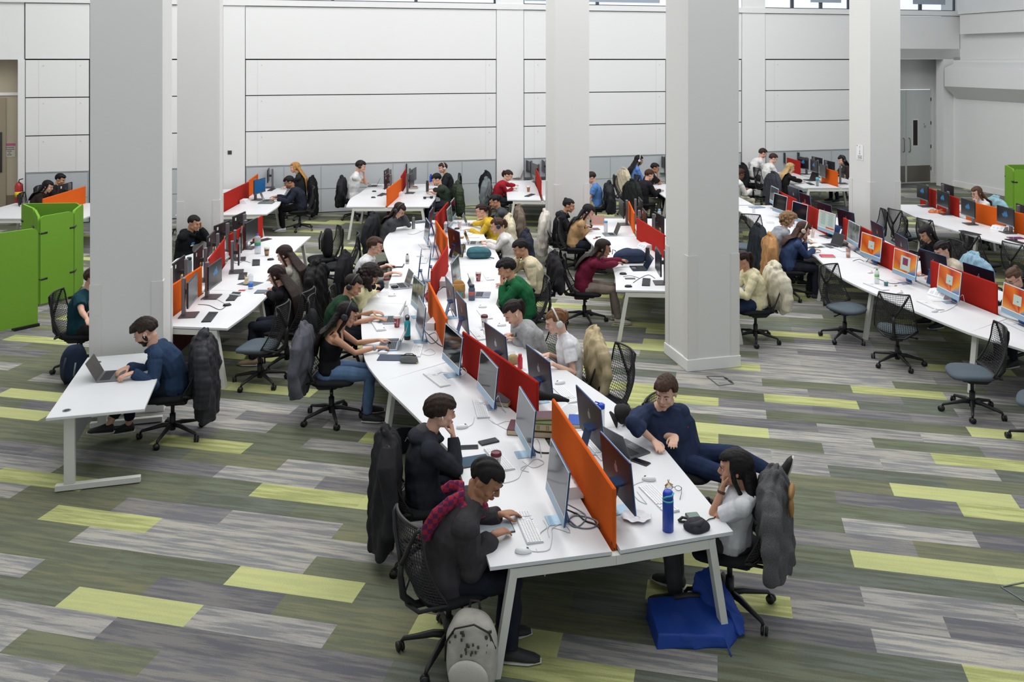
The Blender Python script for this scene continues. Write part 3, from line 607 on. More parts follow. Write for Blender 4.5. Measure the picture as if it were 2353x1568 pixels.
# ------------------------------------------------------------------ desktop computers
BLUE = mat('pale blue aluminium', (150, 178, 200), .35, .5); BLUED = mat('deep blue aluminium', (30, 32, 46), .32, .5); BLUEE = mat('blue aluminium edge', (62, 98, 150), .3, .6)
BEZ = mat('white bezel', (222, 226, 226), .3); OFF = mat('dark screen glass', (14, 13, 18), .08, spec=.45); SILV = mat('silver logo', (168, 172, 186), .3, .7)
def screen_mat(name, kind):
    if name in MATS: return MATS[name]
    m = D.materials.new(name); m.use_nodes = True; nt = m.node_tree; b = nt.nodes['Principled BSDF']; L = nt.links.new
    b.inputs['Roughness'].default_value = .12; b.inputs['Base Color'].default_value = (.01, .01, .01, 1)
    tc = nt.nodes.new('ShaderNodeTexCoord'); mp = nt.nodes.new('ShaderNodeMapping'); L(tc.outputs['Object'], mp.inputs[0])
    if kind == 'petals':
        mp.inputs['Location'].default_value = (.05, 0, -.62); mp.inputs['Scale'].default_value = (3.2, 0, 3.4)
        g = nt.nodes.new('ShaderNodeTexGradient'); g.gradient_type = 'RADIAL'; n = nt.nodes.new('ShaderNodeTexNoise'); n.inputs['Scale'].default_value = 1.6
        mx = nt.nodes.new('ShaderNodeVectorMath'); mx.operation = 'MULTIPLY_ADD'; L(mp.outputs[0], n.inputs['Vector']); L(n.outputs['Color'], mx.inputs[0]); mx.inputs[1].default_value = (.22, 0, .22)
        sw = nt.nodes.new('ShaderNodeSeparateXYZ'); cb = nt.nodes.new('ShaderNodeCombineXYZ'); L(mp.outputs[0], mx.inputs[2]); L(mx.outputs[0], sw.inputs[0]); L(sw.outputs[0], cb.inputs[0]); L(sw.outputs[2], cb.inputs[1]); L(cb.outputs[0], g.inputs[0])
        r = nt.nodes.new('ShaderNodeValToRGB'); els = [(0, (232, 160, 40)), (.05, (240, 186, 66)), (.09, (214, 120, 24)), (.14, (238, 176, 50)), (.19, (206, 96, 20)), (.24, (244, 190, 60)), (.29, (216, 112, 24)), (.35, (240, 176, 50)), (.40, (60, 116, 180)), (.46, (236, 168, 40)), (.5, (226, 150, 40)), (.6, (196, 70, 18)), (.68, (232, 120, 30)), (.75, (180, 44, 20)), (.82, (226, 96, 24)), (.9, (236, 160, 40)), (.96, (66, 120, 180))]
        while len(r.color_ramp.elements) < len(els): r.color_ramp.elements.new(.5)
        for e, (p, c) in zip(r.color_ramp.elements, els): e.position = p; e.color = rgb(c)
        L(g.outputs['Fac'], r.inputs[0]); L(r.outputs[0], b.inputs['Emission Color']); b.inputs['Emission Strength'].default_value = .95
    else:
        mp.inputs['Scale'].default_value = (9, 1, 9); n = nt.nodes.new('ShaderNodeTexNoise'); n.inputs['Scale'].default_value = 1.1; L(mp.outputs[0], n.inputs['Vector'])
        r = nt.nodes.new('ShaderNodeValToRGB'); a, c = {'green': ((120, 134, 124), (60, 70, 66)), 'night': ((30, 34, 44), (40, 46, 58))}[kind]
        r.color_ramp.elements[0].position = .4; r.color_ramp.elements[1].position = .6; r.color_ramp.elements[0].color = rgb(a); r.color_ramp.elements[1].color = rgb(c)
        L(n.outputs['Fac'], r.inputs[0]); L(r.outputs[0], b.inputs['Emission Color']); b.inputs['Emission Strength'].default_value = .5
    MATS[name] = m; return m
GLOWW = mat('lit white window', (10, 10, 10), .3, emit=(196, 214, 206), estr=.9); GLOWG = mat('lit grey text', (10, 10, 10), .3, emit=(110, 128, 128), estr=.8); GLOWR = mat('lit red flower', (10, 10, 10), .3, emit=(150, 60, 100), estr=.7)
GLOWB = mat('lit blue peaks', (8, 8, 8), .3, emit=(52, 120, 176), estr=.8); GLOWO = mat('lit orange strip', (10, 10, 10), .3, emit=(214, 84, 30), estr=.9)
def logo_shape(s):                                     # the bitten fruit emblem, x across, z up
    p = []
    for k in range(40):
        a = 2*math.pi*k/40; x = math.cos(a); z = math.sin(a)
        r = 1-.10*max(0, math.cos(a-math.pi/2))**14-.06*max(0, math.cos(a+math.pi/2))**10
        q = Vector((x*.86*r, z*.92*r)); d = (q-Vector((1.02, .14)))
        if d.length < .36: q = Vector((1.02, .14))+d.normalized()*.36
        p.append((q.x*s, q.y*s))
    return p
XZ = Matrix.Rotation(math.pi/2, 4, 'X')
def make_imac(label, kind):
    t = thing('desktop_computer', label, 'computer')
    w, hb, z0 = .547, .372, .088; T = Matrix.Translation((0, .015, z0)) @ Matrix.Rotation(math.radians(6), 4, 'X')   # leans back, screen towards +y
    m = MB(); m.box((0, 0, hb/2), (w, .0115, hb), M=T, bev=.004); m.build('housing', BLUEE, t)
    m = MB(); m.box((0, -.0062, hb/2), (w-.006, .001, hb-.006), M=T); m.build('rear_cover', BLUED, t)
    m = MB(); m.box((0, .0062, .03), (w-.004, .0012, .058), M=T); m.build('chin', BLUE, t)
    m = MB(); m.box((0, .0062, .06+(hb-.062)/2), (w-.004, .0012, hb-.064), M=T); bz = m.build('bezel', BEZ, t)
    sm = {'off': OFF, 'petals': screen_mat('lit orange petal wallpaper', 'petals'), 'green': screen_mat('screen with grey green picture', 'green'), 'doc': GLOWW, 'pale': None}[kind] or mat('screen with painted reflection', (66, 68, 80), .12, spec=.6)  # pale kind: grey base colour stands in for a bright reflection
    m = MB(); m.box((0, .0072, .071+(hb-.083)/2), (w-.028, .0012, hb-.086), M=T); sc = m.build('screen', sm, t)
    if kind == 'petals':
        m = MB(); m.box((-.01, .0082, .215), (.15, .0012, .12), M=T); m.build('window', GLOWW, sc)
        m = MB(); m.box((-.02, .009, .20), (.03, .0012, .012), M=T); m.build('button', GLOWG, sc)
    if kind == 'doc':
        m = MB()
        for c in (-1, 1):
            for k in range(15): m.box((c*.12-.01*(k % 3), .0082, .33-.014*k), (.17-.02*(k % 3), .001, .004), M=T)
        m.build('text', GLOWG, sc); m = MB(); m.box((-.13, .0085, .088), (.26, .001, .03), M=T); m.box((0, .0085, .351), (.5, .001, .008), M=T); m.build('dock', GLOWO, sc)
    m = MB(); m.prism(logo_shape(.034), 0, .0006, M=T @ Matrix.Translation((0, -.0068, .22)) @ XZ); lf = Matrix.Translation((0, -.0068, .262)) @ XZ
    m.ell((.006, .004, .0003), (.008, .013, .0004), M=T @ Matrix.Translation((0, -.0068, .259)) @ XZ, nu=8, nv=5); m.build('logo', SILV, t)
    m = MB(); m.beam((0, -.075, .012), (0, -.02, .20), .13, .006, up=(0, 1, 0)); m.box((0, -.018, .205), (.13, .05, .012)); m.build('stand', BLUEE, t)
    m = MB(); m.box((0, .0, .003), (.13, .15, .006), bev=.002); m.build('foot', BLUE, t)
    return t
IM = {}
IDX = [0]
def imac(p, q, kind, label, z=.46):
    """p, q: image points of the two top corners, screen faces to the left of p->q turned -90"""
    a = G(p[0], p[1], DZ+z); b = G(q[0], q[1], DZ+z); c = (a+b)/2; d = b-a; rz = math.atan2(d.y, d.x)      # local +x along p->q; screen (+y) is left of it
    off = Matrix.Rotation(rz, 4, 'Z') @ Vector((0, .025, 0)); loc = (c.x+off.x, c.y+off.y, DZ)
    if kind not in IM: IM[kind] = make_imac(label, kind); t = IM[kind]; t.location = loc; t.rotation_euler = (0, 0, rz); return t
    return clone(IM[kind], loc, rz, label)
def make_hp(label, kind):
    t = thing('monitor', label, 'monitor'); w, h, z0 = .54, .325, .15
    T = Matrix.Translation((0, .05, z0))
    m = MB(); m.box((0, 0, h/2), (w, .022, h), M=T, bev=.006); m.build('housing', mat('monitor black', (30, 30, 34), .4), t)
    m = MB(); m.box((0, .0115, .012), (w-.004, .0015, .024), M=T); m.build('lower_bezel', mat('monitor grey bezel', (130, 132, 138), .35, .4), t)
    sm = mat('matt dark display', (34, 35, 40), .25) if kind != 'blue' else mat('lit blue desktop', (10, 20, 40), .2, emit=(26, 96, 150), estr=.9)
    m = MB(); m.box((0, .0115, .027+(h-.036)/2), (w-.016, .0015, h-.038), M=T); sc = m.build('display', sm, t)
    if kind == 'peaks':
        m = MB(); p = [(-.08, -.01), (-.1, .02), (-.05, .035), (-.02, .075), (.01, .05), (.03, .095), (.055, .07), (.075, .03), (.09, -.01), (.06, .0), (.045, -.035), (.02, 0), (0, -.04), (-.02, .0), (-.05, -.03)]
        m.prism([(-x, z) for x, z in p][::-1], -.0005, .0005, M=T @ Matrix.Translation((0, .0128, .17)) @ XZ); m.build('wallpaper_shape', GLOWB, sc)
    m = MB(); m.box((0, -.05, .24), (.065, .045, .47), bev=.006); m.build('stand_column', mat('grey anodised stand', (120, 118, 122), .4, .5), t)
    m = MB(); m.box((0, -.01, .30), (.05, .07, .05)); m.build('stand_arm', BLK2, t)
    m = MB(); m.box((0, .01, .006), (.26, .21, .012), bev=.004); m.build('base_plate', mat('dark grey base plate', (72, 70, 74), .4, .3), t)
    m = MB(); m.box((-.17, -.0125, .26), (.05, .001, .05), M=T); m.build('label', mat('white label', (214, 212, 208), .6), t)
    m = MB(); m.box((.1, -.0125, .05), (.09, .001, .085), M=T); y = m.build('sticker', mat('white label'), t)
    m = MB(); m.box((.1, -.0132, .085), (.09, .001, .016), M=T); m.build('yellow_band', mat('yellow sticker', (222, 196, 30), .6), y)
    m = MB(); m.box((.1, -.0132, .045), (.05, .001, .035), M=T); m.box((.085, -.0134, .062), (.02, .001, .02), M=T); m.build('icon', BLACK, y)
    m = MB()
    for c in ((0, -.008, .012, .05), (.014, .0, .012, .03)): m.beam((c[0]-.01, -.0125, .2), (c[0], -.0125, .2+c[3]), .005, .001, M=T, up=(0, 1, 0))
    m.build('maker_logo', mat('grey maker logo', (130, 134, 140), .4, .5), t)
    return t
HPM = {}
def hp(p, q, kind, label, z=.475):
    a = G(p[0], p[1], DZ+z); b = G(q[0], q[1], DZ+z); c = (a+b)/2; d = b-a; rz = math.atan2(d.y, d.x)
    off = Matrix.Rotation(rz, 4, 'Z') @ Vector((0, -.05, 0)); loc = (c.x+off.x, c.y+off.y, DZ)
    if kind not in HPM: HPM[kind] = make_hp(label, kind); t = HPM[kind]; t.location = loc; t.rotation_euler = (0, 0, rz); return t
    return clone(HPM[kind], loc, rz, label)
# middle desk, left row: screens face left. p = near corner, q = far corner -> local +y points left
for (p, q, k, l) in (
  ((1310, 1084), (1268, 1006), 'pale', 'light blue desktop computer nearest the viewer, left of the nearest orange divider, mirror-like screen'),
  ((1232, 944), (1195, 886), 'pale', 'light blue desktop computer second from the front, left of the orange divider, beside thick books'),
  ((1146, 845), (1106, 801), 'off', 'light blue desktop computer with dark screen in front of the near red divider'),
  ((1066, 777), (1024, 740), 'off', 'light blue desktop computer with black screen at the left end of the near red divider'),
  ((979.5, 708), (963, 677), 'pale', 'light blue desktop computer with pale screen behind the turquoise bottle'),
  ((978, 656), (951, 631), 'green', 'light blue desktop computer with grey-green screen facing the curly-haired student'),
  ((966, 592), (969, 570), 'off', 'thin desktop computer seen edge-on beside the open laptop of the white-shirted man'),
  ((990, 583), (991, 562), 'off', 'thin desktop computer seen edge-on, closest to the middle red divider'),
  ((1000, 540), (1002, 520), 'off', 'thin desktop computer seen edge-on just left of the far orange divider'),
  ((989, 513), (979, 499), 'pale', 'desktop computer with half dark picture left of the far orange divider'),
  ((985, 491), (997.5, 472.5), 'off', 'desktop computer left of the farthest red divider, dark back showing'),
  ((993, 468), (1002.5, 453), 'off', 'farthest desktop computer on the left side of the middle desk')): imac(p, q, k, l)
# right row: screens face right: p = far corner
for (p, q, k, l) in (
  ((1379, 990), (1448.5, 1064), 'off', 'desktop computer nearest the viewer on the right row, dark back with bitten fruit logo'),
  ((1323.5, 883), (1380, 940), 'off', 'desktop computer with dark back in front of the black cap and blue-lidded bottle'),
  ((1209.5, 791), (1262, 831), 'off', 'desktop computer with dark back next to the small red bottle'),
  ((1110, 737), (1165, 775.5), 'off', 'desktop computer with dark back in front of the student in the grey hoodie'),
  ((1047, 667.6), (1071, 697), 'off', 'desktop computer with dark back seen obliquely, its stand cable showing, beside the blue flask'),
  ((1022.6, 633), (1042, 658.7), 'off', 'desktop computer with dark back left of the brown paper bag'),
  ((1053, 583.5), (1035.7, 604.5), 'green', 'desktop computer with split dark and grey screen right of the middle red divider'),
  ((1028, 519.7), (1055.4, 533), 'off', 'desktop computer with maroon-dark back right of the far orange divider, near the drink can'),
  ((1035.7, 470.6), (1025.5, 482), 'green', 'desktop computer with grey screen right of the farthest red divider'),
  ((1043, 454), (1035, 464), 'off', 'farthest desktop computer on the right side of the middle desk')): imac(p, q, k, l)
# right island: lit screens face the viewer's left
for (p, q, k, l) in (
  ((2368, 671), (2315, 650), 'petals', 'desktop computer with bright orange petal screen cut by the right picture edge'),
  ((2212, 627), (2159, 604), 'petals', 'desktop computer with orange petal screen, second from the right edge, beside a white power unit'),
  ((2110, 587), (2056, 568), 'petals', 'desktop computer with orange petal screen showing a web page with a flower'),
  ((2029, 548), (1981, 532), 'petals', 'desktop computer with orange petal screen farthest from the right edge, above a white keyboard'),
  ((1978, 518.6), (1951, 504.6), 'green', 'desktop computer with grey-green screen between the document screen and the orange ones'),
  ((1923.7, 493), (1881, 480), 'doc', 'desktop computer with a white two-page document on screen'),
  ((1857, 471), (1823, 461), 'off', 'desktop computer with black screen just above the curly blond head'),
  ((1809, 451.5), (1780.6, 443), 'off', 'second black-screened desktop computer from the far end of the right-hand desk'),
  ((1791, 434.8), (1772, 425.6), 'off', 'black-screened desktop computer at the far end of the right-hand desk'),
  ((1808.6, 425.6), (1836, 434.8), 'off', 'dark-backed desktop computer farthest away on the right-hand desk'),
  ((1837, 441), (1860.7, 450), 'off', 'dark-backed desktop computer second farthest on the right-hand desk'),
  ((1873.7, 460.8), (1913.5, 473.8), 'off', 'blue-backed desktop computer behind the white document screen'),
  ((1921, 477.6), (1964.7, 490.7), 'off', 'dark-backed desktop computer in front of the two net chairs by the far right column'),
  ((1998.6, 504.6), (2030.6, 520.8), 'off', 'dark-backed desktop computer above the farthest orange petal screen'),
  ((2053, 531.7), (2086, 549.8), 'off', 'dark-backed desktop computer between the two orange petal screens and the black-jacketed student'),
  ((2113, 570.5), (2173.5, 589), 'off', 'dark-backed desktop computer in front of the student with the ponytail and cream jumper'),
  ((2215.7, 602.5), (2280, 622), 'off', 'large dark-backed desktop computer left of the curly-haired student at the right edge')): imac(p, q, k, l)
o = [x for x in D.objects if x.get('label', '').endswith('web page with a flower')][0]
m = MB(); T = Matrix.Translation((0, .015, .088)) @ Matrix.Rotation(math.radians(6), 4, 'X'); m.box((-.02, .0105, .2), (.22, .001, .2), M=T); w_ = m.build('web_page', GLOWW, o)
m = MB(); m.box((-.02, .0115, .225), (.12, .001, .1), M=T); m.build('flower_picture', GLOWR, w_)
# black monitors
for (p, q, k, l) in (
  ((453, 625), (429.5, 651), 'plain', 'black monitor nearest the viewer on the left desk bank, in front of the orange divider'),
  ((509.5, 591), (476, 614), 'peaks', 'black monitor second from the front on the left desk bank'),
  ((552, 540), (547, 566), 'plain', 'black monitor seen edge-on in the middle of the left desk bank'),
  ((557, 518), (553, 538), 'plain', 'second edge-on black monitor behind the middle one on the left desk bank'),
  ((589.5, 500.7), (565.6, 512), 'plain', 'black monitor behind the large water bottle on the left desk bank'),
  ((403, 601), (418, 590), 'plain', 'black monitor beside the grey flask and white column'),
  ((446, 579), (464.6, 561), 'plain', 'black monitor with yellow sticker right of the grey flask'),
  ((473.5, 547), (495.4, 527), 'plain', 'black monitor with yellow sticker in front of the man in the black hoodie'),
  ((490, 520), (529, 505), 'plain', 'wide black monitor back with sticker, facing the man in the black hoodie'),
  ((537.5, 496.5), (561, 486.7), 'plain', 'farthest black monitor back on the left desk bank'),
  ((608.6, 408), (583.5, 415), 'blue', 'monitor with a blue lit screen on the desk beyond the left bank'),
  ((614, 392), (619, 384), 'plain', 'thin black monitor near the blond woman by the grey wainscot'),
  ((883, 392), (893, 386), 'plain', 'black monitor at the wall end of the far middle desk, left side'),
  ((882.6, 405), (894, 397), 'plain', 'black monitor with sticker in front of the laptop of the man in a white tee'),
  ((951, 395), (940.6, 402), 'plain', 'black monitor right of the orange divider on the far middle desk'),
  ((956, 384), (946, 390), 'plain', 'black monitor behind the others, beside the blue flask'),
  ((944, 372), (935, 376), 'plain', 'thin black monitor closest to the wall on the far middle desk'),
  ((1222, 373), (1204, 366), 'plain', 'grey-backed monitor on the desk of the student in the red jumper'),
  ((1238, 380), (1222, 374), 'plain', 'second grey-backed monitor beside the student in the red jumper'),
  ((1253, 372), (1241, 364), 'plain', 'black monitor beside the middle column, over the red divider'),
  ((1519, 584), (1507, 566), 'plain', 'black monitor seen obliquely at the left face of the right column'),
  ((1437, 468), (1420, 452), 'plain', 'thin monitor left of the far orange divider near the student in tan'),
  ((1466, 450), (1478, 464.5), 'plain', 'black monitor back right of the far orange divider'),
  ((1476, 476.6), (1487, 490), 'plain', 'black monitor back with white label behind the red divider'),
  ((1502, 484.6), (1527, 498), 'plain', 'black monitor back closest to the right column, beside a water bottle'),
  ((1529, 362), (1512, 356), 'plain', 'black monitor at the far desk, left edge of the right column'),
  ((2134, 429), (2106.8, 420.4), 'peaks', 'black monitor at the far end of the far right desk'),
  ((2185, 446), (2149.8, 434), 'peaks', 'black monitor with blue peaks above the orange snack packet'),
  ((2245.5, 466), (2205, 453), 'peaks', 'black monitor left of the orange divider on the far right desk'),
  ((2336.8, 483.6), (2286, 469), 'peaks', 'black monitor with blue peaks beside the white power unit at far right'),
  ((2163, 420), (2191, 428), 'plain', 'black monitor back beyond the two red dividers at far right'),
  ((2334, 466), (2372, 478), 'plain', 'black monitor back cut by the right picture edge'),
  ((1861, 364.4), (1831.6, 358.3), 'peaks', 'black monitor with blue peaks beyond the blond student'),
  ((1880.6, 371), (1861, 364.6), 'peaks', 'black monitor second along the far row beyond the blond student'),
  ((1899.7, 382), (1882, 375), 'plain', 'grey-screened monitor left of the orange divider by the far right column'),
  ((1818, 346), (1840, 352), 'plain', 'black monitor back closest to the wall behind the red divider'),
  ((1865, 359), (1890, 364), 'plain', 'black monitor back in the middle of the far wall row'),
  ((1892, 367), (1920, 373), 'plain', 'black monitor back in front of the woman with the headset'),
  ((1930, 376), (1950, 384), 'plain', 'black monitor back nearest the far right column'),
  ((1806, 352), (1784, 347), 'plain', 'large grey display in front of the two men in white tees'),
  ((132, 426), (167, 417.5), 'plain', 'black monitor with sticker in front of the two students at far left'),
  ((197, 396), (207, 393), 'plain', 'black monitor at far left, cut off by the left column')): hp(p, q, k, l)
# ------------------------------------------------------------------ keyboards, mice, small electronics
def make_keyboard(label, dark):
    t = thing('keyboard', label, 'keyboard'); body = mat('keyboard black', (34, 36, 40), .5) if dark else mat('keyboard silver', (196, 200, 204), .35, .2)
    key = mat('black keys', (44, 46, 50), .5) if dark else mat('white keys', (232, 233, 235), .5)
    m = MB(); m.add([(-.21, -.057, 0), (.21, -.057, 0), (.21, .057, 0), (-.21, .057, 0), (-.21, -.057, .006), (.21, -.057, .006), (.21, .057, .012), (-.21, .057, .012)], [(3, 2, 1, 0), (4, 5, 6, 7), (0, 1, 5, 4), (1, 2, 6, 5), (2, 3, 7, 6), (3, 0, 4, 7)]); m.build('case', body, t)
    m = MB(); sl = Matrix.Rotation(math.atan(.006/.114), 4, 'X')
    def row(x0, y, ws):
        x = x0
        for w in ws: m.box((x+w/2, y, .0115), (w-.0028, .0155, .004), M=sl); x += w
    for r in range(6):
        y = .046-.0186*r; row(-.205, y, [.019]*15 if r < 5 else [.024, .024, .026, .105, .026, .024, .024, .024]); row(.084, y, [.0186]*2) if r in (0, 1, 2, 5) else None; row(.128, y, [.0192]*4)
    m.build('keys', key, t); return t
KB = {}
def keyboard(p, q, label, dark=False, up=1):
    a = G(p[0], p[1], DZ); b = G(q[0], q[1], DZ); c = (a+b)/2; d = b-a; rz = math.atan2(d.y, d.x)
    loc = (c.x, c.y, DZ)
    if dark not in KB: KB[dark] = make_keyboard(label, dark); t = KB[dark]; t.location = loc; t.rotation_euler = (0, 0, rz); return t
    return clone(KB[dark], loc, rz, label)
for (p, q, l) in (
  ((1230, 1250), (1198, 1178), 'white keyboard under the hand of the student with the scarf'), ((1170, 1085), (1125, 1030), 'white keyboard beside the tablet and the maroon-lidded cup'),
  ((1112, 966), (1098, 918), 'white keyboard standing lengthwise in front of the near red divider screen'), ((1022, 888), (985, 860), 'white keyboard left of the black-screened computer by the near red divider'),
  ((953, 822), (962, 792), 'white keyboard behind the grey pencil case'), ((876, 760), (863, 740), 'white keyboard left of the laptop of the man in dark green'),
  ((983, 577), (965, 559), 'white keyboard behind the glass bottle on the middle desk'), ((970, 609), (978, 590), 'white keyboard left of the edge-on computers'), ((951, 640), (959, 622), 'white keyboard behind the open grey laptop'),
  ((1483, 1118), (1545, 1180), 'white keyboard behind the tall blue flask'), ((1362, 1020), (1385, 1046), 'white keyboard half hidden under the second dark-backed computer'), ((1283, 892), (1318, 925), 'white keyboard right of the near red divider, beside papers'),
  ((1178, 835), (1205, 858), 'white keyboard behind the small red bottle'), ((1088, 757), (1110, 783), 'white keyboard with a coiled cable on it'), ((1103, 711), (1124, 737), 'white keyboard beside the maroon-lidded cup on the right row'),
  ((1117, 627), (1128, 647), 'white keyboard in front of the student in the green hoodie'), ((1076, 541), (1084, 531), 'white keyboard in front of the student in yellow'),
  ((2015, 617), (1980, 603), 'white keyboard below the farthest orange petal screen'), ((2035, 668), (1992, 652), 'white keyboard beside the water bottle on the right-hand desk'), ((2164, 715), (2112, 692), 'white keyboard below the second orange petal screen from the right edge'),
  ((2366, 765), (2318, 743), 'white keyboard cut by the right picture edge'), ((1945, 580), (1915, 567), 'white keyboard in front of the grey headphone case'), ((944, 539), (968, 530), 'white keyboard angled beside the steel flask')): keyboard(p, q, l)
for (p, q, l) in (
  ((472, 743), (492, 717), 'black keyboard nearest the viewer on the left desk bank'), ((528, 693), (545, 672), 'black keyboard beside the tablet on the left desk bank'), ((588, 613), (589, 596), 'black keyboard in front of the student with her hand on her face'),
  ((556, 646), (560, 625), 'black keyboard behind the blue-labelled bottle'), ((588, 557), (612, 551), 'black keyboard at the far end of the left desk bank'), ((1484, 659), (1486, 640), 'black keyboard near the viewer beside the right column'),
  ((870, 452), (885, 444), 'black keyboard left of the orange divider on the far middle desk'), ((618, 440), (630, 433), 'black keyboard by the navy-jacketed man'), ((1211, 452), (1224, 447), 'black keyboard on the desk of the student in the red jumper'),
  ((2240, 538), (2218, 533), 'black keyboard left of the white power unit at far right'), ((2350, 560), (2320, 552), 'black keyboard at the right picture edge, far right desk'), ((1855, 420), (1868, 426), 'black keyboard beside the steel cup with blue lid')): keyboard(p, q, l, True)
def make_mouse(label, dark):
    t = thing('mouse', label, 'computer mouse'); m = MB()
    m.ell((0, 0, .008), (.031, .056, .026), nu=14, nv=8, fn=lambda q, d: Vector((q.x*(1-.12*abs(d.y)), q.y, max(q.z, 0)*(1+.15*-d.y)))); m.build('shell', mat('black mouse', (26, 27, 30), .35) if dark else mat('white mouse', (224, 226, 228), .3), t)
    m = MB(); m.tube([(0, .022, .032), (0, .036, .028)], .0035, 6); m.build('wheel', BLK2, t); return t
MS = {}
def mouse(p, rz, label, dark=False):
    a = G(p[0], p[1], DZ); loc = (a.x, a.y, DZ); r = math.radians(rz)-math.pi/2
    if dark not in MS: MS[dark] = make_mouse(label, dark); t = MS[dark]; t.location = loc; t.rotation_euler = (0, 0, r); return t
    return clone(MS[dark], loc, r, label)
for (p, r, l) in (((1202, 1270), 0, 'white mouse at the front edge of the middle desk'), ((1491, 1104), 170, 'white mouse right of the nearest dark-backed computer'), ((1287, 882), 200, 'white mouse by the keyboard right of the near red divider'), ((1062, 984), 20, 'white mouse behind the student with hand on chin'),
  ((877, 760), 30, 'white mouse by the red paper cup'), ((880, 813), 20, 'white mouse in front of the laptop of the woman in the black top'), ((1153, 749), 190, 'white mouse near the grey hoodie student'), ((1109, 707), 180, 'white mouse behind the keyboard on the right row'), ((901, 681), 20, 'white mouse near the curly-haired student'),
  ((2148, 717), 30, 'white mouse below the second orange screen from the right'), ((2068, 674), 30, 'white mouse beside the leaf-coloured scrap'), ((2000, 628), 30, 'white mouse by the water bottle on the right-hand desk'), ((1063, 529), 200, 'white mouse under the hand of the student in yellow'), ((965, 590), 10, 'white mouse behind the left laptop')): mouse(p, r, l)
for (p, r, l) in (((522, 703), 30, 'black mouse nearest the viewer on the left desk bank'), ((622, 598), 20, 'black mouse beside the long-haired students'), ((1432, 631), 0, 'black mouse in front of the student in the maroon hoodie'), ((1444, 660), 0, 'black mouse nearest the viewer beside the right column'), ((860, 441), 0, 'black mouse on the far middle desk by the laptop'), ((858, 455), 0, 'black mouse at the front of the far middle desk'),
  ((2137, 509), 30, 'black mouse at the far right desk behind a net chair'), ((2212, 541), 30, 'black mouse left of the keyboard at far right'), ((2333, 553), 30, 'black mouse by the red booklet at far right'), ((1050, 527), 200, 'black mouse near the pink iced drink'), ((633, 455), 180, 'black mouse by the grey laptop case')): mouse(p, r, l, True)
def power_unit(p, rz, label):
    a = G(p[0], p[1], DZ); t = thing('power_unit', label, 'power socket', (a.x, a.y, DZ), math.radians(rz))
    m = MB(); pr = [(-.075, 0), (.075, 0), (.075, .02), (.02, .085), (-.075, .085)]; m.prism(pr, -.13, .13, M=Matrix.Rotation(math.pi/2, 4, 'X')); m.build('case', mat('white moulded plastic', (226, 226, 228), .4), t)
    for k in (-1, 0, 1):
        m = MB(); M = Matrix.Translation((.049, k*.075, .054)) @ Matrix.Rotation(math.radians(49.8), 4, 'Y'); m.box((0, 0, 0), (.05, .05, .003), M=M); s = m.build('socket', mat('socket plate', (204, 206, 210), .4), t)
        m = MB()
        for dx, dy in ((-.012, 0), (.008, -.011), (.008, .011)): m.box((dx, dy, .002), (.005 if dx < 0 else .003, .003 if dx < 0 else .007, .002), M=M)
        m.build('pin_hole', BLACK, s)
    return t
for (p, r, l) in (((1308, 1128), 12, 'white power unit between the nearest computer and the orange divider'), ((991, 752), 170, 'white power unit left of the tall orange divider on the middle desk'), ((1040, 770), 20, 'white power unit beside the tall orange divider near the edge-on computers'), ((1024, 655), 0, 'white power unit at the foot of the middle red divider'), ((1030, 522), 0, 'white power unit right of the farthest red divider'),
  ((2296, 530), 205, 'white power unit in front of the orange divider at far right'), ((2158, 682), 205, 'white power unit on the right-hand desk between two orange screens'), ((1481, 572), 200, 'white power unit at the foot of the red divider beside the navy backpack'), ((563, 467), 0, 'white power unit in front of the red divider at the far left desk'), ((921, 450), 0, 'white power unit right of the orange divider on the far middle desk'), ((513, 595), 0, 'white power unit behind the monitors on the left desk bank')): power_unit(p, r, l)
# ------------------------------------------------------------------ people
def remesh(mb, vox, it=3, disp=0, sc=12, seed=0, strand=False):
    o = D.objects.new('t', mb.mesh('t')); COL.objects.link(o)
    md = o.modifiers.new('r', 'REMESH'); md.mode = 'VOXEL'; md.voxel_size = vox; md.use_smooth_shade = True
    if it: sm = o.modifiers.new('s', 'SMOOTH'); sm.factor = .5; sm.iterations = it
    dg = bpy.context.evaluated_depsgraph_get(); me = D.meshes.new_from_object(o.evaluated_get(dg)); D.objects.remove(o)
    if disp:
        n = len(me.vertices); co = np.empty(n*3); me.vertices.foreach_get('co', co); co = co.reshape(-1, 3)
        nr = np.empty(n*3); me.vertices.foreach_get('normal', nr); nr = nr.reshape(-1, 3)
        x, y, z = co[:, 0], co[:, 1], co[:, 2]; s = seed*1.7; rs = np.random.RandomState(seed+3)
        if strand:
            a = np.arctan2(x, y+.3*z); d = .5*np.sin(a*64+6*np.sin(z*17+s)+s)+.35*np.sin(a*83+z*21+s*2)+.3*np.sin(x*190+z*30)
        else:
            d = np.zeros(n)
            for k in range(7):
                v = rs.normal(size=3); v /= np.linalg.norm(v); v *= sc*rs.uniform(1.2, 5.0); v2 = rs.normal(size=3)*sc*1.2
                d += np.sin(co @ v+rs.uniform(0, 6)+1.3*np.sin(co @ v2+rs.uniform(0, 6)))
            d = np.where(d > 0, np.abs(d)**.85, -.35*np.abs(d))/3.0
        co = co+nr*(d*disp)[:, None]; me.vertices.foreach_set('co', co.ravel()); me.update()
    return me
def ik(S, W, a, b, pole):
    d = W-S; L = d.length
    if L > (a+b)*.995: W = S+d*((a+b)*.995/L); d = W-S; L = d.length
    L = max(L, abs(a-b)+.02); u = d.normalized(); x = (a*a-b*b+L*L)/(2*L); h = math.sqrt(max(a*a-x*x, 0))
    p = pole-u*pole.dot(u); p = p.normalized() if p.length > 1e-4 else u.orthogonal().normalized()
    return S+u*x+p*h, W
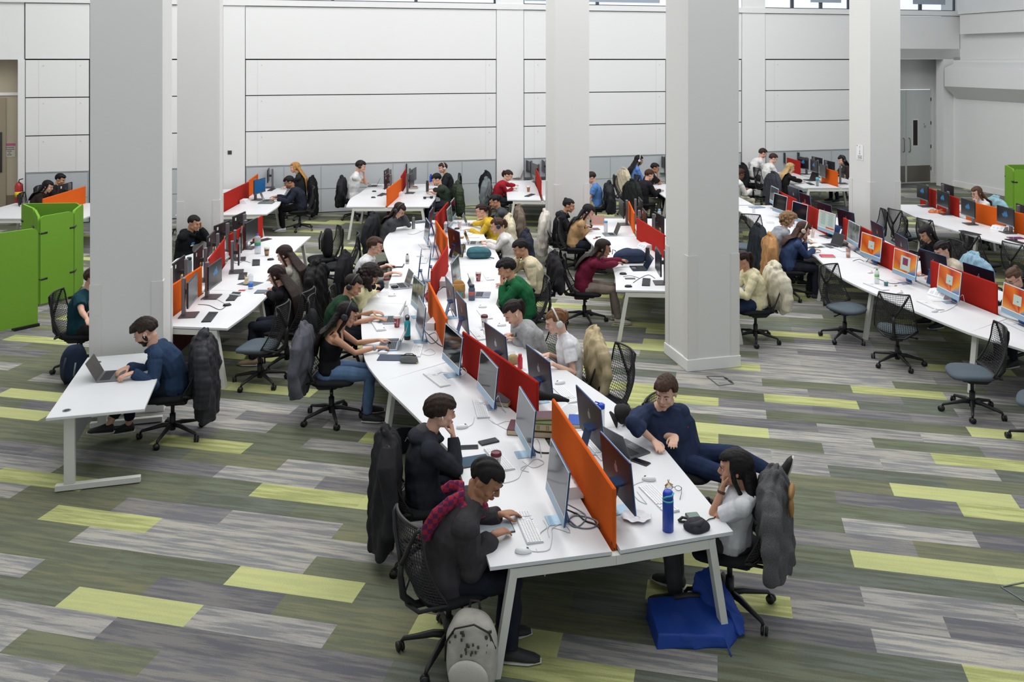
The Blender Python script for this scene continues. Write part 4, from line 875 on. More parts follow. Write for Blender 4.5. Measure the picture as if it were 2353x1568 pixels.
def hand(m, Wp, d, n, side, s, curl, fr=.0085):
    """palm from the wrist along d, palm faces n, thumb on `side`"""
    d = d.normalized(); n = (n-d*n.dot(d)).normalized(); t = d.cross(n)*side            # t: thumb side
    R = Matrix((t, d, n)).transposed().to_4x4(); M = Matrix.Translation(Wp) @ R
    m.loft([((0, -.01, 0), .026*s, .02*s, (1, 0, 0), (0, 0, 1)), ((0, .03*s, 0), .036*s, .016*s, (1, 0, 0), (0, 0, 1)), ((0, .07*s, 0), .040*s, .0135*s, (1, 0, 0), (0, 0, 1)), ((0, .09*s, .001), .036*s, .011*s, (1, 0, 0), (0, 0, 1))], M=M)
    for i, L in enumerate((.070, .078, .073, .057)):
        x = (.028-.0185*i)*s; p = Vector((x, .085*s, 0)); a = curl*(.25+.12*i); pts = [p-Vector((0, .02, 0)), p]
        dirx = .10-.07*i
        for q, f in enumerate((.45, .32, .23)):
            v = Vector((dirx*math.cos(a), math.cos(a), math.sin(a))); p = p+v*(L*f*s); pts.append(p); a += curl*(.75 if q == 0 else .6)
        m.tube(pts, [fr, fr, fr*.97, fr*.88, fr*.72], 7, M=M)
    p = Vector((.030*s, .018*s, .004)); m.tube([p, p+Vector((.022, .024, .008))*s, p+Vector((.030, .050, .014+.012*curl))*s, p+Vector((.028-.01*curl, .072, .018+.02*curl))*s], [.012, .0115, .0095, .0075], 7, M=M)
def head_shapes(m, H, s, fem):
    k = .96 if fem else 1.0
    def E(c, r): m.ell(Vector(c)*s, [q*s for q in r], M=H, nu=16, nv=12)
    E((0, -.012, .022), (.073, .093, .083)); E((0, .022, -.02), (.060*k, .068, .085)); E((0, .036, -.066), (.047*k, .052, .042)); E((0, .070, -.098), (.022*k, .020, .017))
    E((0, .078, .030), (.046, .016, .013)); E((0, .088, -.060), (.021, .013, .010)); E((0, .089, -.071), (.016, .011, .007))
    for a in (-1, 1):
        E((a*.038, .066, -.030), (.021, .020, .022)); E((a*.076, -.008, -.008), (.008, .019, .030)); E((a*.052*k, .018, -.062), (.012, .036, .026))
    m.tube([H @ (Vector(q)*s) for q in ((0, .086, .020), (0, .098, .0), (0, .110, -.024), (0, .100, -.036))], [.007*s, .009*s, .0125*s, .009*s], 8)
    for a in (-1, 1): E((a*.011, .096, -.032), (.008, .010, .007))
def sstep(a, b, x):
    t = min(1, max(0, (x-a)/(b-a))); return t*t*(3-2*t)
HAIRD = dict(short=(.20, .36, -.62, -.12), crop=(.12, .40, -.58, -.10), bowl=(.24, .10, -.66, -.42), fringe=(.2, .25, -.55, -.2), curly=(.42, .34, -.8, -.6), long=(.18, .36, -.9, -.85), tied=(.11, .40, -.66, -.08), wild=(.32, .32, -.6, -.10))
def hair_mesh(P, H, s, style, spine, vox, seed, bl):
    base = style.split('+')[0]; th, fl, nape, sidel = HAIRD[base]; m = MB(); rs = random.Random(seed)
    def fn(q, d):
        jag = .05*math.sin(d.x*27+seed)+.03*math.sin(d.x*61+seed*2)
        face = sstep(-.02, .06, (d.y-.26-.22*max(0, abs(d.x)-.2)))*sstep(-.02, .06, fl+jag-d.z+.30*d.x*d.x)
        neck = sstep(-.03, .06, nape-d.z)
        side = sstep(-.02, .06, sidel+.25*max(0, d.y)-d.z)*sstep(.35, .5, abs(d.x))*sstep(-.42, -.30, d.y)
        hid = max(face, neck, side); k = 1+th*(1-.4*abs(d.x))*(1+.12*math.sin(d.x*23+seed)*math.sin(d.y*19+d.z*11))
        if base == 'wild' or base == 'short': k += .035*math.sin(d.x*31+d.z*17+seed)*max(0, d.z)
        k += .35*th*sstep(.2, .7, d.y)*sstep(.1, .4, d.z)
        r = (1-hid)*k+hid*.80
        return Vector((0, -.012, .024))*s+Vector((d.x*.077, d.y*.097, d.z*.087))*(s*r)
    m.ell((0, 0, 0), (1, 1, 1), M=H, nu=60, nv=44, fn=fn)
    def bs(t, o):
        g_ = (spine(min(1, t+.03))-spine(max(0, t-.03))).normalized(); return spine(t)+Vector((0, -g_.z, g_.y))*o
    Hc = H @ (Vector((0, -.05, .0))*s); X = (1, 0, 0)
    if base == 'curly':
        for _ in range(90):
            a = rs.uniform(-2.4, 2.4); e = rs.uniform(-.9, 1.0); rr = 1.15+rs.uniform(0, .22); c = math.sqrt(max(0, 1-e*e))
            if math.cos(a) < -.2 and e < .45: continue                      # keep the face free
            q = Vector((math.sin(a)*c*.088, -math.cos(a)*c*.108, e*.098-(.02 if bl > 0 else 0)))*rr
            m.ell(H @ (q*s), (.022*s, .022*s, .022*s), nu=8, nv=6)
        if bl:
            for _ in range(60):
                a = rs.uniform(-1.9, 1.9); z = rs.uniform(-bl*.24, -.02); q = Vector((math.sin(a)*.105, -math.cos(a)*.10, 0)); p = H @ (q*s); m.ell(p+Vector((0, 0, z)), (.03, .03, .035), nu=8, nv=6)
    if 'down' in style:
        L = bl; pts = [(H @ (Vector((0, -.055, .04))*s), .070, .055), (H @ (Vector((0, -.075, -.03))*s), .078, .05)]
        n = 6; T_ = .46*s
        for k in range(1, n+1):
            f = k/n; t = 1.0-max(0, f*L-.02)/T_; t = max(t, -.15)
            p = bs(max(t, .02), (.085+.052*sstep(1.0, .82, t))*s)
            if t < .02: p = p+Vector((0, 0, (t-.02)*T_))
            pts.append((p, .118+.022*math.sin(f*2.6)-.055*f*f, .036-.018*f))
        m.loft([(p, rx*s, ry*s, X, (0, 1, 0)) for p, rx, ry in pts])
        for a in (-1, 1):
            q0 = H @ (Vector((a*.07, .02, .03))*s); q1 = H @ (Vector((a*.082, .01, -.06))*s); sh = spine(.93)
            m.tube([q0, q1, Vector((sh.x+a*.10, sh.y+.02, sh.z+.04)), Vector((sh.x+a*.115, sh.y+.06, sh.z-L*.35))], [.022, .026, .024, .010], 7, flat=.6)
    if 'pony' in style:
        q = H @ (Vector((0, -.105, .03))*s); pts = [H @ (Vector((0, -.09, .04))*s), q+Vector((0, -.03, .01)), q+Vector((0, -.06, -.05)), q+Vector((0, -.055, -.05-bl*.5)), q+Vector((0, -.03, -.05-bl))]
        m.tube(pts, [.018, .030, .034, .030, .010], 9)
    if 'bun' in style: q = H @ (Vector((0, -.085, .085))*s); m.ell(q, (.036, .036, .034))
    if 'claw' in style: q = H @ (Vector((0, -.11, .01))*s); m.ell(q, (.045, .035, .055))
    return remesh(m, vox, 2, (.0018 if 'down' in style else .003) if base != 'curly' else .004, 30, seed, strand=base != 'curly')
SK = dict(l=(206, 160, 138), m=(186, 138, 110), t=(160, 112, 84), d=(112, 74, 54), p=(214, 172, 150))
PEOPLE = []
def person(label, head, face, b=.16, s=1.0, fem=False, look=(0, 20), L=None, R=None, skin='l', hair='short', hc=(26, 22, 20), bl=.3, top=(40, 40, 44), sleeve='long', hood=None, bot=(36, 40, 50), shoe=(40, 40, 42), vox=.010,
           legs=None, curl=(.5, .5), phones=None, glasses=None, beard=False, scarf=None, collar=None, chairlab=None, black=True, twist=0, puff=0, zoff=0, pods=False, chairface=None, poles=None, bare_ankle=False, tex=None, headtop=None, slump=0, tuck=0, seat=True, pn=None, lat=0):
    T = .455*s; zp = .52+zoff; nb = b-.085*s; zN = zp+math.sqrt(max(T*T-nb*nb, .01))-slump; zh = zN+.172*s; hs = s*1.09
    Hw = G(head[0], head[1], zh); fr = math.radians(face); F = Vector((math.cos(fr), math.sin(fr), 0)); Pw = Vector((Hw.x, Hw.y, 0))-F*b-Vector((F.y, -F.x, 0))*lat
    rz = fr-math.pi/2; root = thing('person', label, 'person', (Pw.x, Pw.y, 0), rz)
    W2L = (Matrix.Translation(Pw) @ Matrix.Rotation(rz, 4, 'Z')).inverted()
    P0 = Vector((0, -.01, zp-.02)); N = Vector((lat*.9, nb, zN)); C = Vector((lat*.3, -.05-.1*nb, zp+.26*s))
    def spine(t): return P0*(1-t)**2+C*2*t*(1-t)+N*t*t
    def tang(t): return ((C-P0)*(1-t)+(N-C)*t).normalized()
    k = .88 if fem else 1.0
    def ring(t, rx, ry, o=0): tg = tang(t); ay = Vector((0, tg.z, -tg.y)); tw = math.radians(twist)*t; ax = Vector((math.cos(tw), math.sin(tw), 0)); return (spine(t)+ay*o, rx*s, ry*s, ax, ay)
    Hd = Matrix.Translation(W2L @ Hw) @ Matrix.Rotation(math.radians(look[0]), 4, 'Z') @ Matrix.Rotation(-math.radians(look[1]), 4, 'X')
    body = MB(); body.loft([ring(-.05, .13*k, .09), ring(.05, .165, .115), ring(.3, .135*k, .10), ring(.6, .155*k, .115), ring(.82, .155*k, .10), ring(.94, .10*k, .07), ring(1, .052, .055)])
    hb = Hd @ (Vector((0, -.028, -.075))*s); body.tube([spine(.93), N+Vector((0, .01, .02)), hb, Hd @ (Vector((0, -.02, -.02))*s)], [.062*s*k, .056*s*k, .055*s*k, .05*s], 12)
    twx = Vector((math.cos(math.radians(twist)*.9), math.sin(math.radians(twist)*.9), 0)); body.tube([spine(.90)-twx*(.14*k*s), N-twx*.05+Vector((0, -.01, -.015)), N+twx*.05+Vector((0, -.01, -.015)), spine(.90)+twx*(.14*k*s)], [.040*s, .045*s, .045*s, .040*s], 9)
    head_shapes(body, Hd, hs, fem)
    arms = []; tw = math.radians(twist)*.9; a, f_ = .275*s, .245*s
    for sd, tgt in ((-1, L), (1, R)):
        S = spine(.90)+Vector((math.cos(tw), math.sin(tw), 0))*(sd*.168*k*s)+Vector((0, -.005, -.01)); mode = 'desk'
        if tgt is None: Wt = Vector((sd*.14, max(.36, nb+.30), .77)); hd = Vector((-sd*.35, 1, -.1)); nrm = Vector((0, 0, -1))
        elif tgt == 'face': Wt = Hd @ (Vector((sd*.05, .10, -.115))*s); hd = (Hd @ (Vector((sd*.02, .075, -.01))*s))-Wt; nrm = Vector((0, -1, 0)); mode = 'face'
        elif tgt == 'chin': Wt = Hd @ (Vector((sd*.04, .13, -.16))*s); hd = (Hd @ (Vector((0, .10, -.07))*s))-Wt; nrm = Vector((-sd*.5, -1, 0)); mode = 'face'
        elif tgt == 'temple': Wt = Hd @ (Vector((sd*.13, .06, -.09))*s); hd = (Hd @ (Vector((sd*.085, .03, .03))*s))-Wt; nrm = Vector((-sd, 0, 0)); mode = 'face'
        elif tgt == 'lap': Wt = Vector((sd*.09, .28, .60)); hd = Vector((-sd*.6, 1, -.1)); nrm = Vector((0, 0, -1))
        else:
            tp = W2L @ G(tgt[0], tgt[1], tgt[2]); e0 = Vector((tp.x-S.x*.9, tp.y-S.y, 0)).normalized(); hd = Vector((e0.x, e0.y, -.08)); Wt = tp-hd*.085*s+Vector((0, 0, .018)); nrm = Vector((0, 0, -1))
        pole = Vector((sd*.45, -.5, -1)) if mode == 'desk' else Vector((sd*.35, .35, -1))
        if poles and poles[0 if sd < 0 else 1]: pole = Vector(poles[0 if sd < 0 else 1])
        El, Wt = ik(S, Wt, a, f_, pole)
        if mode == 'desk' and El.z < .66 and El.y > .25: El.z = .66
        arms.append((sd, S, El, Wt, hd, nrm))
        body.tube([S, S.lerp(El, .3), S.lerp(El, .75), El, El.lerp(Wt, .25), El.lerp(Wt, .6), Wt], [.05*s*k, .045*s*k, .038*s*k, .035*s*k, .037*s*k, .031*s*k, .023*s*k], 9); body.ell(El, (.035*s*k,)*3)
        hand(body, Wt, hd, nrm, sd*1, s*(.92 if fem else 1), curl[0 if sd < 0 else 1], .0085 if vox < .009 else .0105)
    lg = legs or [(-1, Vector((-.10, .42+.0, .50)), Vector((-.12, .36-tuck, .08))), (1, Vector((.10, .42, .50)), Vector((.12, .40-tuck, .08)))]
    for sd, K, A in lg:
        K = Vector(K); A = Vector(A); Hp = Vector((sd*.085*s, .02, zp+.0)); body.tube([Hp, Hp.lerp(K, .5), K, K.lerp(A, .35), A], [.075*s, .066*s, .05*s, .048*s, .03*s], 10); body.ell(K, (.05*s,)*3)
        body.tube([A, A+Vector((0, .02, -.03)), A+Vector((0, .1, -.045))], [.03, .032, .025], 8)
    me = remesh(body, vox, 2); MB().build('body', mat('skin '+skin, SK[skin], .55, var=.06, vscale=14), root, me)
    # garment for the upper body
    tm = mat('cloth %d %d %d' % tuple(top), top, .92, bump=.5, bscale=260, var=.10 if not tex else tex, vscale=60 if tex else 25, spec=.12); g = MB(); e = .014+puff*.02
    if sleeve == 'tank':
        g.loft([ring(-.06, .16, .12), ring(.1, .175, .125), ring(.3, .145*k, .11), ring(.6, .17*k, .13), ring(.70, .165*k, .115), ring(.72, .12, .09)])
        for sd in (-1, 1): g.tube([ring(.66, 0, 0)[0]+Vector((sd*.085*s, .105, 0)), spine(.9)+Vector((sd*.095, .05, .035)), spine(.9)+Vector((sd*.09, -.03, .045)), ring(.66, 0, 0)[0]+Vector((sd*.07*s, -.10, 0))], .008, 6)
    else:
        lo = -.08 if puff or hood else -.04
        g.loft([ring(lo, .165+e, .125+e), ring(.08, .175+e, .13+e), ring(.3, (.15+e)*(.94 if fem else 1), .118+e), ring(.6, .172*k+e, .125+e), ring(.82, .165*k+e, .108+e), ring(.93, .115*k+e, .085+e*.7), ring(.995, .062+e*.5, .062+e*.5)])
        g.tube([arms[0][1]+twx*.02+Vector((0, 0, .006)), N-twx*.06*s+Vector((0, -.012, -.008)), N+twx*.06*s+Vector((0, -.012, -.008)), arms[1][1]-twx*.02+Vector((0, 0, .006))], [(.058*k+e*.8)*s, (.056+e*.6)*s, (.056+e*.6)*s, (.058*k+e*.8)*s], 10)
        for sd, S, El, Wt, hd, nrm in arms:
            r = e*.7; g.ell(S, ((.066*k+r)*s,)*3)
            if sleeve == 'long': dd = (Wt-El).normalized(); g.tube([S-Vector((sd*.03, 0, 0)), S.lerp(El, .25), S.lerp(El, .7), El, El.lerp(Wt, .3), El.lerp(Wt, .75), Wt-dd*.012], [(.060*k+r)*s, (.062*k+r)*s, (.054*k+r)*s, (.050*k+r)*s, (.052*k+r)*s, (.045*k+r)*s, (.036*k+r*.8)*s], 10); g.ell(El, ((.049*k+r)*s,)*3)
            elif sleeve == 'pushed': g.tube([S-Vector((sd*.03, 0, 0)), S.lerp(El, .25), S.lerp(El, .7), El, El.lerp(Wt, .25), El.lerp(Wt, .42)], [(.060*k+r)*s, (.062*k+r)*s, (.056*k+r)*s, (.052*k+r)*s, (.054*k+r)*s, (.050*k+r)*s], 10); g.ell(El, ((.05*k+r)*s,)*3)
            else: g.tube([S-Vector((sd*.03, 0, 0)), S.lerp(El, .25), S.lerp(El, .62)], [(.060*k+r)*s, (.066*k+r)*s, (.066*k+r)*s], 10)
        if hood: g.ell(N+Vector((0, -.075, -.005)), (.125*s, .095*s, .068*s)); g.tube([N+Vector((-.09, -.02, .03))*s, N+Vector((-.075, .055, .0))*s, N+Vector((0, .095, -.045))*s, N+Vector((.075, .055, .0))*s, N+Vector((.09, -.02, .03))*s] if 0 else [N+Vector((x, y, z))*s for x, y, z in ((-.09, -.02, .02), (-.075, .055, -.005), (0, .09, -.05), (.075, .055, -.005), (.09, -.02, .02))], .026*s, 8)
        if collar: g.tube([N+Vector((.075*math.sin(q), -.075*math.cos(q)+.0, .028*math.cos(q)))*s for q in [x*math.pi/6-math.pi for x in range(13)]], .016*s, 7)
    nm = {'tank': 'vest_top', 'short': 'tee_shirt'}.get(sleeve, 'hoodie' if hood else 'jacket' if puff else 'sweater')
    tp_ = MB().build(pn or nm, tm, root, remesh(g, vox, 2, .0078+.004*puff, 11, len(PEOPLE)))
    if hood and hood is not True: m = MB(); m.ell(N+Vector((0, -.055, .045)), (.085*s, .058*s, .034*s)); m.build('hood_lining', mat('hood lining', hood, .95), tp_, remesh(m, vox, 2))
    # legs
    g = MB(); g.loft([((0, -.02, zp-.09), .15*s, .13*s, (1, 0, 0), (0, 1, 0)), ((0, -.02, zp-.03), .175*s, .145*s, (1, 0, 0), (0, 1, 0)), ((0, -.01, zp+.07), .155*s, .118*s, (1, 0, 0), (0, 1, 0))])
    for sd, K, A in lg:
        K = Vector(K); A = Vector(A); Hp = Vector((sd*.085*s, .02, zp+.0)); q = .80 if bare_ankle else .97
        g.tube([Hp, Hp.lerp(K, .5), K, K.lerp(A, .35), K.lerp(A, q)], [.092*s, .082*s, .066*s, .062*s, .05*s], 11); g.ell(K, (.066*s,)*3)
    MB().build('trousers', mat('trousers %d %d %d' % tuple(bot), bot, .9, bump=.4, bscale=240, var=.12, vscale=18, spec=.12), root, remesh(g, max(vox, .01), 2, .0065, 11, len(PEOPLE)+5))
    for sd, K, A in lg:
        A = Vector(A); K = Vector(K); fd = Vector((K.x-A.x, K.y-A.y, 0)); sh = (A-K).normalized(); fd = Vector((sd*.12, 1, 0)) if abs(sh.z) > .5 else Vector((0, .3, .9)); fd.normalize()
        up = Vector((0, 0, 1)) if abs(sh.z) > .5 else -sh; rt = fd.cross(up).normalized(); up = rt.cross(fd)
        R = Matrix((rt, fd, up)).transposed().to_4x4(); M = Matrix.Translation(A) @ R
        m = MB(); Rg = [((0, -.055, -.035), .03, .025), ((0, -.04, -.02), .04, .045), ((0, .02, -.022), .042, .046), ((0, .10, -.038), .047, .032), ((0, .16, -.046), .043, .024), ((0, .195, -.052), .025, .014)]
        m.loft([(c, rx, ry, (1, 0, 0), (0, 0, 1)) for c, rx, ry in Rg], M=M); sh_ = m.build('shoe', mat('shoe %d %d %d' % tuple(shoe), shoe, .7), root)
        m = MB(); m.loft([((0, -.06, -.066), .032, .010, (1, 0, 0), (0, 0, 1)), ((0, .02, -.067), .042, .011, (1, 0, 0), (0, 0, 1)), ((0, .12, -.067), .048, .011, (1, 0, 0), (0, 0, 1)), ((0, .205, -.062), .022, .009, (1, 0, 0), (0, 0, 1))], M=M); m.build('sole', mat('pale sole', (196, 194, 188), .7), sh_)
    # hair, face
    hm = mat('hair %d %d %d' % tuple(hc), hc, .55, bump=.5, bscale=30, var=.35, vscale=9, stretch=(6, 6, .6), spec=.2)
    if hair: MB().build('hair', hm, root, hair_mesh(root, Hd, hs, hair, spine, max(.006, vox*.75), len(PEOPLE), bl))
    hv = lambda *q: Hd @ (Vector(q)*hs)
    m = MB(); w = MB()
    for a_ in (-1, 1):
        w.ell(Vector((a_*.031, .0845, -.003))*hs, (.0108*s, .0048*s, .0044*s), M=Hd, nu=8, nv=6); m.ell(Vector((a_*.031, .0895, -.003))*hs, (.0055*s, .003*s, .0055*s), M=Hd, nu=8, nv=6)
    if vox < .009: w.build('eye_white', mat('eye white', (206, 200, 196), .3), root); 
    m.build('eyes', mat('dark eyes', (22, 16, 14), .2), root)
    m = MB()
    for a_ in (-1, 1): m.tube([hv(a_*.015, .094, .017), hv(a_*.033, .094, .024), hv(a_*.052, .080, .017)], [.003, .004, .002], 5)
    m.build('eyebrows', mat('brow hair', (34, 26, 22), .8), root)
    m = MB(); m.tube([hv(-.022, .092, -.064), hv(-.008, .102, -.062), hv(.008, .102, -.062), hv(.022, .092, -.064)], [.003, .0055, .0055, .003], 6); m.build('lips', mat('lips', (164, 92, 86), .5), root)
    if beard:
        m = MB(); m.ell(Vector((0, .042, -.072))*hs, (.056*s, .058*s, .045*s), M=Hd); m.ell(Vector((0, .072, -.100))*hs, (.03*s, .027*s, .024*s), M=Hd)
        for a_ in (-1, 1): m.ell(Vector((a_*.064, .018, -.045))*hs, (.009*s, .022*s, .04*s), M=Hd)
        m.tube([hv(-.03, .09, -.056), hv(0, .106, -.045), hv(.03, .09, -.056)], .006, 6); MB().build('beard', hm, root, remesh(m, .006, 1, .002, 60, 3))
    if phones:
        c = phones; pm = mat('headphones %d %d %d' % tuple(c), c, .4); m = MB(); m.tube([hv(.098*math.sin(q), -.015-.0*q, .022+.098*1.12*math.cos(q)) for q in [x*math.pi/10-math.pi/2*1.0 for x in range(11)]], .011*s, 7, flat=.6)
        ph = m.build('headphones', pm, root); 
        for a_ in (-1, 1): m = MB(); m.tube([hv(a_*.078, -.012, -.012), hv(a_*.092, -.012, -.012), hv(a_*.108, -.012, -.012), hv(a_*.114, -.012, -.012)], [.034*s, .038*s, .036*s, .024*s], 14); m.build('ear_cup', pm, ph)
    if pods:
        for a_ in (-1, 1): m = MB(); m.ell(Vector((a_*.084, .004, -.01))*hs, (.007, .007, .008), M=Hd, nu=8, nv=6); m.tube([hv(a_*.086, .008, -.012), hv(a_*.088, .013, -.034)], .0035, 6); m.build('earbud', mat('white earbud', (232, 232, 232), .3), root)
    if glasses:
        m = MB()
        for a_ in (-1, 1): m.tube([hv(a_*.033+.021*math.cos(q), .100, -.004+.016*math.sin(q)) for q in [x*math.pi/6 for x in range(13)]], .0022*s, 5); m.tube([hv(a_*.054, .098, 0), hv(a_*.078, .04, .0), hv(a_*.08, -.005, .002)], .002*s, 5)
        m.tube([hv(-.012, .104, .0), hv(.012, .104, .0)], .002*s, 5); m.build('glasses', mat('glasses %d' % glasses[0], glasses, .3, .3), root)
    PEOPLE.append(root); root['_p'] = 0; del root['_p']
    if seat:
        cf = face if chairface is None else chairface
        chair(Pw.x-F.x*.0, Pw.y-F.y*.0, cf, chairlab or ('task chair under the '+label[label.find('person')+7:] if 'person' in label else 'task chair of '+label), black)
    return root, spine, N, Hd, W2L, arms, s
BK = (24, 24, 27)
# nearest, middle desk
P1 = person('person in a dark wool jacket and red-purple scarf typing at the near desk corner', (1118, 1100), 4, b=.25, look=(-28, 38), skin='t', hair='crop', hc=(18, 16, 16), top=(60, 58, 61), puff=.9, hood=(60, 58, 60), bot=(34, 38, 48), L=(1178, 1184, .75), R=(1158, 1226, .75), curl=(.7, .6), vox=.0065, chairlab='task chair nearest the viewer under the scarf-wearing student, net back towards us', s=1.04, chairface=32, pn='jacket', zoff=.0)
P2 = person('person in a charcoal zip hoodie, bowl haircut, hand on chin and white earbud', (1012, 946), 14, b=.12, look=(0, 12), skin='l', hair='bowl', hc=(44, 32, 26), top=(46, 49, 56), hood=(112, 116, 120), R='chin', L='lap', pods=True, vox=.007, curl=(.5, 1.1), chairlab='task chair with a long black coat hanging on it, behind the hand-on-chin student')
P3 = person('person with long dark hair, black strappy top and jeans typing on a laptop', (798, 722), 4, b=.17, fem=True, look=(0, 24), skin='m', hair='long+down', hc=(24, 18, 18), bl=.34, top=BK, sleeve='tank', bot=(84, 108, 140), L=(888, 785, .75), R=(884, 802, .75), phones=(34, 36, 44), glasses=(60, 60, 60), vox=.0075, chairlab='task chair with a grey wool coat over its back', black=True)
P4 = person('person in a dark green tee with black over-ear headphones, leaning over a laptop', chairlab='task chair with a dark backpack on it, used by the student in dark green', head=(812, 655), face=2, b=.22, look=(-10, 30), skin='m', hair='crop', hc=(30, 22, 20), top=(34, 62, 44), sleeve='short', L=(872, 722, .75), R=(878, 736, .75), phones=(28, 28, 32), vox=.0085)
P5 = person('person with big dark curly hair in a cream sweatshirt writing on paper', chairlab='task chair under the student with big curly dark hair', head=(852, 632), face=4, b=.2, fem=True, look=(-5, 42), skin='m', hair='curly', hc=(36, 26, 24), bl=.7, top=(206, 202, 160), L=(880, 655, .75), R=(884, 668, .75), vox=.0085)
P6 = person('person in a white shirt with brown curly hair and glasses reaching for a mouse', chairlab='task chair with a black coat, used by the man in a white shirt and glasses', head=(862, 565), face=0, b=.16, look=(0, 12), skin='l', hair='short', hc=(62, 44, 34), top=(212, 214, 216), L=(900, 612, .75), R=(915, 630, .75), glasses=(90, 90, 92), collar=True, vox=.0085, sleeve='pushed')
P7 = person('person in a grey jumper with headphones reading and writing at the far left curve', chairlab='task chair with a dark coat, used by the reader at the far left curve', head=(918, 482), face=-8, b=.22, fem=True, look=(-14, 40), skin='l', hair='long+down', hc=(40, 26, 24), bl=.22, top=(74, 76, 80), L='temple', R=(946, 516, .75), phones=(50, 50, 54), glasses=(50, 40, 40), vox=.0095)
# right row of the middle desk
P8 = person('smiling person in a navy sweatshirt and jeans, turned towards the viewer with crossed legs', (1530, 902), -32, b=-.11, lat=.15, twist=-55, collar=True, puff=.45, pn='sweatshirt', look=(-84, 12), skin='p', hair='wild', hc=(62, 42, 32), top=(46, 56, 82), bot=(38, 50, 78), L=(1548, 1020, .76), R=(1512, 1030, .75), poles=((-.2, -1, -.5), (.8, .6, -.3)), s=1.0, curl=(.5, .4), vox=.0065, sleeve='pushed', shoe=(26, 26, 28),
            legs=[(1, Vector((.10, .42, .50)), Vector((.12, .40, .08))), (-1, Vector((-.06, .43, .63)), Vector((-.20, .74, .47)))], black=True, chairface=-35, chairlab='task chair under the smiling student in navy')
P9 = person('person with long black hair in a white tee seen from behind, elbow on the desk', (1690, 1075), 158, b=-.04, slump=.11, fem=True, look=(6, 8), skin='m', hair='long+down', hc=(22, 19, 19), bl=.36, top=(206, 208, 212), sleeve='short', L='face', R=(1585, 1120, .75) if 0 else 'lap', bot=(60, 60, 62), shoe=(26, 40, 34), vox=.007, curl=(.9, .5), chairlab='task chair with a grey herringbone jacket with tan lining over its back')
P10 = person('person in a white tee with large white headphones and tied light brown hair', (1277, 738), 188, b=.13, fem=True, look=(4, 22), skin='p', hair='tied+claw', hc=(112, 76, 48), top=(218, 219, 222), sleeve='short', L=(1254, 846, .75), R=(1245, 822, .75), phones=(206, 204, 200), vox=.007, chairlab='task chair with a beige jacket over its back, right of the white-tee student')
P11 = person('person in a light grey hoodie with braided dark hair looking down at a phone', chairlab='task chair under the student in the light grey hoodie', head=(1178, 716), face=200, b=.26, fem=True, look=(8, 40), skin='l', hair='tied+pony', hc=(34, 26, 26), bl=.16, top=(160, 162, 164), hood=True, L=(1168, 780, .76), R=(1160, 772, .77), pods=True, vox=.0075, curl=(.9, .9))
P12 = person('person in a green hoodie with messy black hair, hand over the mouth', chairlab='task chair under the student in the green hoodie', head=(1163, 618), face=186, b=.25, look=(6, 22), skin='m', hair='wild', hc=(20, 18, 20), top=(32, 92, 58), hood=True, L='chin', R=(1148, 655, .75), vox=.0075, curl=(1.0, .4))
P13 = person('person in a cream fleece covering the face with one hand', chairlab='task chair behind the student in the cream fleece', head=(1196, 570), face=190, b=.22, look=(6, 28), skin='m', hair='short', hc=(20, 19, 22), top=(208, 198, 168), R='face', L='lap', vox=.0085, collar=True)
P14 = person('person in a white blouse with headphones and tied brown hair', chairlab='task chair with a dark coat behind the student in the white blouse', head=(1142, 518), face=186, b=.2, fem=True, look=(0, 22), skin='l', hair='tied+pony', hc=(70, 46, 34), bl=.08, top=(214, 212, 210), L=(1112, 563, .75), R=(1108, 556, .75), phones=(40, 48, 66), vox=.0085)
P15 = person('person in a yellow jumper with glasses and a dark ponytail', chairlab='task chair with a cream jacket behind the student in yellow', head=(1106, 484), face=184, b=.22, fem=True, look=(0, 14), skin='l', hair='tied+pony', hc=(44, 28, 26), bl=.14, top=(206, 172, 56), L=(1070, 530, .75), R=(1082, 515, .76), glasses=(24, 22, 24), vox=.0085)
P16 = person('person in a dark grey top with a pale claw clip in black hair', chairlab='task chair with a brown tweed coat, used by the student with a claw clip', head=(1137, 462), face=184, b=.18, fem=True, look=(0, 28), skin='m', hair='tied+claw', hc=(22, 20, 22), top=(72, 74, 78), L=(1100, 505, .75), vox=.0095)
# single desk
P20 = person('bearded person in a navy pullover working on a laptop at the single desk', (333, 762), 192, b=.27, look=(4, 36), skin='l', hair='wild', hc=(46, 36, 30), top=(44, 62, 88), bot=(30, 36, 48), L=(284, 868, .76), R=(276, 856, .77), pods=True, beard=True, vox=.0065, shoe=(26, 26, 28), bare_ankle=True, collar=True, curl=(.8, .8),
            legs=[(-1, Vector((-.06, .40, .50)), Vector((.06, .44, .13))), (1, Vector((.08, .40, .54)), Vector((-.02, .62, .17)))], chairlab='task chair with a black quilted jacket, behind the bearded student')
# left desk bank
P17 = person('person in a black hoodie, hand at the brow, behind the left monitors', chairlab='task chair under the man in the black hoodie behind the left monitors', head=(446, 512), face=-12, b=.18, look=(-6, 20), skin='m', hair='crop', hc=(20, 18, 18), top=(28, 32, 34), hood=True, L='temple', R=(468, 553, .75), vox=.009, pods=False)
P18 = person('person with very long straight brown hair and a black top, back to us', chairlab='task chair under the student with the longest straight brown hair', head=(636, 633), face=168, b=.14, fem=True, look=(0, 22), skin='l', hair='long+down', hc=(40, 28, 26), bl=.46, top=BK, R=(598, 662, .76), L=(602, 674, .76), vox=.0075, shoe=(170, 150, 120), tuck=-.05)
P19 = person('person in a grey knitted top with long brown hair, hand over the face', chairlab='task chair with a black fur coat, used by the student in the knitted top', head=(654, 585), face=172, b=.16, fem=True, look=(0, 30), skin='p', hair='long+down', hc=(44, 30, 28), bl=.4, top=(158, 154, 146), tex=.3, L=(622, 616, .76), R='face', vox=.0085)
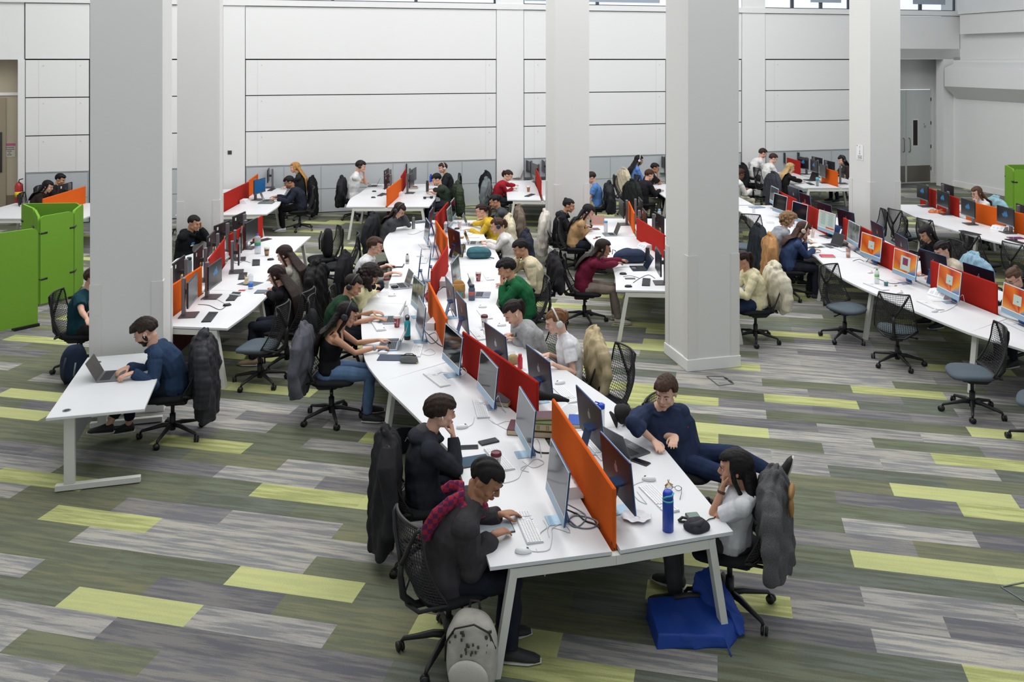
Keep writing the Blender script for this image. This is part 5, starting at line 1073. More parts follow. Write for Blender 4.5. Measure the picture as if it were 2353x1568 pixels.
P21 = person('person in a teal tee at the desk behind the left column, face hidden by it', chairlab='task chair under the teal-shirted student by the left column', head=(216, 640), face=4, b=.16, look=(0, 20), skin='l', hair='short', hc=(60, 44, 36), top=(26, 62, 72), sleeve='short', bot=(44, 44, 46), L=(216, 742, .75), R=(206, 748, .75), vox=.0085)
# far desks
P22 = person('person in a dark navy jacket at a laptop on the far left desk', chairlab='task chair under the student in the navy jacket at the far left desk', head=(664, 418), face=196, b=.24, look=(4, 30), skin='t', hair='short', hc=(16, 15, 17), top=(38, 42, 54), puff=.4, bot=(20, 20, 22), L=(628, 460, .75), R=(626, 454, .75), vox=.011, shoe=(190, 192, 196), pn='jacket')
P23 = person('person with long blond hair near the grey wainscot', chairlab='task chair with a black coat, used by the blond student near the wainscot', head=(678, 385), face=186, b=.12, slump=-.12, fem=True, look=(0, 10), skin='p', hair='long+down', hc=(166, 124, 70), bl=.36, top=(40, 42, 46), L=(645, 427, .75), vox=.011)
P24 = person('person in a white tee with black headphones, hand on chin, at the far middle desk', chairlab='task chair with a black coat under the student in white by the wainscot', head=(829, 382), face=6, b=.16, s=1.06, slump=-.12, look=(0, 20), skin='l', hair='short', hc=(30, 24, 22), top=(210, 211, 212), sleeve='short', L='chin', R=(852, 425, .76), phones=(28, 28, 32), vox=.011, curl=(1.1, .4))
P25 = person('person in a dark green top with a wristwatch at the far middle desk', chairlab='task chair with a dark green puffer coat at the far middle desk', head=(1003, 412), face=190, b=.2, look=(4, 30), skin='l', hair='short', hc=(18, 17, 18), top=(48, 58, 50), L=(962, 434, .78), R=(985, 443, .75), sleeve='pushed', vox=.011)
P26 = person('person in a black top with white headphones by the wainscot', chairlab='task chair under the white-headphoned student by the wainscot', head=(1017, 386), face=190, b=.14, look=(20, 10), skin='l', hair='short', hc=(56, 36, 30), top=(38, 39, 42), phones=(190, 188, 184), vox=.011)
P27 = person('person in a red jumper with a ponytail writing on paper', chairlab='task chair with a grey coat, used by the student in the red jumper', head=(1168, 403), face=-4, b=.24, fem=True, look=(-6, 34), skin='l', hair='tied+pony', hc=(46, 28, 24), bl=.1, top=(150, 34, 46), L=(1192, 428, .75), R=(1184, 434, .76), vox=.011)
P28 = person('person in a black jacket with a bun and pink hair tie', (1307, 472), -2, b=.16, fem=True, look=(-6, 18), skin='m', hair='tied+bun', hc=(24, 22, 22), top=(34, 35, 40), hood=(120, 110, 90), vox=.0095, chairlab='task chair with a white fleece coat on its back, by the middle column')
P29 = person('person in a tan cardigan with long black hair drawing at the desk', chairlab='task chair under the student in the tan cardigan', head=(1352, 486), face=-8, b=.24, fem=True, look=(-4, 36), skin='l', hair='long+down', hc=(22, 20, 22), bl=.3, top=(176, 142, 104), L=(1352, 520, .75), R=(1358, 528, .75), vox=.009)
P30 = person('person in a maroon hoodie with a long dark plait looking at a phone', chairlab='task chair under the student in the maroon hoodie', head=(1386, 570), face=-4, b=.28, fem=True, look=(-2, 14), skin='t', hair='long+down', hc=(34, 24, 24), bl=.3, top=(104, 32, 54), hood=True, bot=(128, 116, 108), L=(1438, 600, .80), R=(1438, 606, .79), glasses=(60, 50, 50), vox=.008, shoe=(186, 180, 168), curl=(.9, .9), tuck=-.1)
P31 = person('person in a blue shirt seen from behind beside the middle column', (1358, 408), 172, b=.12, look=(10, 30), skin='l', hair='short', hc=(40, 30, 26), top=(84, 122, 178), sleeve='short', bot=(170, 158, 130), vox=.0105, chairlab='task chair with a black padded jacket beside the middle column')
P32 = person('person in a blue shirt with long black hair and white headphones', chairlab='task chair with a beige coat, used by the student with white headphones and blue shirt', head=(1468, 368), face=20, b=.14, slump=-.1, fem=True, look=(-10, 16), skin='m', hair='long+down', hc=(20, 18, 20), bl=.26, top=(92, 128, 190), phones=(200, 200, 204), vox=.0115)
P33 = person('person in a black jacket with brown hair, back half turned, left of the right column', chairlab='task chair with a long dark coat, left of the right column', head=(1492, 402), face=30, b=.2, look=(-10, 22), skin='l', hair='short', hc=(60, 38, 28), top=(34, 34, 38), puff=.4, bot=(96, 96, 84), vox=.011)
P34 = person('person in a black tee with a raised hand beside the right column', chairlab='task chair under the student in a black tee by the right column', head=(1505, 386), face=18, b=.2, look=(-20, 22), skin='t', hair='crop', hc=(22, 19, 18), top=(30, 30, 33), sleeve='short', R='chin', vox=.011)
# right
P35 = person('standing or perched person in a white long-sleeve top with a printed back', chairlab='task chair with a black coat, under the man with the printed white top', head=(1753, 352), face=8, b=.28, slump=-.05, look=(0, 24), skin='l', hair='short', hc=(48, 36, 30), top=(212, 212, 212), bot=(60, 62, 68), vox=.011, zoff=.17)
P36 = person('person in a white tee sitting by the large grey monitor', chairlab='task chair under the man in a white tee at the grey monitor', head=(1777, 364), face=14, b=.2, slump=-.06, look=(-10, 26), skin='p', hair='short', hc=(60, 38, 34), top=(214, 214, 212), sleeve='short', vox=.011, zoff=.03)
P37 = person('person with long blond hair and a black top at the far wall desk', chairlab='task chair with a dark grey coat, used by the blond student at the far wall', head=(1816, 386), face=18, b=.2, fem=True, look=(-6, 14), skin='p', hair='long+down', hc=(176, 148, 106), bl=.3, top=(30, 30, 32), L=(1848, 413, .75), R=(1847, 418, .75), vox=.0105)
P38 = person('person with a headset and long dark hair by the far right column', chairlab='task chair under the woman with the headset by the far right column', head=(1934, 368), face=196, b=.14, fem=True, look=(6, 18), skin='p', hair='long+down', hc=(26, 20, 22), bl=.24, top=(66, 44, 40), phones=(60, 60, 64), vox=.0115)
P39 = person('person in a white top beside the right column, mostly hidden by it', chairlab='task chair with a black puffer coat at the right face of the right column', head=(1701, 400), face=20, b=.14, look=(0, 16), skin='d', hair='short', hc=(60, 36, 24), top=(206, 206, 204), bot=(190, 184, 164), vox=.0115)
P40 = person('person with curly blond hair in a light grey hoodie at the right-hand desk', chairlab='task chair with a dark waxed coat, used by the curly blond student', head=(1812, 505), face=6, b=.24, look=(-6, 26), skin='p', hair='curly', hc=(124, 98, 70), bl=0, top=(146, 150, 156), hood=True, L=(1858, 552, .75), R=(1872, 560, .75), vox=.0085)
P41 = person('person in a blue jumper with long auburn hair and cream headphones', (1846, 528), -2, b=.24, fem=True, look=(-4, 30), skin='l', hair='long+down', hc=(62, 42, 36), bl=.22, top=(58, 74, 110), L='chin', R=(1880, 576, .75), phones=(186, 176, 156), glasses=(60, 50, 48), vox=.0085, chairlab='task chair with a long camel coat on its back', black=True)
P42 = person('person in a cream cable-knit jumper with a braid, half hidden by the right column', (1704, 598), 186, b=.2, fem=True, look=(0, 26), skin='m', hair='tied+pony', hc=(40, 24, 20), bl=.2, top=(214, 206, 170), hood=True, bot=(38, 50, 76), shoe=(206, 190, 178), vox=.0085, chairlab='task chair with a cream puffer jacket beside the right column')
P43 = person('person in a black jacket with dark hair falling over the face', chairlab='task chair under the student in black whose hair covers the face', head=(2128, 536), face=190, b=.24, fem=True, look=(4, 34), skin='m', hair='long+down', hc=(26, 22, 24), bl=.1, top=(30, 30, 34), vox=.009)
P44 = person('person in a cream jumper with a long dark ponytail and glasses', (2164, 574), 190, b=.24, fem=True, look=(4, 34), skin='l', hair='tied+pony', hc=(28, 22, 24), bl=.34, top=(206, 196, 176), glasses=(190, 180, 170), vox=.0085, chairlab='task chair with a pale blue denim jacket behind the ponytailed student')
P45 = person('person with frizzy tied brown hair and glasses at the right picture edge', chairlab='task chair under the frizzy-haired student at the right edge', head=(2330, 638), face=192, b=.26, fem=True, look=(4, 34), skin='l', hair='tied+bun', hc=(82, 62, 48), top=(34, 35, 40), L=(2302, 664, .75), glasses=(24, 22, 24), vox=.0085)
P46 = person('person in a white tee with long brown hair and glasses at the far right desk', (2244, 443), 192, b=.16, fem=True, look=(4, 18), skin='p', hair='long+down', hc=(84, 56, 44), bl=.2, top=(214, 216, 216), sleeve='short', glasses=(40, 34, 34), L='chin', vox=.0105, chairlab='task chair with a light blue towel-like jacket near the right wall')
P47 = person('person with long black hair and a dark jacket at the far left desk', chairlab='task chair under the long-haired student at the far left desk', head=(110, 428), face=10, b=.24, fem=True, look=(-6, 24), skin='l', hair='long+down', hc=(18, 16, 17), bl=.26, top=(44, 34, 34), vox=.0115)
P48 = person('person with short black hair at the far left desk behind the grey monitor', chairlab='task chair under the short-haired student at the far left desk', head=(139, 412), face=8, b=.2, look=(-10, 22), skin='m', hair='short', hc=(18, 17, 18), top=(34, 34, 36), vox=.0115)
# ------------------------------------------------------------------ coats over chair backs
def garment(ref, label, col, zl=.3, puff=0, quilt=False, name='coat', cat='coat', dx=0, lining=None, w=1.0, sleeves=(1, 1), tex=None, lift=0):
    """ref: a person tuple (its chair) or (x, y, face)"""
    if isinstance(ref[0], (int, float)): x, y, rz = ref[0], ref[1], math.radians(ref[2])-math.pi/2
    else: p = ref[0]; x, y, rz = p.location.x, p.location.y, (ref[-1] if False else p.rotation_euler.z)
    seed = len(D.objects) % 97; rs = random.Random(seed)
    m = MB(); zt = 1.0+lift; e = .02*puff
    m.loft([((dx, -.28, zt+.02), .12*w, .05+e, (1, 0, 0), (0, 1, 0)), ((dx, -.285, zt-.02), .20*w, .08+e, (1, 0, 0), (0, 1, 0)), ((dx, -.295, zt-.12), (.255+e)*w, .108+e, (1, 0, 0), (0, 1, 0)), ((dx, -.305, zt-.35), (.28+e)*w, .118+e, (1, 0, 0), (0, 1, 0)),
            ((dx+rs.uniform(-.02, .02), -.33, (zt+zl)/2-.15), (.275+e)*w, .11+e, (1, 0, 0), (0, 1, 0)), ((dx+rs.uniform(-.03, .03), -.35, zl), (.25+e)*w, .08+e, (1, 0, .12), (0, 1, 0))])
    for s, on in zip((-1, 1), sleeves):
        if on: m.tube([(dx+s*.17*w, -.30, zt-.04), (dx+s*.27*w, -.32, zt-.14), (dx+s*.32*w, -.335+rs.uniform(-.03, .05), zt-.36), (dx+s*.315*w, -.34+rs.uniform(-.04, .06), max(zl+.04, zt-.62))], [.05+e, .066+e, .062+e, .05+e], 9)
    m.tube([(dx-.11, -.27, zt+.0), (dx-.06, -.31, zt+.045), (dx+.06, -.31, zt+.045), (dx+.11, -.27, zt+.0)], .03+e, 8)
    me = remesh(m, .010, 2); n = len(me.vertices); co = np.empty(n*3); me.vertices.foreach_get('co', co); co = co.reshape(-1, 3); nr = np.empty(n*3); me.vertices.foreach_get('normal', nr); nr = nr.reshape(-1, 3)
    a = np.arctan2(co[:, 0]-dx, co[:, 1]+.33); z = co[:, 2]; f = np.clip((zt-z)/.5, 0, 1)
    d = .011*f*np.sin(a*7+3*np.sin(z*4+seed)+seed)+.008*np.sin(a*13+z*9+seed*2)+.005*np.sin(co[:, 0]*40+z*33)
    if quilt: d = d*.7+.004*np.abs(np.sin((z+.02*np.sin(a*2))*math.pi/.065))
    co += nr*d[:, None]; me.vertices.foreach_set('co', co.ravel()); me.update()
    t = thing(name, label, cat, (x, y, 0), rz)
    o = MB().build('shell', mat('coat cloth %d %d %d' % tuple(col), col, .85 if not puff else .5, bump=.5, bscale=200, var=tex or .1, vscale=160 if tex else 20, spec=.15), t, me)
    if lining:
        m = MB(); m.ell((dx-.02, -.425, zt-.07), (.10, .022, .045)); m.ell((dx-.09, -.43, zt-.15), (.035, .02, .07)); m.build('lining', mat('coat lining %d' % lining[0], lining, .8), t, remesh(m, .008, 3))
    return t
garment(P2, 'long black coat hanging on the chair behind the hand-on-chin student', (42, 42, 45), .14, w=.95)
garment(P3, 'grey wool coat slung over the chair of the woman in the black top', (84, 86, 94), .30, dx=.04, w=1.1)
garment(P9, 'grey herringbone jacket with tan lining on the chair nearest the right desk corner', (86, 86, 88), .40, lining=(150, 112, 62), tex=.35)
garment(P10, 'beige jacket on the chair behind the student with large white headphones', (184, 168, 134), .35)
garment(P20, 'black quilted puffer jacket on the chair behind the bearded student', (50, 50, 55), .22, puff=1, quilt=True)
garment(P28, 'white fleece coat on the chair beside the middle column', (196, 190, 182), .18)
garment(P31, 'black padded jacket on the chair of the student in a blue shirt', (34, 36, 42), .35, puff=.8)
garment(P32, 'beige coat on the chair of the student with white headphones by the far wall', (190, 180, 158), .3)
garment(P33, 'long dark green-black coat on a chair left of the right column', (36, 41, 40), .2)
garment(P41, 'long camel wool coat on the chair of the auburn-haired student', (170, 128, 86), .12)
garment(P40, 'dark waxed coat on the chair of the curly blond student', (38, 44, 48), .22)
garment(P42, 'cream puffer jacket bulging over the chair beside the right column', (204, 198, 178), .45, puff=1.2, dx=.05)
garment(P44, 'pale blue denim jacket on the chair of the ponytailed student', (140, 172, 192), .45)
garment(P46, 'light blue jacket on the chair near the right wall', (142, 178, 190), .5)
garment(P39, 'black puffer jacket on the chair at the right face of the right column', (32, 34, 40), .35, puff=1)
garment(P35, 'black coat on the chair of the man with the printed top', (26, 27, 30), .35)
garment(P37, 'dark grey coat on the chair of the blond student by the far wall', (58, 60, 68), .15)
garment(P25, 'dark green ribbed puffer coat on a chair at the far middle desk', (44, 54, 40), .3, puff=1, quilt=True)
garment(P24, 'black coat on the chair behind the student in a white tee', (28, 29, 33), .3, puff=.5)
garment(P23, 'black coat on the chair behind the blond student at the wainscot', (22, 23, 26), .12)
garment(P27, 'grey rain jacket on the chair behind the student in the red jumper', (104, 112, 116), .3, puff=.4)
garment(P14, 'navy coat on the chair of the student in the white blouse', (40, 42, 56), .35)
garment(P16, 'brown tweed coat on the chair of the student with a claw clip', (112, 100, 90), .12, tex=.3)
garment(P15, 'cream jacket on the chair of the student in yellow', (198, 190, 164), .45)
garment(P6, 'black coat on the chair of the man in a white shirt', (32, 32, 36), .25)
garment(P7, 'charcoal coat on the chair of the reader at the far left curve', (42, 44, 48), .3)
garment(P19, 'black fur coat on the chair of the student in the knitted top', (22, 21, 22), .15, puff=1, tex=.5)
garment(P13, 'dark jacket on the chair of the student in the cream fleece', (40, 38, 42), .5)
# ------------------------------------------------------------------ empty chairs
def pxc(px, py, z=.1): p = G(px, py, z); return p.x, p.y
def echair(p, face, label, black=False, z=.1): x, y = pxc(p[0], p[1], z); return chair(x, y, face, label, black)
echair((597, 862), 172, 'empty task chair with grey seat turned towards the left desk bank, nearest the viewer')
BPC = echair((742, 640), 205, 'empty task chair carrying a black backpack, in the aisle left of the middle desk', True)
echair((1941, 763), -62, 'empty task chair with grey-blue seat facing the viewer, right of the column aisle')
echair((2062, 820), 60, 'empty task chair seen from behind through its net, third from the right edge')
echair((2234, 928), 172, 'empty task chair with grey seat in profile facing left, nearest the right-hand desk')
echair((2400, 1000), 150, 'task chair mostly outside the right edge, only a caster and base arm showing')
echair((1378, 1008), 205, 'empty task chair with black net back tucked at the middle desk beside the black cap', True)
chair(4.15, 16.4, -110, 'empty task chair with dark teal seat right of the right column')
for x, y, f, l in ((6.70, 17.25, 175, 'empty task chair at the far right column, the farther of two net backs'), (6.75, 16.45, 170, 'empty task chair by the far right column, the nearer of two net backs'),
                   (7.55, 18.75, 25, 'empty task chair at the far end of the far right desk'), (7.5, 17.35, 20, 'empty task chair second from the far end of the far right desk'), (7.6, 16.3, 22, 'empty task chair behind the two students, third along the far right desk'),
                   (7.75, 14.95, 24, 'empty task chair with tall net back behind the pale blue jacket'), (8.05, 14.2, 24, 'empty task chair left of the red booklet at far right'), (8.15, 13.1, 30, 'empty task chair cut by the right picture edge'),
                   (-3.15, 14.8, 190, 'empty task chair at the far end of the left desk bank'), (-.75, 22.7, 20, 'empty high-backed grey chair behind the student in the red jumper'), (2.55, 22.4, 5, 'empty tall black task chair left of the blue-shirted student at the far wall'),
                   (-9.0, 20.3, 60, 'empty task chair behind the far left desk'), (-11.9, 18.6, 0, 'empty task chair with a pink cloth at the far left edge')): chair(x, y, f, l, y < 15)
garment((-.75, 22.7, 20), 'black coat on the empty chair behind the red-jumpered student', (30, 31, 35), .3)
# ------------------------------------------------------------------ bags
def softbag(name, label, cat, c, dims, rz, col, parts=(), seed=0, lean=0, power=3.0, vox=.010, taper=.8):
    t = thing(name, label, cat, (c[0], c[1], c[2]), rz); w, d, h = dims
    def fn(q, dd):
        k = (abs(dd.x)**power+abs(dd.y)**power+abs(dd.z)**power)**(-1/power); z = (dd.z*k+1)/2
        f = 1-(1-taper)*z*z; return Vector((dd.x*k*w/2*f, dd.y*k*d/2*f-lean*z*h, z*h))
    m = MB(); m.ell((0, 0, 0), (1, 1, 1), nu=40, nv=28, fn=fn)
    m.build('body', mat('bag %d %d %d' % tuple(col), col, .8, bump=.5, bscale=160, var=.14, vscale=14, spec=.2), t, remesh(m, vox, 1, .012, 7, seed))
    for pn, pts, r, c2, fl in parts: m = MB(); m.tube(pts, r, 8, flat=fl); m.build(pn, mat('bag part %d %d %d' % tuple(c2), c2, .7), t)
    return t
def strap(w, d, h): return [(-w*.2, -d*.5, h*.75), (-w*.24, -d*.85, h*.55), (-w*.24, -d*.8, h*.25), (-w*.2, -d*.5, h*.08)]
c = G(1085, 1578, 0); t = softbag('backpack', 'light grey backpack with small dark flecks on the floor by the near leg', 'backpack', (c.x, c.y, 0), (.34, .24, .46), math.radians(-8), (176, 172, 164), [('zip', [(-.165, -.02, .16), (-.155, -.06, .30), (-.09, -.09, .41), (.03, -.09, .445), (.12, -.07, .39), (.155, -.04, .28)], .009, (34, 32, 32), .6), ('grab_loop', [(-.03, .06, .45), (-.02, .06, .50), (.03, .06, .50), (.04, .06, .45)], .009, (40, 38, 38), 1)], 3, lean=-.02)
rs = random.Random(2); m = MB()
m.ell((0, -.125, .14), (.125, .03, .105), nu=20, nv=14); m.build('front_pocket', mat('grey pocket cloth', (188, 184, 176), .8, bump=.4, bscale=150), t)
m = MB()
for k in range(26):
    a = rs.uniform(-1.0, 1.0); z = rs.uniform(.24, .40); m.box((a*.13, -.125+.045*a*a+.12*max(0, z-.22), z), (.010, .012, .014), rs.uniform(0, 3))
m.build('flecks', mat('dark flecks', (70, 66, 62), .8), t)
c = G(1592, 1452, 0); t = thing('dry_bag', 'bright blue roll-top bag lying on the floor under the near right desk leg', 'bag', (c.x, c.y, 0), math.radians(4))
bm_ = mat('blue bag cloth', (14, 60, 146), .6, bump=.4, bscale=120, var=.12, vscale=9)
m = MB(); m.add([(-.29, -.17, 0), (.20, -.19, 0), (.30, -.06, 0), (.26, .16, 0), (-.29, .18, 0), (-.28, -.155, .10), (.16, -.17, .07), (.27, -.05, .10), (.20, .15, .17), (-.28, .17, .15)], [(4, 3, 2, 1, 0), (5, 6, 7, 8, 9), (0, 1, 6, 5), (1, 2, 7, 6), (2, 3, 8, 7), (3, 4, 9, 8), (4, 0, 5, 9)])
m.build('body', bm_, t, remesh(m, .010, 3, .020, 5, 4))
m = MB(); m.add([(.02, .17, .12), (.20, .18, .10), (.33, -.10, .02), (.29, -.12, .03), (.06, .20, .29), (.20, .22, .34), (.345, -.08, .12), (.24, -.05, .16)], [(3, 2, 1, 0), (4, 5, 6, 7), (0, 1, 5, 4), (1, 2, 6, 5), (2, 3, 7, 6), (3, 0, 4, 7)]); m.build('folded_top', bm_, t, remesh(m, .008, 2, .012, 8, 6))
m = MB(); m.tube([(-.10, .12, .165), (0, .12, .18), (.08, .11, .18)], .016, 8, flat=.4); m.build('handle', BLK2, t); m = MB(); m.tube([(.17, -.185, .06), (.18, -.215, .03), (.185, -.27, .008)], .006, 6); m.build('cord', bm_, t)
c = G(170, 880, 0); softbag('backpack', 'navy backpack with white print on the floor left of the single desk', 'backpack', (c.x, c.y, 0), (.32, .24, .46), .3, (38, 50, 72), [('strap', strap(.32, .24, .46), .018, (30, 36, 50), .4), ('print', [(.02, -.128, .12), (.03, -.13, .2), (.04, -.125, .28)], .012, (150, 160, 170), .3)], 6)
c = G(722, 800, 0); softbag('backpack', 'tan and brown backpack on the floor left of the woman in the black top', 'backpack', (c.x-.1, c.y, 0), (.30, .22, .42), 1.2, (124, 100, 66), [('strap', strap(.30, .22, .42), .016, (80, 62, 40), .4)], 7)
c = G(928, 1040, .0); softbag('shoulder_bag', 'black bag with white scribbled lettering on the floor behind the hand-on-chin student', 'bag', (c.x, c.y, 0), (.34, .14, .24), .3, (26, 27, 32), [('lettering', [(.0, -.075, .14), (.02, -.078, .18), (.05, -.078, .13), (.07, -.078, .19), (.10, -.075, .14)], .004, (200, 204, 210), 1)], 8)
c = G(1100, 592, DZ); softbag('backpack', 'small teal backpack lying on the middle desk', 'backpack', tuple(c), (.42, .30, .17), .1, (58, 100, 110), [('seam', [(-.2, -.11, .10), (0, -.145, .115), (.19, -.11, .10)], .005, (36, 66, 74), 1), ('strap', [(.1, -.13, .06), (.18, -.16, .03), (.24, -.13, .01)], .008, (40, 72, 80), .6)], 9, taper=.75)
c = G(1447, 602, DZ); softbag('backpack', 'navy backpack lying on the desk left of the red divider', 'backpack', tuple(c), (.56, .30, .20), .05, (38, 48, 72), [('seam', [(-.26, -.10, .10), (-.1, -.15, .14), (.2, -.14, .13)], .005, (24, 30, 46), 1), ('grab_loop', [(-.22, 0, .17), (-.27, 0, .2), (-.28, 0, .12)], .01, (28, 34, 50), .5)], 10, taper=.7)
c = G(939, 834, DZ); softbag('pencil_case', 'grey pencil case with a dark zip and tan edge beside the closed tablet', 'pencil case', tuple(c), (.20, .085, .075), -.05, (104, 106, 106), [('zip', [(-.08, 0, .077), (0, 0, .083), (.08, 0, .077)], .006, (40, 42, 44), .5), ('handle', [(-.06, -.01, .08), (-.02, -.01, .10), (.04, -.01, .10), (.07, -.01, .08)], .005, (60, 60, 62), 1), ('edge', [(.09, -.04, .01), (.1, 0, .012), (.09, .04, .01)], .006, (186, 150, 80), 1)], 11, power=4, vox=.005)
c = G(1601, 1216, DZ); softbag('drawstring_pouch', 'black drawstring pouch at the near right desk corner', 'pouch', tuple(c), (.17, .13, .065), .5, (52, 52, 60), [('flap', [(-.07, -.02, .045), (-.02, -.045, .06), (.05, -.02, .05)], .018, (46, 46, 54), .5), ('cord', [(.07, .04, .03), (.11, .03, .012), (.15, .05, .006), (.19, .045, .006), (.22, .06, .006)], .0035, (26, 26, 30), 1)], 12, power=3.6, vox=.005, taper=.45)
softbag('backpack', 'black backpack leaning on the seat of the empty aisle chair', 'backpack', (BPC.location.x+.08, BPC.location.y+.02, .475), (.30, .18, .50), math.radians(205)-math.pi/2, (30, 30, 33), [('strap', [(-.08, .09, .44), (-.09, .13, .3), (-.09, .12, .12)], .018, (44, 44, 48), .4), ('strap', [(.08, .09, .44), (.09, .13, .3), (.09, .12, .12)], .018, (44, 44, 48), .4)], 13)
softbag('backpack', 'dark backpack on the chair behind the student in dark green', 'backpack', (P4[0].location.x-.30, P4[0].location.y-.02, .44), (.30, .16, .40), math.radians(2)-math.pi/2, (36, 37, 42), [('strap', strap(.3, .16, .4), .016, (30, 30, 34), .4)], 14)
c = G(1934, 564, DZ); softbag('headphone_case', 'rounded grey headphone case on the right-hand desk', 'case', tuple(c), (.23, .17, .08), .2, (110, 112, 112), [('zip', [(-.11, -.03, .04), (0, -.086, .04), (.11, -.03, .04)], .003, (60, 60, 62), 1)], 15, power=2.6)
# scarf on the nearest student
def scarf(P):
    root, sp, N, Hd, W2L, arms, s = P
    sm = mat('tartan scarf', (150, 44, 62), .95, bump=.5, bscale=200, spec=.1); nt = sm.node_tree; b = nt.nodes['Principled BSDF']
    w = nt.nodes.new('ShaderNodeTexChecker'); w.inputs['Scale'].default_value = 30; w.inputs[1].default_value = rgb((160, 50, 66)); w.inputs[2].default_value = rgb((92, 46, 84)); tc = nt.nodes.new('ShaderNodeTexCoord'); nt.links.new(tc.outputs['Object'], w.inputs[0]); nt.links.new(w.outputs[0], b.inputs['Base Color'])
    m = MB(); m.tube([N+Vector((.095*math.sin(q), -.015-.085*math.cos(q), .035*math.cos(q)+.01)) for q in [x*math.pi/8-math.pi for x in range(17)]], .034, 10)
    bs = lambda t, x, o: (lambda g: sp(t)+Vector((x, -g.z*o, g.y*o)))((sp(min(1, t+.03))-sp(t-.03)).normalized())
    m.tube([N+Vector((.0, -.09, .05)), bs(1.0, .06, .12), bs(.9, .10, .155), bs(.76, .12, .175), bs(.60, .125, .178), bs(.50, .125, .172)], [.04, .045, .05, .05, .05, .046], 10, flat=.5)
    m.tube([N+Vector((-.03, -.09, .05)), bs(1.0, -.08, .12), bs(.9, -.13, .15), bs(.8, -.15, .165)], [.036, .04, .04, .032], 10, flat=.5)
    sc = MB().build('scarf', sm, root, remesh(m, .006, 2, .005, 14, 2)); m = MB(); rr = random.Random(1)
    for k in range(15): x = .085+.006*k; m.tube([bs(.51, x, .172), bs(.41, x+rr.uniform(-.01, .01), .170)], .0022, 4)
    m.build('fringe', sm, sc)
scarf(P1)
m = MB(); root, sp, N, Hd, W2L, arms, s = P3; a = arms[1]; wp = a[2].lerp(a[3], .88); d = (a[3]-a[2]).normalized()
m.tube([wp-d*.012, wp+d*.012], .0295, 12); m.build('wristwatch', mat('grey watch strap', (150, 158, 160), .4), root)
m = MB(); root, sp, N, Hd, W2L, arms, s = P9; a = arms[0]; wp = a[2].lerp(a[3], .86); d = (a[3]-a[2]).normalized(); m.tube([wp-d*.008, wp+d*.008], .0285, 12); m.build('wristwatch', mat('brown watch strap', (70, 44, 32), .5), root)
m = MB(); root, sp, N, Hd, W2L, arms, s = P8; m.box((.06, sp(.66).y+.155, sp(.66).z), (.03, .004, .011)); m.build('chest_logo', mat('red chest label', (196, 40, 52), .6), root)
m = MB(); root, sp, N, Hd, W2L, arms, s = P35; q = sp(.62)
m.tube([q+Vector((.075*math.cos(k*math.pi/8), -.158, .075*math.sin(k*math.pi/8)+.01)) for k in range(9)], .006, 5); m.tube([q+Vector((.04*math.cos(k*math.pi/6), -.160, .04*math.sin(k*math.pi/6))) for k in range(13)], .004, 5); m.box(tuple(q+Vector((0, -.160, -.075))), (.11, .008, .022)); m.build('back_print', mat('purple grey back print', (106, 84, 104), .8), root)
m = MB(); root, sp, N, Hd, W2L, arms, s = P17; q = sp(.55); m.ell(q+Vector((-.02, .152, .0)), (.055, .01, .02)); pr_ = m.build('chest_print', mat('blue chest print', (44, 120, 170), .8), root); m = MB(); m.ell(q+Vector((.01, .153, -.03)), (.05, .01, .014)); m.build('white_lettering', mat('white print', (200, 200, 196), .8), pr_)
# ------------------------------------------------------------------ laptops, drinks, books, papers
def at(p, z=DZ): q = G(p[0], p[1], z); return (q.x, q.y, z)
def laptop(p, user, label, op=112, col=(150, 154, 160), w=.31, scr=(26, 24, 30), dark=False):
    """user: world angle from the laptop towards its user"""
    t = thing('laptop', label, 'laptop', at(p), math.radians(user)+math.pi/2); c = mat('laptop %d' % col[0], col, .35, .6)   # local -y towards the user
    m = MB(); m.box((0, 0, .0075), (w, .215, .015), bev=.004); m.build('base', c, t)
    m = MB()
    for r in range(5):
        for k in range(13): m.box((-w*.42+w*.84*(k+.5)/13, .075-.019*r, .016), (w*.84/13-.003, .0155, .002))
    m.build('keys', mat('laptop keys', (30, 31, 34), .5), t)
    m = MB(); m.box((0, -.065, .0155), (.105, .062, .0015)); m.build('trackpad', mat('trackpad', (122, 126, 132), .3, .4), t)
    M = Matrix.Translation((0, .107, .013)) @ Matrix.Rotation(math.radians(90-op), 4, 'X')
    m = MB(); m.box((0, .003, .105), (w, .006, .21), M=M, bev=.003); l = m.build('lid', c, t)
    m = MB(); m.box((0, -.0008, .107), (w-.01, .0012, .195), M=M); m.build('screen', mat('laptop screen %d' % scr[0], scr, .12), l)
    return t
laptop((257, 866), 12, 'open grey laptop on the single desk in front of the bearded student', 118, (112, 112, 118), scr=(70, 62, 62))
laptop((893, 797), 184, 'open silver laptop used by the woman in the black top', 116, (140, 150, 168), scr=(84, 78, 84))
laptop((892, 737), 184, 'open silver laptop used by the student in dark green', 118, (150, 158, 172), scr=(52, 42, 40))
laptop((917, 659), 200, 'open grey laptop with a black mouse on it, by the maroon-lidded cup', 108, (158, 164, 174), scr=(96, 100, 98))
laptop((1443, 1034), 35, 'open dark grey laptop beside the smiling student in navy', 112, (98, 100, 104))
laptop((1108, 679), -2, 'small open laptop in front of the student in the green hoodie', 112, (140, 146, 156), w=.28)
laptop((1086, 517), 0, 'open laptop in front of the student in yellow', 112, (170, 174, 180), scr=(120, 120, 118))
laptop((1092, 560), 0, 'open laptop behind the teal backpack', 112, (170, 174, 180))
laptop((856, 428), 186, 'open dark laptop in front of the student in a white tee', 114, (60, 60, 64))
laptop((618, 462), 12, 'open grey laptop in front of the student in the navy jacket', 112, (92, 96, 102))
laptop((648, 425), 8, 'open silver laptop in front of the blond student by the wainscot', 112, (160, 162, 166))
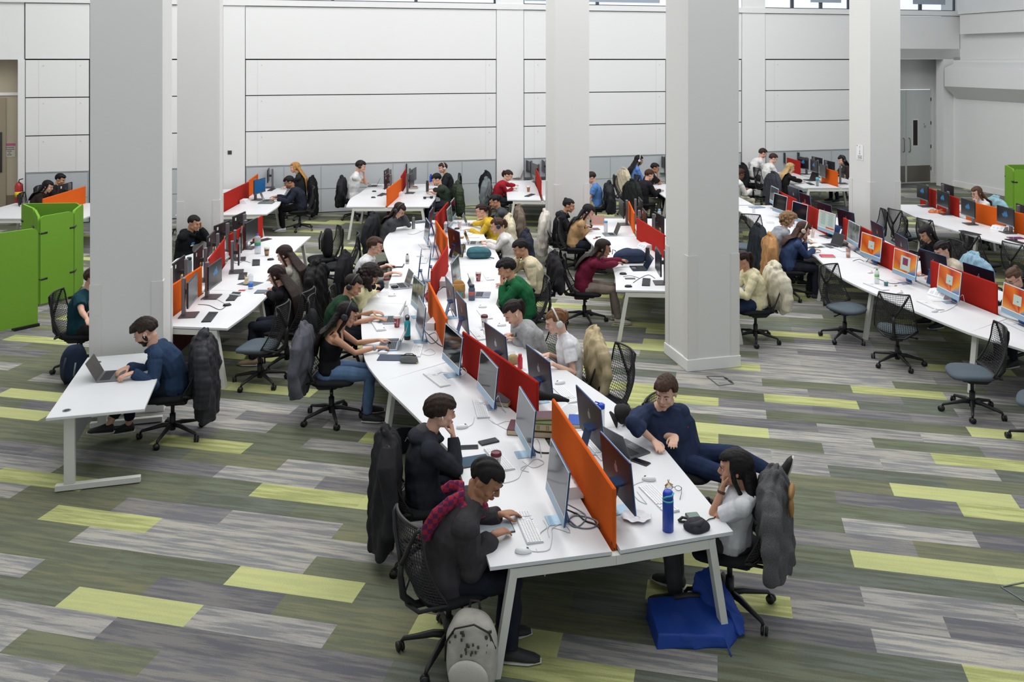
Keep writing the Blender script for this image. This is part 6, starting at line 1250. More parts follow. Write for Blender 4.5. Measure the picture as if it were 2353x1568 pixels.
laptop((1466, 618), 184, 'open black laptop in front of the student in the maroon hoodie', 120, (48, 52, 60), scr=(30, 36, 50))
laptop((1400, 540), 186, 'open laptop beside the blue-topped bottle', 112, (130, 134, 142), w=.28)
laptop((1908, 566), 196, 'open grey laptop in front of the auburn-haired student', 112, (104, 108, 112))
laptop((1903, 545), 196, 'second open laptop with a blue picture behind the open book', 112, (96, 100, 108), w=.26, scr=(60, 84, 130))
laptop((1186, 408), 186, 'open silver laptop in front of the student in the red jumper', 112, (190, 180, 178))
laptop((1860, 415), 198, 'open laptop between the blond student and the steel cup', 112, (60, 70, 90))
mouse((907, 664), 20, 'black mouse resting on the palm rest of the open grey laptop', True); D.objects['mouse'].location.z += 0
[x for x in D.objects if x.get('label', '').startswith('black mouse resting')][0].location.z = DZ+.017
def slab(p, rz, dims, label, cat, name, col, top=None, z=0, rough=.4):
    """flat thing lying on a desk: phone, tablet, book, sheet"""
    q = at(p); t = thing(name, label, cat, (q[0], q[1], DZ+z), math.radians(rz)); w, d, h = dims
    m = MB(); m.box((0, 0, h/2), dims, bev=min(.004, h*.4)); m.build('cover' if cat == 'book' else 'sheet' if cat == 'paper' else 'case', mat('%s %d %d %d' % (cat, *col), col, rough), t)
    if cat == 'book': m = MB(); m.box((.004, 0, h/2), (w-.002, d+.0016, h*.72)); m.build('pages', mat('page edges', (196, 184, 156), .9), t)
    if cat == 'paper':
        m = MB()
        for k in range(int(d/.018)-1): m.box((0, d/2-.02-.018*k, h+.0004), (w*.78, .004, .0006))
        m.build('writing', mat('pencil writing', (150, 154, 160), .8), t)
    if top: m = MB(); m.box((0, 0, h+.0003), (w-.014, d-.018, .0008)); m.build('screen', mat('glass top %d %d %d' % tuple(top), top, .12), t)
    return t
PH = (34, 36, 42)
for a in (((1078, 1029), 5, (.15, .072, .009), 'black phone lying by the calculator', 'phone', 'phone', PH, (16, 16, 20)), ((1123, 1017), 28, (.165, .08, .014), 'black calculator on the desk behind the scarf-wearing student', 'calculator', 'calculator', (30, 31, 34), (70, 74, 78)),
  ((1472, 1063), -40, (.15, .072, .009), 'black phone with a looped white cable beside the dark laptop', 'phone', 'phone', PH, (20, 22, 28)), ((1090, 1061), 20, (.25, .18, .008), 'tablet with a blue-grey screen behind the scarf-wearing student', 'tablet', 'tablet', (26, 27, 30), (58, 84, 104)),
  ((1137, 1215), 15, (.25, .17, .008), 'small tablet with a white page under the hands of the scarf-wearing student', 'tablet', 'tablet', (24, 24, 26), (150, 160, 168)), ((897, 823), -2, (.26, .19, .008), 'closed navy tablet with a pencil beside the grey pencil case', 'tablet', 'tablet', (38, 50, 78), None),
  ((900, 782), 5, (.16, .075, .009), 'dark phone between the laptop and the turquoise bottle', 'phone', 'phone', PH, (50, 50, 60)), ((1592, 1190), 10, (.09, .075, .02), 'small dark case with a clear window behind the pouch', 'case', 'small_case', (54, 56, 58), (120, 140, 130)),
  ((1378, 612), 0, (.17, .012, .009), 'navy pen on the desk in front of the maroon hoodie student', 'pen', 'pen', (30, 34, 60), None), ((1448, 641), 2, (.15, .075, .009), 'grey phone between the two black mice', 'phone', 'phone', (84, 84, 78), (70, 70, 66)),
  ((1362, 527), 10, (.25, .18, .01), 'dark tablet drawn on by the student in tan', 'tablet', 'tablet', (52, 48, 54), (84, 78, 90)), ((966, 511), 30, (.27, .2, .012), 'dark closed tablet by the steel flask at the far left curve', 'tablet', 'tablet', (60, 66, 78), None),
  ((608, 671), 3, (.25, .18, .008), 'dark blue tablet on the left desk bank', 'tablet', 'tablet', (30, 34, 42), (50, 70, 96)), ((632, 643), 3, (.22, .15, .006), 'grey folder under the arm of the knitted-top student', 'folder', 'folder', (96, 98, 94), None), ((575, 652), -20, (.30, .22, .004), 'dark grey mat under the blue-labelled bottle', 'mat', 'desk_mat', (74, 80, 92), None),
  ((540, 680), -20, (.16, .05, .02), 'crumpled clear wrapper on the black keyboard', 'wrapper', 'wrapper', (150, 160, 168), None), ((556, 668), 0, (.09, .06, .006), 'small red card by the plush toy', 'card', 'card', (180, 50, 44), None), ((612, 467), 0, (.32, .22, .022), 'grey zipped laptop sleeve on the far left desk', 'sleeve', 'laptop_sleeve', (86, 92, 94), None),
  ((2335, 548), 0, (.26, .18, .012), 'dark red booklet at the right edge of the far right desk', 'booklet', 'booklet', (130, 34, 44), (90, 60, 120)), ((2152, 692), 0, (.12, .06, .006), 'small white card by the power unit on the right-hand desk', 'card', 'card', (214, 214, 214), None),
  ((1739, 477), 20, (.30, .21, .016), 'closed silver-blue laptop at the right face of the right column', 'laptop', 'closed_laptop', (120, 136, 160), None), ((2058, 657), 60, (.08, .03, .004), 'brown leaf-coloured scrap on the right-hand desk', 'scrap', 'scrap', (150, 116, 70), None)): slab(*a)
for a in (((905, 612), 0, (.30, .20, .02), 'black folder with white sheets beside the glass bottle', 'folder', 'folder', (40, 42, 46), (216, 218, 220)), ((1086, 545), 0, (.24, .17, .016), 'thick white notebook behind the student in the white blouse', 'notebook', 'notebook', (214, 216, 222), None)): slab(*a)
for p, rz, d, l in (((1308, 944), -30, (.21, .29, .001), 'handwritten sheet with blue marks beside the keyboard'), ((1180, 440), 0, (.3, .2, .001), 'handwritten sheets in front of the student in the red jumper'), ((932, 519), 20, (.2, .28, .001), 'white sheets under the hand of the reader at the far left curve'), ((1745, 505), 30, (.21, .29, .001), 'loose papers near the right column on the right-hand desk'),
                    ((1770, 512), -10, (.21, .29, .001), 'loose papers left of the curly blond student'), ((1168, 812), 10, (.2, .14, .001), 'small sheet near the sleeve of the grey hoodie student'), ((882, 676), 20, (.21, .28, .001), 'sheet under the hand of the curly-haired student'), ((622, 420), 0, (.28, .2, .001), 'white papers on the desk in front of the blond student at the wall'), ((1063, 700), 0, (.07, .05, .001), 'small receipt in front of the blue flask')): slab(p, rz, d, l, 'paper', 'paper_sheet', (228, 230, 232))
# books
def book(p, rz, dims, label, col, z=0): return slab(p, rz, dims, label, 'book', 'book', col, None, z, .7)
book((1248, 995), -8, (.30, .22, .055), 'thick tan book at the bottom of the stack by the orange divider', (122, 84, 44)); book((1249, 995), -8, (.30, .23, .07), 'thick green book with faded gold lettering, middle of the stack', (72, 84, 34), .056); book((1256, 992), 4, (.22, .15, .022), 'thin purple-brown book on top of the green one', (96, 66, 74), .127)
b_ = D.objects[[o.name for o in D.objects if o.get('label', '').startswith('thick green book')][0]]; m = MB()
for i, x in enumerate((-.10, -.085, -.04, -.025, .04, .055)): m.box((x, -.1165, .035), (.008, .002, .04))
m.build('gold_lettering', mat('faded gold', (140, 132, 60), .6), b_)
book((1190, 990), -8, (.16, .22, .05), 'maroon book beside the second computer from the front', (84, 38, 50)); book((1157, 923), -20, (.18, .25, .045), 'grey book behind the computer in front of the near red divider', (70, 68, 76)); book((1327, 973), -5, (.16, .22, .035), 'bright blue book right of the near orange divider', (44, 84, 170)); book((905, 415), 0, (.3, .22, .03), 'blue book in a stack at the far middle desk', (60, 110, 160)) if 0 else None
book((2000, 0), 0, (.1, .1, .1), 'x', (0, 0, 0)) if 0 else None
book((1901, 590), -5, (.22, .16, .022), 'pink notebook in front of the auburn-haired student', (196, 62, 92)); book((948, 434), 0, (.26, .2, .03), 'blue book at the bottom of the small stack on the far middle desk', (50, 100, 150)); book((948, 434), 6, (.24, .18, .02), 'dark red book on the blue one at the far middle desk', (110, 44, 50), .031)
t = thing('open_book', 'thick open book in front of the auburn-haired student', 'book', at((1868, 567)), .2)
for s_ in (-1, 1): m = MB(); m.grid(lambda u, v: Vector((s_*u*.17, -.12+.24*v, .012+.03*math.sin(min(1, u*1.3)*math.pi*.75)*(1-u*.4))), 8, 3); m.build('pages', mat('white pages', (222, 222, 218), .9), t, solidify(m.mesh(), .012))
t = thing('black_scarf', 'crumpled black scarf and umbrella lying on the stacked books', 'scarf', (at((1240, 955))[0], at((1240, 955))[1], DZ+.15), -.15); m = MB(); m.tube([(-.16, 0, .02), (-.06, .02, .035), (.04, -.01, .03), (.16, -.03, .02), (.27, -.04, .015)], [.03, .045, .035, .03, .014], 9); m.build('cloth', mat('black cloth', (18, 18, 20), .9), t, remesh(m, .006, 1, .014, 14, 3))
# drinks
def vessel(name, label, cat, p, prof, col, parts=(), rough=.35, metal=0, clear=None):
    t = thing(name, label, cat, at(p)); m = MB(); m.lathe(prof, n=22); m.build('body', glassy('clear %d %d %d' % tuple(col), col, clear) if clear else mat('vessel %d %d %d' % tuple(col), col, rough, metal), t)
    for pn, pf, c, x in parts:
        m = MB(); m.lathe(pf, n=22) if not x else m.tube(pf, x, 7); m.build(pn, mat('vessel part %d %d %d' % tuple(c), c, .4), t)
    return t
CUP = [(.028, 0), (.029, .003), (.041, .112), (.041, .115)]; CLID = [(.043, .112), (.044, .122), (.041, .126), (.040, .138), (.036, .141)]
def text(parent, s, size, loc, rot, m, name='lettering', wrap=0):
    c = D.curves.new('txt', 'FONT'); c.body = s; c.size = size; c.align_x = 'CENTER'; c.align_y = 'CENTER'; c.extrude = .0003; o = D.objects.new('txt', c); COL.objects.link(o)
    dg = bpy.context.evaluated_depsgraph_get(); me = D.meshes.new_from_object(o.evaluated_get(dg)); D.objects.remove(o); me.materials.clear(); me.materials.append(m)
    o = D.objects.new(name, me); COL.objects.link(o); o.parent = parent; o.location = loc; o.rotation_euler = rot; return o
def paper_cup(p, label, red=True):
    col = (136, 26, 40) if red else (206, 204, 200); t = vessel('paper_cup', label, 'cup', p, CUP, col, [('lid', CLID, (214, 212, 206) if red else (92, 30, 44), 0)])
    text(t, 'COSTA', .026, (.012, -.0375, .062), (math.radians(84), math.radians(-90), 0), WHITE if red else mat('maroon print', (100, 34, 48), .6)); 
    m = MB(); m.ell((-.016, -.034, .066), (.008, .002, .009), nu=8, nv=6); m.build('heart_mark', WHITE if red else mat('maroon print'), t); return t
paper_cup((912, 752), 'red paper coffee cup with white lid beside the turquoise bottle'); paper_cup((1099, 646), 'red paper coffee cup with white lid in front of the green hoodie student')
paper_cup((888, 662), 'white paper cup with maroon lid by the curly-haired student', False); paper_cup((1113, 751), 'white paper cup with maroon lid behind the keyboard on the right row', False); paper_cup((1140, 1080), 'white paper cup with maroon lid behind the head of the scarf-wearing student', False)
FL = lambda r, h, n=.6: [(r*.92, 0), (r, .006), (r, h*.78), (r*.93, h*.84), (r*n, h*.9), (r*n, h*.92)]
CAP = lambda r, z, h: [(r, z), (r*1.02, z+.004), (r*1.02, z+h-.004), (r*.9, z+h)]
vessel('water_flask', 'tall royal blue flask with a turquoise band at the near right of the desk', 'bottle', (1535, 1220), [(.035, 0), (.038, .006), (.038, .205), (.036, .212)], (20, 62, 160), [('band', [(.0385, .205), (.0385, .215)], (90, 200, 200), 0), ('lid', [(.036, .213), (.037, .25), (.031, .268), (.02, .276)], (22, 60, 176), 0), ('carry_loop', [(-.036, -.01, .225), (-.02, -.036, .245), (.02, -.036, .252), (.036, -.012, .262)], (60, 170, 190), .006)], .35)
vessel('water_bottle', 'turquoise steel bottle with black base and cap', 'bottle', (936, 780), FL(.036, .24), (40, 160, 170), [('base_boot', CAP(.037, 0, .045), (36, 38, 42), 0), ('cap', CAP(.022, .222, .03), (28, 30, 34), 0), ('carry_loop', [(-.022, 0, .24), (-.02, 0, .268), (0, 0, .28), (.02, 0, .268), (.022, 0, .24)], (28, 30, 34), .005)])
vessel('water_bottle', 'clear plastic bottle behind the turquoise bottle', 'bottle', (933, 741), FL(.033, .21, .4), (220, 228, 230), [('cap', CAP(.015, .193, .018), (210, 212, 212), 0)], clear=.35)
vessel('water_flask', 'brushed steel flask with a loop at the far left curve', 'bottle', (950, 526), FL(.033, .20, .75), (140, 142, 142), [('cap', CAP(.026, .184, .035), (120, 122, 124), 0), ('carry_loop', [(-.012, 0, .215), (-.01, 0, .25), (.01, 0, .25), (.012, 0, .215)], (90, 70, 50), .004)], .3, .7)
vessel('drink_bottle', 'small glass juice bottle with a dark green cap', 'bottle', (936, 606), FL(.028, .15, .5), (200, 206, 204), [('cap', CAP(.016, .138, .016), (40, 66, 50), 0), ('label', [(.0285, .03), (.0285, .07)], (120, 110, 130), 0)], clear=.6)
vessel('water_flask', 'blue-grey sports flask with a badge beside the brown paper bag', 'bottle', (1084, 690), FL(.044, .19, .75), (72, 86, 112), [('cap', CAP(.034, .172, .035), (34, 38, 50), 0), ('badge', [(.0445, .07), (.0445, .12)], (178, 90, 70), 0)])
vessel('water_flask', 'small bright red bottle on the right row', 'bottle', (1195, 850), FL(.027, .15, .65), (196, 30, 52), [('cap', CAP(.019, .136, .026), (190, 34, 54), 0)])
vessel('water_bottle', 'clear bottle with a royal blue flip lid behind the dark-backed computer', 'bottle', (1381, 990), [(.03, 0), (.032, .005), (.032, .19), (.028, .2)], (214, 224, 230), [('lid', [(.030, .19), (.033, .196), (.033, .226), (.02, .236)], (26, 70, 200), 0), ('carry_loop', [(-.03, 0, .22), (-.055, 0, .235), (-.05, 0, .25), (-.015, 0, .238)], (26, 70, 200), .006), ('straw', [(0, 0, .02), (0, 0, .19)], (60, 120, 210), .004)], clear=.4)
vessel('water_bottle', 'large clear water bottle with a green and blue label', 'bottle', (592, 583), FL(.05, .33, .32), (204, 220, 226), [('cap', CAP(.018, .303, .02), (30, 90, 190), 0), ('label', [(.0505, .15), (.0505, .20)], (70, 150, 90), 0), ('label_band', [(.051, .135), (.051, .15)], (40, 110, 190), 0)], clear=.45)
vessel('water_bottle', 'clear bottle with a bright blue label lying low by the plush toy', 'bottle', (576, 664), FL(.035, .23, .35), (214, 224, 228), [('label', [(.0355, .03), (.0355, .085)], (40, 110, 210), 0)], clear=.35)
vessel('water_flask', 'grey translucent flask with a dark lid beside the white column', 'bottle', (435, 628), FL(.038, .22, .8), (96, 116, 122), [('cap', CAP(.034, .2, .04), (30, 44, 50), 0)])
vessel('iced_coffee', 'iced coffee in a clear cup with a cardboard sleeve', 'cup', (613, 588), CUP, (96, 62, 48), [('sleeve', [(.034, .03), (.039, .08)], (160, 124, 84), 0), ('lid', CLID, (200, 200, 196), 0)])
vessel('iced_drink', 'pink iced drink in a clear cup at the far end of the middle desk', 'cup', (1056, 524), CUP, (226, 200, 196), [('lid', CLID, (220, 222, 222), 0), ('straw', [(0, 0, .1), (.01, 0, .2)], (190, 150, 120), .004)], clear=.7)
vessel('clear_cup', 'empty clear cup with a straw behind the blue-grey flask', 'cup', (1083, 656), CUP, (214, 220, 208), [('straw', [(-.02, 0, .05), (-.05, 0, .17)], (60, 110, 70), .004)], clear=.4)
vessel('drink_can', 'slim silver drink can beside the teal backpack', 'can', (1067, 580), [(.022, 0), (.026, .006), (.026, .145), (.022, .156)], (170, 174, 178), [('print', [(.0264, .05), (.0264, .12)], (110, 114, 122), 0)], .3, .7)
vessel('tumbler', 'floral patterned tumbler on the right-hand desk', 'cup', (1949, 592), [(.030, 0), (.036, .13), (.036, .14)], (176, 134, 122), [('rim', [(.036, .14), (.032, .145)], (110, 80, 74), 0), ('flower_band', [(.0335, .05), (.035, .09)], (210, 190, 176), 0)])
vessel('water_bottle', 'clear water bottle with a green label and cap on the right-hand desk', 'bottle', (2015, 652), FL(.033, .21, .38), (206, 220, 218), [('cap', CAP(.014, .193, .018), (60, 150, 80), 0), ('label', [(.0335, .1), (.0335, .13)], (110, 180, 90), 0)], clear=.4)
vessel('small_cup', 'small teal pot beside the water bottle on the right-hand desk', 'cup', (2036, 657), [(.026, 0), (.03, .055), (.03, .06)], (64, 124, 136), [('lid', [(.03, .056), (.03, .062)], (190, 196, 196), 0)])
vessel('iced_drink', 'clear cup with a red striped straw behind the document screen user', 'cup', (1867, 546), CUP, (206, 190, 170), [('straw', [(0, 0, .05), (.0, 0, .22)], (190, 60, 60), .004)], clear=.5)
vessel('glass', 'small clear glass near the right column on the right-hand desk', 'cup', (1732, 489), [(.03, 0), (.034, .09), (.034, .095)], (210, 214, 214), [], clear=.4)
vessel('travel_cup', 'steel travel cup with a bright blue lid at the far wall desk', 'cup', (1878, 428), [(.03, 0), (.038, .17), (.038, .175)], (140, 156, 150), [('lid', CAP(.038, .172, .05), (80, 180, 210), 0)], .3, .6)
vessel('water_bottle', 'green glass bottle at the far middle desk', 'bottle', (873, 414), FL(.03, .22, .4), (60, 160, 110), [('cap', CAP(.013, .2, .02), (200, 60, 60), 0)], clear=.8)
vessel('travel_cup', 'black cup with a yellow lid by the student in a white tee', 'cup', (850, 418), [(.03, 0), (.04, .15), (.04, .16)], (34, 34, 36), [('lid', CAP(.041, .158, .03), (214, 178, 40), 0)])
vessel('water_flask', 'blue flask behind the dark green student', 'bottle', (990, 423), FL(.035, .24, .7), (30, 70, 190), [('cap', CAP(.022, .222, .03), (30, 60, 170), 0)])
vessel('water_flask', 'black translucent flask in front of the dark green student', 'bottle', (982, 441), FL(.036, .26, .8), (44, 48, 44), [('cap', CAP(.03, .24, .03), (26, 26, 28), 0)])
vessel('water_bottle', 'clear bottle with a blue top beside the student in tan', 'bottle', (1392, 537), FL(.036, .24, .8), (206, 214, 220), [('cap', CAP(.034, .2, .035), (70, 150, 200), 0)], clear=.5)
vessel('water_flask', 'black flask beside the navy backpack', 'bottle', (1488, 606), FL(.036, .24, .7), (26, 28, 32), [('cap', CAP(.03, .222, .03), (34, 34, 38), 0)])
vessel('water_bottle', 'clear water bottle at the left face of the right column', 'bottle', (1515, 507), FL(.034, .22, .6), (214, 220, 226), [('cap', CAP(.024, .2, .03), (120, 160, 210), 0)], clear=.5)
vessel('paper_coffee_cup', 'small brown coffee cup on the desk of the red-jumpered student', 'cup', (1214, 441), CUP, (150, 110, 76), [('lid', CLID, (212, 210, 204), 0)])
vessel('small_jar', 'low round brown jar at the right-hand desk near the right edge', 'jar', (2291, 697), [(.03, 0), (.032, .004), (.032, .03)], (92, 70, 56), [('lid', [(.031, .03), (.031, .036)], (150, 140, 130), 0)])
vessel('bowl', 'small wooden bowl near the notebook of the student in white', 'bowl', (1061, 548), [(.03, 0), (.045, .03), (.045, .034)], (160, 120, 84), [('contents', [(.04, .03), (.03, .036)], (200, 170, 120), 0)])
# ------------------------------------------------------------------ assorted desk things
q = at((1053, 684)); t = thing('paper_bag', 'crumpled brown paper bag with a teal print beside the sports flask', 'bag', q, .15); m = MB(); m.box((0, 0, .09), (.17, .10, .18), taper=(.98, .75)); m.ell((0, 0, .19), (.075, .03, .05)); m.build('body', mat('kraft paper', (166, 122, 66), .8, var=.1, vscale=20), t, remesh(m, .006, 1, .010, 16, 5))
m = MB(); m.box((.0, -.052, .055), (.13, .004, .08)); m.build('print', mat('teal bag print', (96, 130, 128), .8, var=.4, vscale=40), t)
q = at((1178, 838)); t = thing('tan_pouch', 'tan cloth pouch behind the dark-backed computer of the grey hoodie student', 'pouch', q, .2); m = MB(); m.ell((0, 0, .05), (.08, .06, .055)); m.build('cloth', mat('tan cloth', (164, 138, 96), .8), t, remesh(m, .006, 1, .01, 10, 2)); m = MB(); m.tube([(-.05, -.04, .06), (0, -.06, .075), (.05, -.04, .06)], .003, 5); m.build('zip', SILV, t)
q = at((1425, 972)); t = thing('baseball_cap', 'black baseball cap standing on its edge beside the elbow of the smiling student', 'cap', q, -.5)
M = Matrix.Translation((0, 0, .075)) @ Matrix.Rotation(math.radians(62), 4, 'Y'); m = MB(); m.ell((0, 0, 0), (.085, .1, .11), M=M, nu=24, nv=16, fn=lambda p_, d: Vector((p_.x, p_.y, max(p_.z, 0)))); m.build('crown', mat('black cap cloth', (24, 24, 26), .9), t)
m = MB(); m.grid(lambda u, v: M @ Vector(((u-.5)*.14, -.09-.08*v*(1-(u-.5)**2*2.6), .005-.03*((u-.5)**2)*4)), 10, 5); m.build('peak', mat('black cap cloth'), t, solidify(m.mesh(), .004)); m = MB(); m.box((.01, -.005, .03), (.05, .03, .003), M=M @ Matrix.Rotation(.4, 4, 'Z')); m.build('white_tag', WHITE, t)
q = at((1462, 1192)); t = thing('crumpled_paper', 'scalloped white paper doily beside the nearest dark-backed computer', 'paper', q, 0); m = MB()
m.grid(lambda u, v: Vector(((.02+.085*v)*math.cos(2*math.pi*u)*(1+.05*v*math.sin(9*2*math.pi*u)), (.02+.07*v)*math.sin(2*math.pi*u)*(1+.05*v*math.sin(9*2*math.pi*u)), .004+.018*v*v+.003*v*math.sin(7*2*math.pi*u))), 72, 7, close_u=True); m.build('sheet', mat('white tissue', (222, 222, 226), .9), t, solidify(m.mesh(), .001)); m = MB(); m.lathe([(.022, .003), (.018, .004)]); m.build('centre', mat('white tissue'), t)
q = at((1548, 1128)); t = thing('eyeglasses', 'black-rimmed eyeglasses lying open behind the blue flask', 'glasses', q, -.25); m = MB()
for a in (-1, 1): m.tube([(a*.033+.024*math.cos(k*math.pi/6), .0, .022+.018*math.sin(k*math.pi/6)) for k in range(13)], .002, 5); m.tube([(a*.058, 0, .03), (a*.062, -.07, .02), (a*.055, -.13, .004)], .002, 5)
m.tube([(-.01, 0, .026), (.01, 0, .026)], .002, 5); m.build('frame', mat('dark glasses rim', (40, 26, 24), .3), t)
q = at((1537, 1120)); t = thing('hair_claw', 'gold hair claw lying by the eyeglasses', 'hair clip', q, .2); m = MB(); m.tube([(-.03, 0, .012), (0, .01, .03), (.03, 0, .012)], .006, 6); m.tube([(0, .01, .03), (-.006, .012, .05), (.006, .012, .05), (.001, .01, .03)], .003, 5)
for k in range(5): m.tube([(-.024+.012*k, 0, .018), (-.024+.012*k, -.015, .004)], .002, 4)
m.build('claw', mat('gold clip', (186, 150, 84), .3, .8), t)
q = at((1545, 1196)); t = thing('key_fob', 'small black strap with a clasp between the flask and the pouch', 'strap', at((1568, 1200)), .3); m = MB(); m.tube([(-.03, 0, .012), (.01, .02, .02), (.045, .01, .012), (.03, -.03, .01), (-.01, -.02, .012), (-.03, 0, .012)], .01, 7, flat=.5); m.build('strap', BLACK, t)
q = at((1396, 1000)); t = thing('snack_packet', 'small colourful crinkled packet beside the dark laptop', 'packet', q, .4); m = MB(); m.box((0, 0, .012), (.09, .13, .024), bev=.01); m.build('wrapper', mat('orange foil', (196, 140, 70), .3, .3, var=.5, vscale=22), t, remesh(m, .004, 1, .008, 25, 2))
q = at((2152, 489)); t = thing('snack_packet', 'open orange snack packet with crisps on the far right desk', 'packet', q, -.3); m = MB(); m.box((0, 0, .015), (.30, .16, .03), bev=.01); m.build('wrapper', mat('bright orange foil', (214, 104, 36), .4), t, remesh(m, .008, 1, .012, 16, 2)); rr = random.Random(3); m = MB()
for k in range(26): m.ell((rr.uniform(-.12, .12), rr.uniform(-.06, .06), .035+rr.uniform(0, .03)), (.018, .014, .008), nu=7, nv=5)
m.build('crisps', mat('crisps', (206, 160, 120), .8, var=.3, vscale=30), t)
q = at((566, 655)); t = thing('plush_toy', 'small cream plush toy by the blue-labelled bottle', 'toy', q, 0); m = MB(); m.ell((0, 0, .035), (.04, .035, .035)); m.ell((.005, -.005, .085), (.03, .028, .027)); m.build('body', mat('cream plush', (206, 192, 160), .95), t, remesh(m, .005, 1, .004, 40, 1)); m = MB()
for a in (-1, 1): m.ell((a*.02, 0, .118), (.008, .006, .014), nu=8, nv=6)
m.build('ears', mat('cream plush'), t)
q = at((984, 457)); t = thing('headphones', 'black headphones lying on the far middle desk', 'headphones', q, .4); m = MB(); m.tube([(.08*math.cos(k*math.pi/8), .02+.09*math.sin(k*math.pi/8), .02) for k in range(9)], .009, 6); m.build('band', BLACK, t)
for a in (-1, 1): m = MB(); m.tube([(a*.08, .01, .01), (a*.08, .01, .05)], .035, 12); m.build('ear_cup', BLACK, t)
q = at((1352, 516)); t = thing('tablet_stand', 'tablet standing in a rose-gold cover in front of the student in tan', 'tablet', at((1374, 516)), 0); m = MB(); m.beam((0, 0, .005), (0, .05, .17), .25, .008, up=(0, 1, 0)); m.build('cover', mat('rose cover', (176, 138, 128), .6), t); m = MB(); m.box((0, -.05, .004), (.25, .10, .006)); m.build('keyboard_flap', mat('rose cover'), t)
q = at((1052, 590)); t = thing('picture_tablet', 'small propped tablet with a yellow picture between the dividers', 'tablet', q, -.7); m = MB(); m.beam((0, 0, .004), (0, .05, .2), .22, .009, up=(0, 1, 0)); c_ = m.build('case', BLK2, t); m = MB(); m.beam((0, -.006, .012), (0, .042, .19), .2, .002, up=(0, 1, 0)); m.build('screen', mat('yellowish picture', (170, 156, 96), .3, var=.4, vscale=20), c_)
q = at((1385, 556)); rr = random.Random(4)
for i, (px, py, c_) in enumerate(((1368, 549, (170, 50, 40)), (1374, 546, (60, 44, 40)), (1381, 551, (200, 170, 60)), (1388, 553, (212, 206, 170)))):
    t = thing('marker_pen', ('red', 'dark brown', 'yellow', 'cream')[i]+' marker in the small heap beside the student in tan', 'marker', at((px, py)), rr.uniform(0, 3)); m = MB(); m.tube([(-.05, 0, .009), (.03, 0, .009)], .008, 8); m.build('barrel', mat('marker %d' % c_[0], c_, .5), t); m = MB(); m.tube([(.03, 0, .009), (.055, 0, .009)], .0085, 8); m.build('cap', BLK2, t)
# red fabric pile by the tall orange divider, tissue boxes
q = at((987, 690)); t = thing('maroon_bag', 'maroon pouch wedged between the computers and the tall orange divider', 'pouch', q, 1.4); m = MB(); m.ell((0, 0, .05), (.12, .06, .055)); m.build('cloth', mat('maroon cloth', (118, 26, 46), .8), t, remesh(m, .007, 1, .016, 12, 2)); m = MB(); m.tube([(-.08, .02, .1), (0, .03, .13), (.08, .02, .1)], .006, 6); m.build('strap', mat('maroon cloth'), t)
